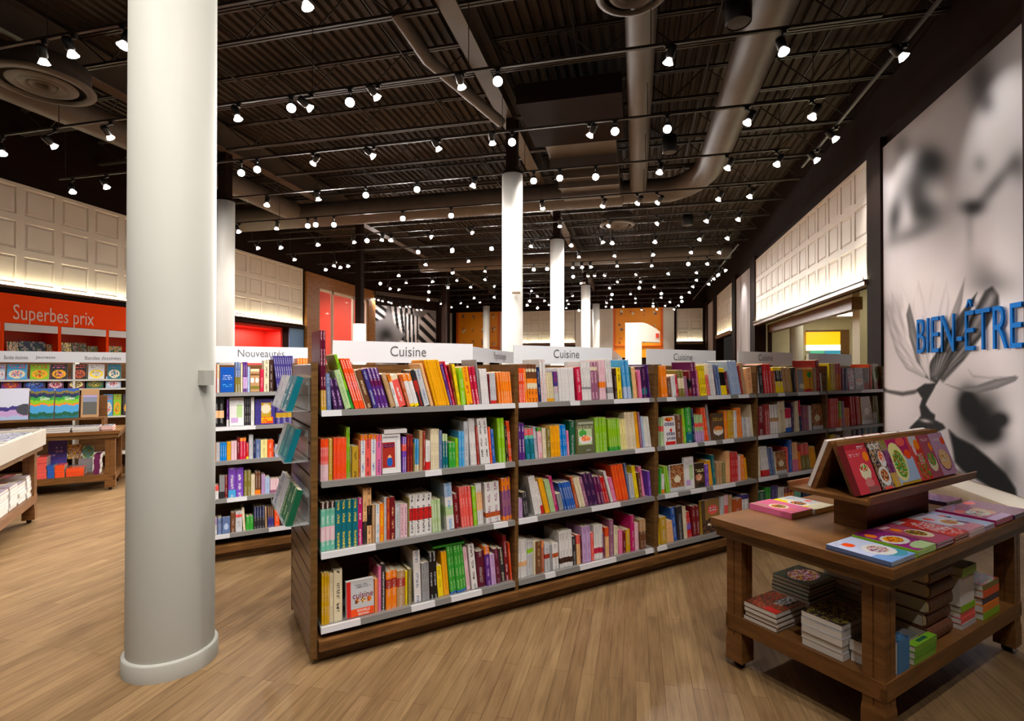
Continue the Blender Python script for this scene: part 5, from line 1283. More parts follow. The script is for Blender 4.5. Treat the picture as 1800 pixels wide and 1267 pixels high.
for i, q in enumerate(BOOKS):
    ink = q['ink']; amt = 1.0
    if ink is None: ink = INK_ON.get(q['col'], 'white'); amt = 0.45
    me = cover_mesh(q['t'], q['d'], q['h'], q['col'], q['bands'], ink, amt, seed=hash(q['key']) % 97)
    M = book_matrix(q)
    bt = min(0.0025, q['t'] * 0.18)
    if i in KEEP:
        o = link('book', mesh_from('book', *me, M_print), None, M)
        tag(o, q['label'], 'book', q['group'])
        link('pages', PAGE_UNIT, o, Matrix.Translation((bt, bt + .002, .003)) @ Matrix.Diagonal((q['t'] - 2 * bt, q['d'] - bt - .006, q['h'] - .006, 1)))
    else:
        V_, F_, Cc, inkf, uvf = me; base = len(stuff[0])
        stuff[0].extend([tuple(M @ Vector(v)) for v in V_]); stuff[1].extend([tuple(base + k for k in f) for f in F_]); stuff[2].extend(Cc); stuff[3].extend(inkf); stuff[4].extend(uvf)
        pg.box(bt, q['t'] - bt, bt + .002, q['d'] - .004, .003, q['h'] - .003, 0, LC['cream'], M)
base = len(stuff[0])
stuff[0].extend(pg.v); stuff[1].extend([tuple(base + k for k in f) for f in pg.f]); stuff[2].extend(pg.c); stuff[3].extend([(0, 0, 0, 0)] * len(pg.f)); stuff[4].extend([[(0, 0)] * len(f) for f in pg.f])
o = link('shelved_books', mesh_from('shelved_books', *stuff, M_print))
tag(o, 'remaining small books filling the farther shelves of the bookcases', 'books')['kind'] = 'stuff'
print('books', len(BOOKS), 'kept', len(KEEP), 'faces', len(FACES))
# ------------------------------------------------------------------ painted covers
def cover_cols(design, nu=22, nv=30, seed=0):
    """colours of a printed cover, v up, u right; design is a list of painting steps"""
    u = (np.arange(nu) + .5) / nu; v = (np.arange(nv) + .5) / nv; Uu, Vv = np.meshgrid(u, v)
    design = design or [('bg', 'grey')]
    img = np.zeros((nv, nu, 3)); rs = np.random.RandomState(seed)
    for st in design:
        k = st[0]; c = LC[st[1]] if isinstance(st[1], str) else srgb(st[1])
        if k == 'bg': img[:] = c
        elif k == 'rect': m = (Uu >= st[2]) & (Uu <= st[3]) & (Vv >= st[4]) & (Vv <= st[5]); img[m] = c
        elif k == 'disc':
            m = ((Uu - st[2]) / st[4]) ** 2 + ((Vv - st[3]) / st[5]) ** 2 <= 1; img[m] = c
        elif k == 'food':
            m = ((Uu - st[2]) / st[4]) ** 2 + ((Vv - st[3]) / st[5]) ** 2 <= 1
            pal = [LC[q] for q in st[6]]; lo = max(1, min(nu, nv) // 16); ch = np.kron(rs.randint(0, len(pal), size=(nv // lo + 1, nu // lo + 1)), np.ones((lo, lo), int))[:nv, :nu]
            img[m] = np.array(pal)[ch][m]
        elif k == 'lines':       # rows of a title, seen as small marks
            m = (Uu >= st[2]) & (Uu <= st[3]) & (Vv >= st[4]) & (Vv <= st[5]) & (rs.rand(nv, nu) < .6) & ((np.arange(nv)[:, None] % 2) == 0)
            img[m] = c
        elif k == 'land':
            m = (Uu >= st[2]) & (Uu <= st[3]) & (Vv >= st[4]) & (Vv <= st[5] + .025 * np.sin(Uu * 11 + seed) + .012 * np.sin(Uu * 31 + st[5] * 40)); img[m] = c
    return img
D = {
 'chef': [('bg', 'white'), ('rect', 'grey', .06, .9, .9, .93), ('rect', 'brick red', 0.02, .72, .16, .8), ('lines', 'maroon', .06, .66, .6, .76), ('disc', 'peach', .4, .42, .08, .06), ('disc', 'blue', .4, .28, .17, .11), ('rect', 'light grey', .76, .8, .1, .86)],
 'larousse': [('bg', 'light grey'), ('lines', 'grey', .3, .9, .78, .92), ('rect', 'red', 0, .16, 0, 1), ('rect', 'red orange', .16, 1, 0, .22), ('food', 'rust', .39, .42, .085, .08, ['rust', 'peach', 'brown']), ('food', 'rust', .6, .42, .085, .08, ['brown', 'olive', 'peach']), ('food', 'rust', .82, .42, .09, .08, ['orange', 'peach', 'rust'])],
 'delice': [('bg', (92, 96, 66)), ('rect', (170, 180, 150), .08, .95, .86, .92), ('rect', 'pale green', .1, .86, .24, .7), ('disc', 'green', .35, .6, .22, .1), ('disc', 'white', .5, .4, .36, .13), ('food', 'coral', .5, .43, .26, .09, ['coral', 'peach', 'orange']), ('rect', 'grey', .5, .75, .08, .11)],
 'otes': [('bg', 'white'), ('food', 'red', .45, .9, .4, .07, ['red orange', 'yellow', 'red']), ('rect', 'red', .1, .95, 0, .1), ('disc', 'red', .6, .5, .1, .06)],
 'burger': [('bg', (92, 72, 54)), ('lines', 'gold', .1, .9, .72, .84), ('disc', 'white', .5, .32, .4, .16), ('food', 'rust', .5, .4, .36, .12, ['orange', 'rust', 'tan']), ('disc', 'cream', .5, .3, .3, .05)],
 'bowls': [('bg', (60, 46, 34)), ('lines', 'pale yellow', .1, .95, .66, .8), ('disc', (90, 60, 36), .5, .36, .48, .24), ('food', 'peach', .4, .42, .34, .14, ['peach', 'coral', 'brown', 'cream']), ('disc', (40, 26, 20), .6, .1, .3, .1)],
 'grill': [('bg', (150, 112, 56)), ('rect', (84, 60, 40), 0, .2, 0, 1), ('disc', 'coral', .62, .68, .28, .14), ('lines', 'white', .44, .8, .6, .78), ('food', 'brown', .5, .2, .5, .22, ['dark brown', 'brown', 'charcoal']), ('rect', 'cream', .3, .56, .2, .3)],
 'photo': [('bg', 'brown'), ('food', 'tan', .5, .5, .6, .6, ['tan', 'brown', 'rust', 'brown', 'tan']), ('disc', 'cream', .5, .45, .25, .14), ('rect', 'light grey', 0, 1, 0, .14)],
 'white cover': [('bg', 'white'), ('rect', 'pale green', .5, .9, .3, .75), ('lines', 'light grey', .1, .9, .8, .92), ('rect', 'lilac', .1, .6, .1, .3)],
 'tree': [('bg', 'amber'), ('rect', 'grey', 0, .42, 0, 1), ('disc', 'cream', .3, .25, .16, .12), ('disc', 'green', .82, .76, .15, .14), ('rect', 'brown', .79, .83, .1, .66), ('disc', 'red', .7, .06, .3, .07)],
 'floral': [('bg', 'mauve'), ('food', 'pink', .5, .5, .6, .6, ['pink', 'lilac', 'mauve', 'white']), ('rect', 'white', .2, .8, .02, .14)],
 'salad': [('bg', 'brick red'), ('disc', 'pale green', .5, .6, .45, .38), ('food', 'green', .45, .65, .3, .22, ['green', 'pale green', 'olive'])],
 'blue cover': [('bg', (20, 82, 176)), ('lines', 'pale blue', .15, .85, .5, .68), ('lines', 'sky blue', .15, .85, .2, .34)],
 'tan cover': [('bg', 'tan'), ('rect', 'cream', 0, 1, .9, 1), ('rect', 'brown', 0, 1, .7, .8), ('disc', 'white', .2, .5, .2, .12), ('disc', 'white', .74, .5, .2, .12), ('rect', 'olive', 0, 1, .1, .24)],
 'gold cover': [('bg', 'indigo'), ('rect', 'gold', .28, .8, .12, .86), ('disc', 'cream', .54, .62, .24, .2), ('rect', 'red orange', .28, .9, .02, .3), ('lines', 'yellow', .3, .85, .06, .24)],
 'slate cover': [('bg', 'slate blue'), ('disc', 'pale blue', .5, .4, .3, .2)],
}
DESC = {'chef': 'white book with a red chef on its cover, second shelf of the nearest bay', 'larousse': 'fat book titled cuisine with red nouvelle \u00e9dition band, bottom shelf of the nearest bay', 'delice': 'dark green book with a salmon dish on its cover, second bay',
 'otes': 'white cover with big broken blue words facing out, third bay', 'white cover': 'white hardback facing out beside the photo frame cover, third bay', 'bowls': 'dark brown cover with a bowl of food, third shelf of third bay',
 'grill': 'gold and brown cover with a pink disc, bottom shelf of third bay', 'tree': 'orange cover with a small tree, top shelf of fourth bay', 'floral': 'pink floral cover facing out, top shelf of the farthest bay', 'salad': 'red cover with green salad, top shelf of the farthest bay',
 'blue cover': 'bright blue cover facing out, top shelf of the bookcase behind the column', 'tan cover': 'tan cover with two white discs, bookcase behind the column', 'gold cover': 'indigo book with golden portrait and red band, bookcase behind the column', 'slate cover': 'slate blue cover facing out, bottom shelf behind the column'}
def slab_book(w, h, t, design, seed=0, spine='red', nu=22, nv=30, gloss=True, pages=None):
    """closed book lying in local xy: x to the right, y up the cover, z out of the cover; returns (cover mesh, pages mesh, print mesh)"""
    b = MB(); bt = min(0.0016, t * .09); c = LC[spine] if isinstance(spine, str) else srgb(spine)
    b.box(0, w, 0, h, 0, bt, 0, c); b.box(0, w, 0, h, t - bt, t, 0, c); b.box(0, bt, 0, h, bt, t - bt, 0, c)
    p = MB(); p.box(bt, w - .0008, .0008, h - .0008, bt, t - bt)
    ux = np.linspace(0.0008, w - .0008, nu + 1); vy = np.linspace(0.0008, h - .0008, nv + 1); XX, YY = np.meshgrid(ux, vy)
    P = np.stack([XX, YY, np.full(XX.shape, t + 0.0004)], -1)
    g = grid_mesh('cover_print', P, cover_cols(design, nu, nv, seed), M_gcover if gloss else M_flat)
    return b.data('book', M_flat), p.data('pages', pages or M_pagesw), g
def place_slab(meshes, M, label, cat, group=None, name='book'):
    cv, p, g = meshes
    o = link(name, cv, None, M); tag(o, label, cat, group)
    link('pages', p, o); link('cover_print', g, o)
    return o
M_navyink = mat('navy_ink', (34, 44, 110), 0.5); M_plumink = mat('plum_ink', (120, 30, 60), 0.5); M_whiteink = mat('white_ink', (235, 232, 228), 0.5); M_greenink = mat('green_ink', (190, 200, 150), 0.5)
cnt = {}
for i, q in enumerate(FACES):
    w = q['s1'] - q['s0'] - 0.004; h = q['h']; t = 0.032 if q['kind'] in ('larousse', 'chef') else 0.02
    des = D[q['kind']]
    ms = slab_book(w, h, t, des, seed=i, spine=q['col'], nu=20, nv=28)
    o = Vector(q['Pref'] + U * (q['s0'] + .002) - N * (0.02 + t + 0.004) + ZV * (q['z']))
    F = basis(o, U, ZV, N)             # x along shelf, y up, z towards the viewer
    F = F @ Matrix.Rotation(-math.radians(4), 4, 'X')
    lab = DESC.get(q['kind'])
    if lab is None or lab in LABELS: lab = '%s photo cover facing out, %s shelf of the %s' % (q['col'], q['rn'], q['bn'])
    if lab in LABELS: lab = lab + ', left one'
    o = place_slab(ms, F, lab, 'cookbook', 'books with covers facing out', 'display_book')
    def tx(txt, u0, v0, u1, v1, m, bold=0.0):
        k = put_text(txt, (0, 0, 0), (1, 0, 0), (0, 1, 0), (u1 - u0) * w, (v1 - v0) * h, m, bold=bold)
        k.parent = o; k.matrix_local = Matrix.Translation((u0 * w, v0 * h, t + 0.0009))
    if q['kind'] == 'larousse':
        tx('cuisine', .22, .5, .97, .66, M_plumink, .01); tx('NOUVELLE', .38, .12, .84, .19, M_whiteink, .02); tx('\u00c9DITION', .42, .03, .8, .10, M_whiteink, .02); tx('LAROUSSE', .34, .78, .8, .85, MATS['grey_lettering'])
    if q['kind'] == 'delice': tx('D\u00c9LICIEUX', .08, .72, .92, .84, M_greenink, .01)
    if q['kind'] == 'otes':
        tx('otes', .06, .66, .9, .8, M_navyink, .02); tx('otes', .18, .32, .92, .45, M_navyink, .02); tx('yces', .18, .13, .96, .26, M_navyink, .02)
    if q['kind'] == 'chef': tx('POULET', .06, .66, .68, .74, M_navyink, .02)

# two books lying on top of standing ones
def lying(px0, px1, bay, row, colr, t, d, label):
    s0, s1 = S_of(px0, .03), S_of(px1, .03)
    top = max([q['z'] + q['h'] * math.cos(q['a']) + q['t'] * math.sin(q['a']) for q in BOOKS if q['bay'] == bay and q['row'] == row and s0 < q['s'] - q['h'] * math.sin(q['a']) * .8 < s1 and q['Pref'] is P0] + [f['z'] + f['h'] for f in FACES if f['bay'] == bay and f['row'] == row and f['s0'] < s1 and f['s1'] > s0])
    cv = MB(); c = LC[colr]
    cv.box(0, s1 - s0, 0, d, 0, .002, 0, c); cv.box(0, s1 - s0, 0, d, t - .002, t, 0, c); cv.box(0, s1 - s0, 0, .002, .002, t - .002, 0, c)
    o = link('book_lying', cv.data('book_lying', M_flat), None, frame_un(P0 + U * s0 - N * .035 + ZV * (top + .001))); tag(o, label, 'lying book')
    p_ = MB(); p_.box(.002, s1 - s0 - .002, .0022, d - .002, .0022, t - .0022); link('pages', p_.data('pages', M_pagesw), o)
lying(676, 716, 0, 1, 'white', .022, .15, 'white paperback lying on top of the red chef book, nearest bay')
lying(762, 817, 0, 3, 'green', .012, .2, 'green book lying across the five green books, nearest bay')

# ------------------------------------------------------------------ acrylic pockets on the slatwall end
TEALS = [[('bg', (14, 130, 150)), ('food', 'teal', .5, .5, .6, .6, ['teal', 'sky blue', 'azure', 'teal'])], [('bg', (8, 112, 108))], [('bg', (8, 116, 92))]]
def acrylic(px_far, py_far, px_near, py_near, ytop_near, items, label, tilt=17, k=0):
    """pocket: books stand side by side along the end panel, spines out, leaning back"""
    eo = P0 - U * 0.035
    n0, n1 = px_far, px_near; c = at_plane(py_far, py_near, eo - U * 0.1 + N * n1, N); z0 = float(c[2])
    t_ = at_plane(py_far + 20, ytop_near, eo - U * 0.05 + N * n1, N); hh = min(0.23, float(t_[2]) - z0)
    # frame: x along the panel towards the viewer (N), y out to the left (-U), z up;  right handed check: N x -U = ...
    F = basis(eo - U * 0.115 + N * n0 + ZV * z0, N, U, ZV)       # y runs from the spines back to the panel
    root = empty('acrylic_holder', F, label, 'display holder')
    w = n1 - n0
    b = MB(); b.box(-.005, w + .005, -0.004, 0.115, -0.004, 0.0); b.box(-.005, w + .005, -0.006, -0.003, 0.0, 0.022); b.box(-.005, w + .005, 0.108, 0.112, -0.004, hh * .9)
    link('pocket', b.data('pocket', M_clear), root)
    b = MB(); b.box(0.02, w - 0.02, 0.1, 0.116, hh * .7, hh * .78); link('hook_rail', b.data('hook_rail', M_clear), root)
    Rt = Matrix.Rotation(-math.radians(tilt), 4, 'X')
    x = 0.0; tw = sum(i[0] for i in items)
    for j, (fr, colr, ink, nn) in enumerate(items):
        ww = w * fr / tw; t = ww / nn
        for q in range(nn):
            V_, F_, Cc, inkf, uvf = cover_mesh(t * .96, 0.032, hh, colr, (), ink, 1.0, seed=j * 7 + q + k)
            M = F @ Matrix.Translation((x + q * t, 0.0, 0.001)) @ Rt
            o = link('boxed_book', mesh_from('boxed_book', V_, F_, Cc, inkf, uvf, M_print), None, M)
            bt = min(0.0025, t * 0.18)
            link('pages', PAGE_UNIT, o, Matrix.Translation((bt, bt + .002, .003)) @ Matrix.Diagonal((t * .96 - 2 * bt, 0.026, hh - .006, 1)))
            dscr = {'teal': 'teal boxed book', 'dark green': 'green boxed book', 'light grey': 'silver wrapped book', 'grey': 'grey wrapped book'}[colr]
            tag(o, '%s in the %s acrylic pocket on the slatwall, %s from the far side' % (dscr, ['top', 'middle', 'lowest'][k], ORD[j * 2 + q]), 'boxed book', 'boxed books in the acrylic pockets')
        x += ww
acrylic(-.64, 524, -.04, 722, 658, [(1, 'light grey', 'slate blue', 1), (1, 'light grey', 'slate blue', 1), (1, 'light grey', 'grey', 1), (2.4, 'teal', 'white', 2)], 'clear acrylic pocket with turquoise boxed books high on the slatwall end', k=0)
acrylic(-.5, 517, -.08, 812, 750, [(1, 'light grey', 'grey', 1), (2.6, 'teal', 'mint green', 2)], 'clear acrylic pocket with dark teal books at mid height on the slatwall end', k=1)
acrylic(-.62, 522, -.04, 923, 856, [(2, 'light grey', 'slate blue', 1), (1, 'light grey', 'grey', 1), (2.4, 'dark green', 'pale green', 3)], 'clear acrylic pocket with green boxed books lowest on the slatwall end', k=2)
# ------------------------------------------------------------------ display tables
TB = at_z(1571, 1002, 0.74); TB[2] = 0.0
def tframe(o): return basis(o, U, -N, ZV)        # local x = U (away to the right), y = -N (to the left-back), z up
def table(F, L, W, h, label, white=False, leg=0.085, zs=0.265, top_t=0.038, lip=None, n_inset=0.055):
    root = empty('display_table', F, label, 'table')
    b = MB()
    if white:
        b.box(0, L, 0, W, h - 0.15, h - 0.03); b.box(0, L, 0, 0.03, h - .03, h); b.box(0, L, W - .03, W, h - .03, h); b.box(0, 0.03, 0.03, W - .03, h - .03, h); b.box(L - .03, L, .03, W - .03, h - .03, h)
        link('white_tray_top', b.data('white_tray_top', M_tray), root); za = h - 0.15
    else:
        b.box(0, L, 0, W, h - top_t, h); link('tabletop', b.data('tabletop', M_table), root); za = h - top_t
    b = MB(); i = 0.02
    b.box(i, L - i, i, i + .025, za - .05, za); b.box(i, L - i, W - i - .025, W - i, za - .05, za); b.box(i, i + .025, i + .025, W - i - .025, za - .05, za); b.box(L - i - .025, L - i, i + .025, W - i - .025, za - .05, za)
    link('apron', b.data('apron', M_wood), root)
    for (x, y) in ((n_inset, n_inset), (L - n_inset - leg, n_inset), (n_inset, W - n_inset - leg), (L - n_inset - leg, W - n_inset - leg)):
        q = MB(); a = leg * .46; g = 0.006
        for (ox, oy) in ((0, 0), (a + g, 0), (0, a + g), (a + g, a + g)):
            q.box(x + ox, x + ox + a, y + oy, y + oy + a, 0.16, za)
        q.box(x + .004, x + leg - .004, y + .004, y + leg - .004, 0.16, za)
        f = 0.0035       # flared foot
        o = [(x, y, .16), (x + leg, y, .16), (x + leg, y + leg, .16), (x, y + leg, .16), (x - f, y - f, .13), (x + leg + f, y - f, .13), (x + leg + f, y + leg + f, .13), (x - f, y + leg + f, .13)]
        q.mesh(o, [(0, 1, 5, 4), (1, 2, 6, 5), (2, 3, 7, 6), (3, 0, 4, 7), (0, 3, 2, 1)])
        q.box(x - f, x + leg + f, y - f, y + leg + f, 0.035, .13)
        lg = link('leg', q.data('leg', M_table), root)
        w = MB(); w.tube((x + leg / 2, y + leg / 2 - .02, .02), (x + leg / 2, y + leg / 2 + .02, .02), .02, seg=12); w.box(x + leg / 2 - .012, x + leg / 2 + .012, y + leg / 2 - .025, y + leg / 2 + .025, .02, .04)
        link('caster', w.data('caster', M_black), lg)
    b = MB(); k = 0.035 + n_inset * .3
    b.box(k, L - k, k, W - k, zs - .022, zs)
    b.box(k, L - k, k, k + .022, zs - .075, zs - .022); b.box(k, L - k, W - k - .022, W - k, zs - .075, zs - .022); b.box(k, k + .022, k, W - k, zs - .075, zs - .022); b.box(L - k - .022, L - k, k, W - k, zs - .075, zs - .022)
    link('lower_shelf', b.data('lower_shelf', M_table), root)
    return root
TL, TW = 1.56, 0.83
TF = tframe(TB)
table(TF, TL, TW, 0.74, 'walnut display table with cookbooks in the lower right foreground')
def on_table(px, py, z):                 # photo pixel on a level of this table -> table coordinates
    q = at_z(px, py, z) - TB; return float(q @ U), float(-(q @ N))
# riser with a tent-shaped book stand
su0, su1, sn0, sn1 = 0.44, 1.076, 0.30, 0.45
b = MB(); b.box(su0, su1, sn0, sn1, 0.74, 0.912)
root = empty('book_stand', TF, 'wooden tent-shaped book stand on a block in the middle of the display table', 'book stand')
link('block', b.data('block', M_table), root)
t0, t1, m0, m1, zt = 0.215, 1.325, 0.185, 0.54, 0.93
b = MB(); b.prism([(m0 - .012, zt + .022), (m0, zt - .018), (m1, zt - .018), (m1 + .012, zt + .022), (m1, zt + .022), (m1 - .006, zt), (m0 + .006, zt), (m0, zt + .022)], t0, t1, 'x')
link('tray', b.data('tray', M_table), root)
ap, zf = 1.165, zt
mc = (m0 + m1) / 2
for side, yb in (('front', m0 + 0.08), ('back', m1 - 0.08)):
    s_ = 1 if side == 'front' else -1; th = .018
    b = MB(); b.prism([(yb, zf), (yb + s_ * th, zf), (mc + s_ * .002, ap - .02), (mc - s_ * .012, ap), (mc - s_ * .018, ap)], t0 + .05, t1 - .03, 'x')
    link('slope_board', b.data('slope_board', M_table), root)
# covers leaning on the front slope
CV = {
 'strawberry dessert': ([('bg', (206, 62, 74)), ('rect', (170, 40, 56), 0, 1, .9, 1), ('disc', 'orange', .84, .72, .13, .1), ('lines', 'pale pink', .1, .6, .74, .8), ('lines', 'white', .55, .9, .88, .96), ('disc', 'cream', .58, .42, .24, .17), ('food', 'coral', .56, .5, .18, .08, ['coral', 'green', 'cream', 'red']), ('disc', (214, 120, 120), .6, .2, .2, .1), ('rect', (150, 90, 88), .45, .95, .0, .12)], 'dark red'),
 'bistrot': ([('bg', (86, 66, 56)), ('food', 'brown', .5, .5, .7, .7, ['brown', 'charcoal', 'tan', 'grey']), ('disc', 'white', .78, .62, .26, .17), ('food', 'coral', .78, .66, .18, .12, ['coral', 'orange', 'white']), ('disc', 'white', .52, .27, .4, .2), ('food', 'peach', .52, .28, .28, .13, ['peach', 'rust', 'brown']), ('rect', 'coral', .2, .8, 0, .05)], 'dark brown'),
 'salad': ([('bg', (178, 40, 96)), ('disc', 'pale blue', .72, .1, .7, .5), ('disc', 'pale yellow', .3, .5, .34, .42), ('food', 'green', .34, .45, .24, .3, ['green', 'pale green', 'olive', 'gold']), ('disc', 'red orange', .82, .62, .15, .11), ('disc', 'coral', .7, .92, .2, .1), ('rect', 'gold', .1, 1, 0, .05)], 'magenta'),
 'tomato': ([('bg', (206, 60, 48)), ('rect', 'light grey', 0, .8, .78, 1), ('disc', 'pale pink', .2, .7, .14, .14), ('disc', 'orange', .6, .8, .25, .12), ('food', 'red', .5, .3, .6, .3, ['red', 'coral', 'brick red', 'green']), ('lines', 'pale pink', .3, .8, .36, .6)], 'coral'),
 'noodle bowl': ([('bg', (168, 84, 100)), ('disc', 'orange', .8, .7, .14, .1), ('disc', 'cream', .5, .34, .36, .2), ('food', 'olive', .5, .42, .3, .16, ['olive', 'tan', 'green']), ('lines', 'pale pink', .2, .8, .84, .92)], 'mauve'),
 'pie': ([('bg', (196, 150, 182)), ('disc', (120, 60, 110), .48, .34, .4, .25), ('disc', 'peach', .5, .36, .36, .24), ('food', 'peach', .5, .42, .28, .14, ['peach', 'tan', 'peach', 'cream']), ('disc', 'red orange', .84, .8, .14, .09), ('lines', 'white', .2, .7, .8, .88)], 'lilac'),
 'squash soup': ([('bg', (148, 46, 120)), ('rect', (120, 30, 96), 0, 1, .8, 1), ('disc', 'white', .46, .46, .42, .2), ('food', 'orange', .46, .48, .3, .14, ['orange', 'amber', 'rust']), ('disc', 'orange', .26, .78, .14, .1), ('disc', 'pale green', .7, .1, .5, .14)], 'lime green'),
 'blue plate': ([('bg', (196, 204, 232)), ('rect', (118, 158, 214), 0, 1, 0, .3), ('disc', (70, 150, 170), .72, .3, .36, .26), ('disc', 'white', .6, .4, .36, .24), ('food', 'pale pink', .6, .42, .24, .15, ['pale pink', 'light grey', 'tan', 'mauve']), ('disc', 'red orange', .34, .78, .14, .1), ('lines', 'grey', .1, .3, .84, .94)], 'slate blue'),
 'mauve noodles': ([('bg', (178, 78, 110)), ('rect', 'pale pink', .1, .5, .86, .94), ('disc', 'orange', .34, .72, .14, .1), ('disc', 'cream', .6, .42, .34, .22), ('food', 'olive', .56, .46, .26, .16, ['olive', 'gold', 'brown'])], 'mauve'),
 'red tomatoes': ([('bg', (206, 52, 44)), ('rect', 'light grey', .0, .4, .86, 1), ('food', 'red', .6, .4, .5, .4, ['red', 'coral', 'red', 'white']), ('lines', 'pale pink', .2, .95, .2, .7)], 'brick red'),
 'white pasta': ([('bg', (216, 206, 222)), ('rect', (208, 130, 140), 0, 1, 0, .3), ('disc', 'red orange', .3, .72, .13, .1), ('disc', 'white', .56, .42, .38, .2), ('food', 'amber', .52, .44, .28, .13, ['amber', 'gold', 'rust']), ('disc', 'plum', .86, .3, .1, .1)], 'pale pink'),
 'lilac page': ([('bg', (186, 190, 226)), ('rect', 'pale blue', .3, 1, 0, .5), ('disc', 'coral', .3, .74, .2, .08), ('disc', 'navy', .3, .64, .2, .05)], 'lilac'),
 'chickpea salad': ([('bg', (168, 42, 98)), ('rect', 'lilac', 0, 1, 0, .16), ('disc', 'coral', .24, .64, .2, .1), ('disc', 'peach', .8, .42, .34, .2), ('disc', 'cream', .5, .42, .34, .18), ('food', 'cream', .46, .44, .28, .13, ['cream', 'green', 'coral', 'white'])], 'magenta'),
 'pink plate': ([('bg', (226, 112, 150)), ('rect', (196, 130, 130), 0, .3, .6, 1), ('disc', 'cream', .42, .5, .26, .2), ('food', 'olive', .42, .5, .2, .14, ['olive', 'orange', 'brown']), ('lines', 'orange', .2, .5, .1, .3)], 'pink'),
 'yellow plate': ([('bg', (232, 222, 190)), ('rect', 'yellow', 0, .28, .2, 1), ('disc', 'white', .3, .5, .26, .24), ('food', 'olive', .3, .5, .2, .16, ['olive', 'navy', 'orange', 'brown']), ('rect', 'light grey', .5, 1, .3, 1), ('disc', 'coral', .8, .5, .1, .08), ('lines', 'grey', .5, .9, .8, .95)], 'pale yellow'),
 'dark table': ([('bg', (90, 50, 70)), ('food', 'lilac', .5, .5, .7, .7, ['plum', 'mauve', 'maroon', 'plum']), ('disc', 'coral', .5, .9, .2, .1)], 'dark purple'),
}
slope = math.atan2(ap - zf, (mc - .012) - (m0 + .08))
bx, by = m0 + 0.074, zt + 0.003
def stand_book(key, pl, pr, ph, label, t=.014, lift=0.0, seed=0, txt=None, title='book'):
    # x range from the bottom-edge pixels on the tray
    P_ = TB - N * (m0 + .05)
    a = at_plane(pl, 870, P_, N); c = at_plane(pr, 860, P_, N)
    x0 = float((a - TB) @ U); x1 = float((c - TB) @ U)
    des, sp_ = CV[key]
    ms = slab_book(x1 - x0 - .002, ph, t, des, seed, sp_, 40, 56)
    # cover plane: x along U, y up the slope, z out to the front
    yv = Vector((0, math.cos(slope), math.sin(slope))); zv = Vector((0, -math.sin(slope), math.cos(slope)))
    F = TF @ basis((x0, bx, by), (1, 0, 0), yv, zv)
    o = place_slab(ms, F, label, 'cookbook', 'books leaning on the stand', 'cookbook')
    if txt:
        w = x1 - x0
        k = put_text(txt, (0, 0, 0), (1, 0, 0), (0, 1, 0), w * .78, ph * .12, M_whiteink, bold=.01); k.parent = o; k.matrix_local = Matrix.Translation((w * .1, ph * .83, t + .0009))
    return x0, x1
LS = 0.225
stand_book('strawberry dessert', 1512, 1549, LS, 'crimson cookbook with a layered dessert, first on the stand', .03, seed=1)
stand_book('bistrot', 1551, 1574, LS, 'brown BISTROT cookbook with two plates, second on the stand', .03, seed=2, txt='BISTROT')
# four upright magazine backs between two covers
for i in range(4):
    P_ = TB - N * (m0 + .05); a = at_plane(1574.5 + i * 2.6, 866, P_, N); c = at_plane(1577 + i * 2.6, 866, P_, N)
    x0 = float((a - TB) @ U); x1 = float((c - TB) @ U)
    yv = Vector((0, math.cos(slope), math.sin(slope))); zv = Vector((0, -math.sin(slope), math.cos(slope)))
    V_, F_, Cc, inkf, uvf = cover_mesh(x1 - x0 - .0006, .03, LS, 'plum', [(0, .3, 'gold'), (.78, 1, 'olive')], 'lilac', 1.0, seed=i)
    F = TF @ basis((x0, bx, by), (1, 0, 0), yv, zv) @ Matrix.Translation((0, 0, .03)) @ Matrix.Rotation(math.pi / 2, 4, 'X') @ Matrix.Rotation(0, 4, 'X')
    # spine towards the viewer: local y of the cover mesh points back into the stand
    F = TF @ basis(Vector((x0, bx, by)) + zv * .03, (1, 0, 0), -zv, yv)
    o = link('magazine', mesh_from('magazine', V_, F_, Cc, inkf, uvf, M_print), None, F)
    tag(o, 'one of four slim plum and yellow magazine backs beside the BISTROT book', 'magazine', 'magazine backs on the stand')
    link('pages', PAGE_UNIT, o, Matrix.Translation((.0005, .003, .003)) @ Matrix.Diagonal((x1 - x0 - .0018, .024, LS - .006, 1)))
stand_book('salad', 1586, 1624, LS, 'magenta cookbook with a green salad plate, third cover on the stand', .02, seed=3)
stand_book('tomato', 1626, 1643, LS, 'red and white cookbook with tomatoes on the stand', .024, seed=4)
stand_book('noodle bowl', 1644, 1663, LS, 'dusty pink cookbook with a noodle bowl on the stand', .02, seed=5)
stand_book('pie', 1664, 1688, LS, 'lilac cookbook with a golden pie, last on the stand', .016, seed=6)
# backs of books on the rear slope (their pale leaves show above the ridge)
for i, (x0, x1) in enumerate([(0.27, 0.43), (0.44, 0.6), (0.62, 0.78), (0.8, 0.96), (0.98, 1.14), (1.15, 1.28)]):
    yv = Vector((0, -math.cos(slope), math.sin(slope))); zv = Vector((0, math.sin(slope), math.cos(slope)))
    des, sp_ = CV[['strawberry dessert', 'pink plate', 'tomato', 'dark table', 'pie', 'white pasta'][i]]
    ms = slab_book(x1 - x0, LS + .018, .022, des, i, sp_, 12, 16)
    F = TF @ basis((x1, m1 - .074, by), (-1, 0, 0), yv, zv)
    place_slab(ms, F, 'book on the far side of the stand, pale page edge up, %s from left' % ORD[i], 'cookbook', 'books on the far side of the stand', 'cookbook')

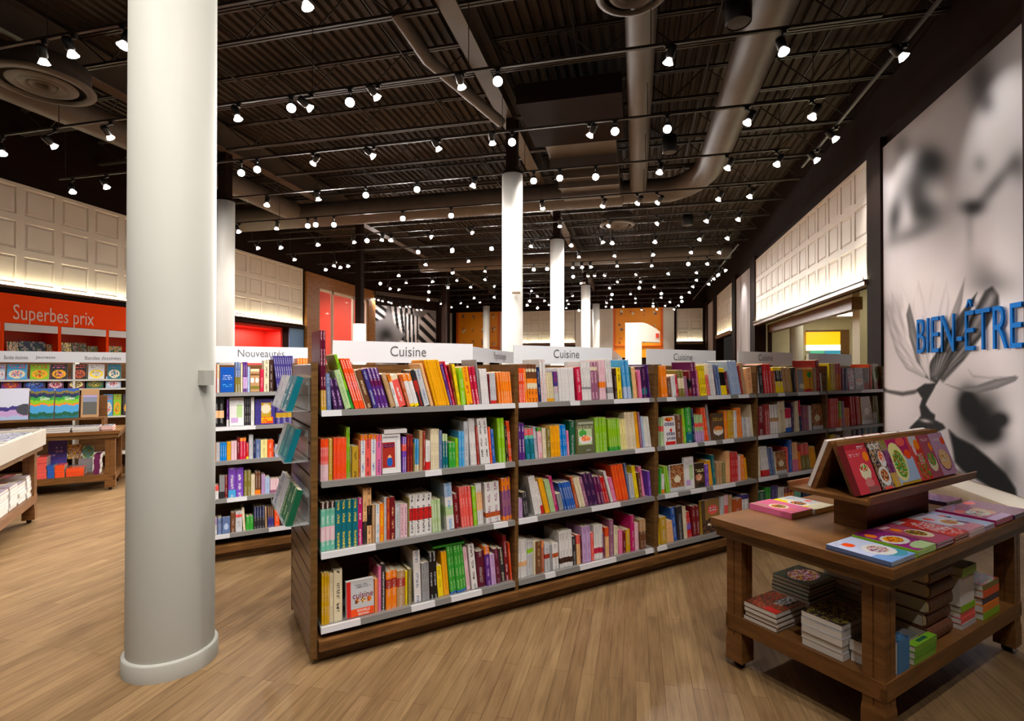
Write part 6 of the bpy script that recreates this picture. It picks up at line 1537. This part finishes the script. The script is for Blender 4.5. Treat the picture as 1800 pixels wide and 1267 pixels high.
# flat stacks of cookbooks on the table
def stack(F, specs, label, cat='cookbook', group=None, name='cookbook', jitter=.004, seed=0):
    """specs: list (w, d, t, design key, spine colour) bottom to top, standing on F; x right, y up the cover"""
    rs = random.Random(seed); z = 0.0
    # spare covers hidden in the stack carry only their own plain cover
    n = len(specs)
    for i, (w, d, t, des, spn) in enumerate(specs):
        M = F @ Matrix.Translation((rs.uniform(-jitter, jitter), rs.uniform(-jitter, jitter), z + .0006))
        top = i == n - 1
        ms = slab_book(w, d, t, des if top else [('bg', spn)], seed + i, spn, 44 if top else 2, 54 if top else 2)
        pos = 'topmost' if top else ('lowest' if i == 0 else '%s from the bottom' % ORD[i])
        place_slab(ms, M, (label + ', ' + pos) if n > 1 else label, cat, group or ('stack: ' + label)[:60], name)
        z += t + .001
    return z
# covers face the aisle on the far side: read with their foot towards sn = 0 ... front row along the near edge
def flat(su, sn, w, d, key, n, label, t=.006, rot=0.0, seed=0, z=.7405):
    des, sp_ = CV[key]
    # the top of each cover points to -U (towards the left end); foot towards +U
    F = TF @ Matrix.Translation((su, sn, z)) @ Matrix.Rotation(rot, 4, 'Z')
    stack(F, [(w, d, t, des, sp_)] * n, label, 'cookbook', None, 'cookbook', .003, seed)
ROW = [('blue plate', 0.012, 0.205, 'pale blue cookbook at the near corner of the table', 3), ('squash soup', 0.222, 0.175, 'purple squash soup cookbook beside the blue one', 4), ('mauve noodles', 0.402, 0.165, 'dusty pink noodle cookbook on the table edge', 4),
       ('red tomatoes', 0.572, 0.16, 'red tomato cookbook on the table edge', 4), ('white pasta', 0.737, 0.17, 'white pasta cookbook on the table edge', 4), ('lilac page', 0.912, 0.12, 'lilac magazine half hidden on the table edge', 3),
       ('chickpea salad', 1.04, 0.22, 'magenta chickpea salad cookbook near the right end of the table', 4), ('dark table', 1.275, 0.22, 'dark plum cookbook at the right end of the table', 3)]
def rot_design(des): return des
for i, (key, su, w, label, n) in enumerate(ROW):
    des, sp_ = CV[key]
    F = TF @ Matrix.Translation((su, 0.012, .7405))
    stack(F, [(w - .006, 0.245, .0065, des, sp_)] * n, label, 'cookbook', None, 'cookbook', .002, i)
F = TF @ Matrix.Translation((1.1, .33, .7405))
flat(1.3, .3, .2, .24, 'dark table', 3, 'plum covered cookbook at the far right of the table', seed=31)
F = TF @ Matrix.Translation((.31, .585, .7405)); stack(F, [(.185, .24, .03, CV['pink plate'][0], 'pink')], 'thick pink cookbook lying near the left corner of the table')
F = TF @ Matrix.Translation((.5, .575, .7405)); stack(F, [(.185, .245, .026, CV['yellow plate'][0], 'white')], 'cream and yellow cookbook lying behind the pink one')
# ---- stacks on the lower shelf
ZS = .2655
def low_at(su, sn, specs, w, d, label, seed, flip=True):
    F = TF @ Matrix.Translation((su, sn, ZS))
    if flip == 'front': F = F @ Matrix.Translation((w, 0, 0)) @ Matrix.Rotation(math.pi / 2, 4, 'Z'); w, d = d, w
    elif flip: F = F @ Matrix.Translation((w, d, 0)) @ Matrix.Rotation(math.pi, 4, 'Z')
    stack(F, [(w, d, t, des, c) for (t, des, c) in specs], label, 'hardback', None, 'hardback', .005, seed)
red_pat = [('bg', (120, 52, 40)), ('food', 'rust', .5, .5, .6, .6, ['rust', 'brown', 'brick red', 'brown']), ('rect', 'black', 0, .5, .5, .9), ('lines', 'white', 0, .6, .5, .8), ('rect', 'red', .8, 1, .6, 1)]
grn_pat = [('bg', (44, 60, 46)), ('food', 'mauve', .5, .5, .42, .34, ['mauve', 'pale pink', 'brick red', 'gold'])]
oli_pat = [('bg', (40, 36, 28)), ('food', 'olive', .5, .5, .6, .6, ['olive', 'dark brown', 'charcoal', 'olive'])]
low_at(.06, .51, [(.021, None, 'charcoal'), (.021, None, 'brown'), (.021, None, 'charcoal'), (.023, red_pat, 'brown')], .235, .17, 'white edged book, brown cover, left stack under the table', 41)
low_at(.4, .55, [(.018, None, 'dark green')] * 6 + [(.018, grn_pat, 'dark green')], .24, .2, 'thin dark green book in the back stack under the table', 42)
low_at(.07, .225, [(.03, None, 'light grey')] * 4 + [(.026, oli_pat, 'charcoal')], .24, .175, 'white edged book, olive cover, near stack under the table', 43)
low_at(.12, .145, [(.045, None, 'light grey'), (.045, oli_pat, 'light grey')], .16, .07, 'white book behind the near table leg', 44)
# big leather dictionaries, spines facing the near long side
def fat_book(F, w, d, t, label, group):
    """w along x, d along y (spine at y=0, rounded), t high"""
    b = MB(); prof = []
    for k in range(9):
        a = math.pi * (k / 8.0); prof.append((-math.sin(a) * .016, t / 2 - math.cos(a) * t / 2))
    outer = [(d, 0)] + prof[::1] + [(d, t)]
    pts = [(y, z) for y, z in outer]
    inner = [(d, t - .004)] + [(y + .004, .004 + (z / t) * (t - .008)) for y, z in prof[::-1]] + [(d, .004)]
    n = len(pts); ring = pts + inner
    vs = [(0, y, z) for y, z in ring] + [(w, y, z) for y, z in ring]; m = len(ring); h_ = n
    fs = [(i, (i + 1) % m, m + (i + 1) % m, m + i) for i in range(m)]
    for off, rv in ((0, True), (m, False)):
        for i in range(n - 1):
            q = (off + i, off + i + 1, off + m - 2 - i, off + m - 1 - i); fs.append(q if rv else q[::-1])
    b.mesh(vs, fs)
    o = b.build('dictionary', noisy('brown_leather', (96, 56, 40), (120, 74, 54), (1, 1, 1), 30, 0.4), None, F); tag(o, label, 'dictionary', group)
    p = MB(); p.box(.004, w - .004, .0, d - .004, .0045, t - .0045); link('pages', p.data('pages', M_pages), o)
    c = MB(); c.box(.001, .004, -.009, .004, .012, t - .012); link('head_band', c.data('head_band', mat('cream_band', (214, 190, 140), .6)), o)
for i in range(5):
    t = .065
    F = TF @ Matrix.Translation((0.55 + (i % 2) * .006, .11 + (.012 if i == 1 else 0), ZS + .0005 + i * (t + .001))) 
    fat_book(F, .235, .27, t, 'thick brown leather bound dictionary, %s from the bottom of its stack' % ORD[i], 'leather dictionaries under the table')
grn = [('bg', (120, 170, 40)), ('rect', 'dark green', .3, .8, .3, .7)]
grn = [('bg', (120, 170, 40)), ('rect', 'dark green', .3, .8, .3, .7)]
blu = [('bg', (30, 60, 90)), ('food', 'navy', .5, .5, .5, .5, ['navy', 'teal', 'slate blue'])]
low_at(.3, .058, [(.026, None, (120, 170, 50)), (.026, None, (100, 160, 40)), (.024, grn, (120, 170, 50))], .2, .034, 'lime green puzzle book, small stack before the dictionaries', 45, 'front')
low_at(.29, .12, [(.03, None, 'olive'), (.03, None, 'lime green')], .2, .2, 'green book left of the dictionaries', 46)
low_at(.165, .06, [(.13, blu, (60, 120, 170))], .1, .07, 'thick blue boxed book just behind the near leg', 47, 'front')
low_at(.84, .08, [(.025, None, 'light grey'), (.025, None, 'coral'), (.025, None, 'coral'), (.03, None, 'lime green'), (.14, None, 'white'), (.04, grn, 'lime green')], .16, .2, 'green and white book right of the dictionaries', 48, 'front')
low_at(1.05, .07, [(.035, None, 'lime green'), (.035, None, 'orange'), (.035, None, 'navy'), (.035, None, 'red orange'), (.028, [('bg', (180, 70, 30)), ('food', 'gold', .5, .5, .5, .5, ['gold', 'red', 'green'])], 'olive')], .2, .16, 'orange and green book, stack near the far leg', 49, 'front')
low_at(.98, .34, [(.14, None, 'light grey'), (.12, [('bg', (150, 146, 150))], 'grey')], .36, .24, 'grey wrapped pack far back under the table', 50)
low_at(.66, .42, [(.03, None, 'brown')] * 4 + [(.03, oli_pat, 'brown')], .2, .2, 'brown book in the middle stack under the table', 51)

# ------------------------------------------------------------------ left side: white tray table, oak table, low gondola with picture books
LC_ = at_z(81, 754, .9); LO = np.array([LC_[0], LC_[1], 0.0]) - U * 1.1 - N * 0.0
# its visible corner is the far right corner of the near long side; the table runs towards the camera along N
LF = tframe(LC_ * np.array([1, 1, 0]) - U * .9 + N * 1.5)
table(LF, .9, 1.5, .9, 'white topped tray table with an oak base at the left edge', white=True, leg=.09, zs=.27)
def in_frame_stack(F, x, y, z, specs, label, seed, rot=0): 
    stack(F @ Matrix.Translation((x, y, z)) @ Matrix.Rotation(rot, 4, 'Z'), specs, label, 'paperback', None, 'paperback', .006, seed)
gray_mag = [('bg', (120, 124, 136)), ('food', 'grey', .5, .5, .6, .6, ['grey', 'navy', 'light grey', 'charcoal'])]
k = 0
for yy in (1.12, .86, .6):
    for xx in (.08, .34, .6):
        in_frame_stack(LF, xx, yy, .871, [(.22, .22, .02, gray_mag, 'slate blue')] , 'grey magazine in the white tray, %s of the visible ones' % ORD[k], 60 + k); k += 1
wp = [('bg', (190, 180, 190)), ('rect', 'brick red', 0, .4, 0, 1), ('rect', 'cream', .4, .7, .5, 1)]
for i, yy in enumerate((1.22, .96, .7, .44)):
    in_frame_stack(LF, .62, yy, .272, [(.2, .22, .03, None, 'light grey')] * (6 - (i == 1)) + [(.2, .22, .02, wp, 'brick red')], 'white edged paperback under the white table, %s stack from far end' % ORD[i], 70 + i)
# oak table before the orange shelving
q1 = at_z(197, 757, .74)
OF = tframe(np.array([q1[0], q1[1], 0]) - U * 1.62)
table(OF, 1.7, .8, .74, 'oak display table stacked with books before the orange shelving', leg=.1, zs=.2)
def of_x(px, z, y=0.03):
    P_ = np.array([q1[0], q1[1], 0]) - N * y
    a = at_plane(px, 757, P_, N); return float((a - (np.array([q1[0], q1[1], 0]) - U * 1.62)) @ U)
for i, (a, c, n, colr, t) in enumerate([(-30, 18, 4, 'brick red', .013), (20, 66, 5, 'olive', .012), (68, 125, 3, 'grey', .022), (127, 176, 3, 'light grey', .02), (178, 200, 4, 'coral', .014)]):
    x0, x1 = of_x(a, 0), of_x(c, 0)
    in_frame_stack(OF, x0, .04, .741, [(x1 - x0 - .01, .24, t, None, colr)] * (n - 1) + [(x1 - x0 - .01, .24, t, gray_mag, colr)], '%s book flat on the oak table, %s stack from left' % (colr, ORD[i]), 80 + i)
# shelf tier on the oak table with picture books facing out
root = empty('display_riser', OF, 'oak riser shelf standing on the oak table, picture books on it', 'riser')
b = MB(); b.box(.0, 1.5, .34, .62, .86, .885); link('shelf', b.data('shelf', M_table), root)
b = MB(); b.box(.0, .03, .34, .62, .741, .86); b.box(1.47, 1.5, .34, .62, .741, .86); link('side_panel', b.data('side_panel', M_table), root)
b = MB(); b.box(.0, 1.5, .57, .6, .885, 1.16); link('back_rest', b.data('back_rest', M_table), root)
def land(cs, sky='white'): return [('bg', sky)] + [('land', c, 0, 1, 0, z) for c, z in cs]
PICT = {'fjord': land([('indigo', .42), ('lilac', .3), ('pale blue', .12)], (214, 216, 232)) + [('disc', (70, 70, 80), .9, .32, .25, .18)],
        'quebec': land([('olive', .92), ('navy', .84), ('green', .72), ('lime green', .62), ('orange', .5), ('sky blue', .44), ('dark green', .2), ('teal', .08)], 'blue'),
        'moor': [('bg', 'tan'), ('rect', (130, 136, 160), .1, .9, .55, .8), ('rect', (90, 90, 84), .1, .9, .1, .55), ('rect', 'lilac', .1, .9, .72, .78)]}
def face_at(px0, px1, pyb, pyt, yy, key, label, Fr, Oz, seed=0, cat='picture book', txt=None, group='picture books facing out', lean=8, z=None):
    """face-out book on a plane parallel to the table front, `yy` behind it"""
    P_ = Oz - N * yy
    a = at_plane(px0, pyb, P_, N); c = at_plane(px1, pyb, P_, N); t = at_plane(px0, pyt, P_, N)
    w = float((c - a) @ U); z0 = float(a[2]) if z is None else z; h = float(t[2]) - z0
    des = PICT[key] if isinstance(key, str) else key
    big = isinstance(key, str); ms = slab_book(w * .98, h, .012, des, seed, 'grey', 48 if big else 18, 44 if big else 16, gloss=False)
    F = basis(P_ + U * float((a - P_) @ U) + ZV * (z0 + .001), U, ZV, N) @ Matrix.Rotation(-math.radians(lean), 4, 'X')
    o = place_slab(ms, F, label, cat, group, cat.replace(' ', '_'))
    if txt:
        k = put_text(txt, (0, 0, 0), (1, 0, 0), (0, 1, 0), w * .4, h * .12, M_whiteink, bold=.01); k.parent = o; k.matrix_local = Matrix.Translation((w * .4, h * .6, .0128))
    return o
OZ = np.array([q1[0], q1[1], 0.0])
face_at(0 - 12, 51, 727, 683, .42, 'fjord', 'pale blue landscape album standing on the oak riser', OF, OZ, 1, z=.886)
face_at(52, 95, 727, 683, .42, 'quebec', 'left of two blue and green Qu\u00e9bec landscape albums on the oak riser', OF, OZ, 2, txt='Qu\u00e9bec', z=.886)
face_at(96, 139, 727, 683, .42, 'quebec', 'right of two blue and green Qu\u00e9bec landscape albums on the oak riser', OF, OZ, 3, txt='Qu\u00e9bec', z=.886)
face_at(142, 174, 727, 684, .42, 'moor', 'tan album with a grey moorland photo on the oak riser', OF, OZ, 4, z=.886)
# stock on the oak table's lower shelf
def box_stack(Fr, px0, px1, n, t, colr, key, label, seed, y=.08, d=.2, z=.201, Oz=OZ, xo=1.62):
    P_ = Oz - N * y; a = at_plane(px0, 800, P_, N); c = at_plane(px1, 800, P_, N)
    x0 = float((a - Oz) @ U) + xo; w = float((c - a) @ U)
    stack(Fr @ Matrix.Translation((x0 + w * .97, y, z)) @ Matrix.Rotation(math.pi / 2, 4, 'Z'), [(d, w * .97, t, None, colr)] * (n - 1) + [(d, w * .97, t, key or [('bg', colr)], colr)], label, 'paperback', None, 'paperback', .005, seed)
box_stack(OF, 64, 82, 7, .036, 'coral', None, 'red paperback in the tall stack under the oak table', 90)
box_stack(OF, 83, 95, 3, .05, 'blue', None, 'blue book beside the tall red stack', 91)
box_stack(OF, 97, 114, 5, .028, 'red orange', None, 'orange book in the small stack under the oak table', 92)
box_stack(OF, 116, 148, 4, .024, 'red orange', None, 'wide orange box set under the oak table', 93)
box_stack(OF, 92, 135, 2, .04, 'grey', None, 'grey pack under the oak table behind the orange books', 94, y=.33, z=.201)
box_stack(OF, 137, 163, 5, .035, 'grey', None, 'grey edged book at the back under the oak table', 95, y=.33)
box_stack(OF, 165, 176, 4, .06, 'plum', None, 'plum book by the right leg of the oak table', 96, y=.12)
pur = [('bg', (80, 60, 160)), ('lines', 'lilac', .2, .8, .4, .7)]
face_at(84, 118, 797, 770, .36, pur, 'purple book facing out under the oak table', OF, OZ, 5, group='books facing out under the oak table', cat='book', z=.285)
ylw = [('bg', 'mustard'), ('food', 'yellow', .5, .5, .6, .6, ['yellow', 'olive', 'mauve', 'cream'])]
face_at(119, 143, 798, 782, .34, ylw, 'yellow illustrated book facing out under the oak table', OF, OZ, 6, group='books facing out under the oak table', cat='book', z=.38)
face_at(145, 165, 800, 784, .34, [('bg', 'pale green'), ('food', 'green', .5, .5, .5, .5, ['green', 'olive', 'sky blue'])], 'green illustrated book facing out under the oak table', OF, OZ, 7, group='books facing out under the oak table', cat='book', z=.38)

# low gondola with sign strip behind the oak table
GO = OZ + U * .35 - N * 1.25
def gx(px, yy=0.0): return float((at_plane(px, 650, GO - N * yy, N) - GO) @ U)
def gz(px, py, yy=0.0): return float(at_plane(px, py, GO - N * yy, N)[2])
gx0, gx1 = gx(-40), gx(330)
GF = tframe(GO + U * gx0); gl = gx1 - gx0
root = empty('bookcase', GF, 'white edged gondola of comic albums behind the oak table', 'bookcase')
za, zb2, zc_, zd_ = gz(100, 667), gz(100, 683.5), gz(195, 693), gz(195, 731)
zsig0, zsig1 = gz(100, 637), gz(100, 618)
b = MB(); b.box(0, gl, .3, .33, .1, zsig0); link('back_panel', b.data('back_panel', M_woodh), root)
for z in (za, zb2, zd_, .3):
    b = MB(); b.box(0, gl, 0.0, .3, z - .022, z); link('shelf', b.data('shelf', M_white), root)
for x in (0, gx(128) - gx0, gl - .03):
    b = MB(); b.box(x, x + .025, 0.0, .3, .06, zsig0); link('side_panel', b.data('side_panel', M_white), root)
b = MB(); b.box(0, gl, .0, .4, 0, .1); link('kick_plinth', b.data('kick_plinth', M_wood), root)
r2 = empty('aisle_sign', GF, 'long white sign strip with grey category names above the comic albums', 'sign')
b = MB(); b.box(0, gx(147) - gx0, -.02, -.01, zsig0, zsig1); b.box(gx(147) - gx0, gl, -.03, -.02, zsig0, zsig1); link('sign_board', b.data('sign_board', M_sign), r2)
def gtext(txt, a, c, y=-.0215):
    o = put_text(txt, (0, 0, 0), (1, 0, 0), (0, 0, 1), gx(c) - gx(a), .05, M_letters); o.parent = r2; o.matrix_local = basis((gx(a) - gx0, y, zsig0 + .04), (1, 0, 0), (0, 0, 1), (0, -1, 0))
gtext('Bandes dessin\u00e9es', 8, 50); gtext('Jeunesse', 63, 98); gtext('Bandes dessin\u00e9es', 150, 213, -.0315)
pals = [['pale blue', 'white', 'crimson'], ['sky blue', 'cream', 'coral'], ['lime green', 'amber', 'red'], ['charcoal', 'amber', 'pink'], ['black', 'rust', 'coral'], ['white', 'yellow', 'grey'], ['teal', 'cream', 'slate blue'], ['coral', 'amber', 'mauve'], ['purple', 'brick red', 'orange'], ['dark purple', 'blue', 'pale blue'], ['plum', 'pale pink', 'coral'], ['maroon', 'pale yellow', 'olive'], ['dark green', 'olive', 'yellow']]
def comic(i):
    p = pals[i % len(pals)]; return [('bg', p[0]), ('disc', p[1], .5, .35, .42, .28), ('lines', p[2], .1, .9, .75, .95), ('food', p[2], .5, .35, .28, .2, p)]
k = 0
for (rowy, rowt, zz, xs, nm) in ((667, 640, za, [(-2, 9), (12, 48), (53, 87), (89, 119), (125, 153), (155, 184), (189, 213), (222, 250)], 'upper'), (683.5, 662, zb2, [(2, 38), (42, 80), (84, 112), (120, 149), (152, 182), (186, 213)], 'middle'), (731, 693, zd_, [(181, 198), (199, 213), (216, 240)], 'lower')):
    for (a, c) in xs:
        face_at(a, c, rowy, rowt, 0.03, comic(k), '%s and %s comic album, %s row of the white gondola, %s from left' % (pals[k % 13][0], pals[k % 13][1], nm, ORD[k % 8]), GF, GO, 100 + k, 'comic album', group='comic albums on the %s row' % nm, z=zz)
        k += 1
# books in the orange shelving
def yx(px, X=XL + .3): return at_x(px, 600, X)[1]
for i, (a, c, yb, yt, colr) in enumerate([(12, 32, 617, 600, 'cream'), (33, 80, 617, 599, 'navy'), (82, 94, 617, 605, 'peach'), (108, 125, 617, 602, 'pale yellow'), (126, 152, 618, 602, 'brown'), (154, 172, 618, 608, 'olive'), (187, 214, 618, 608, 'gold'), (-20, 6, 617, 602, 'slate blue')]):
    y0, y1 = yx(a), yx(c); z0 = 1.776; z1 = at_x(a, yt, XL + .3)[2]
    b = slab_book(y1 - y0, max(.15, z1 - z0), .02, [('bg', colr), ('food', colr, .5, .5, .6, .6, [colr, 'grey', 'dark green', colr])], i, colr, 12, 8, gloss=False)
    F = basis((XL + .3, y0, z0), (0, 1, 0), (0, 0, 1), (1, 0, 0)) @ Matrix.Rotation(-math.radians(5), 4, 'X')
    place_slab(b, F, '%s picture book on the orange shelving, %s from the left end' % (colr, ORD[i]), 'picture book', 'picture books on the orange shelving', 'picture_book')
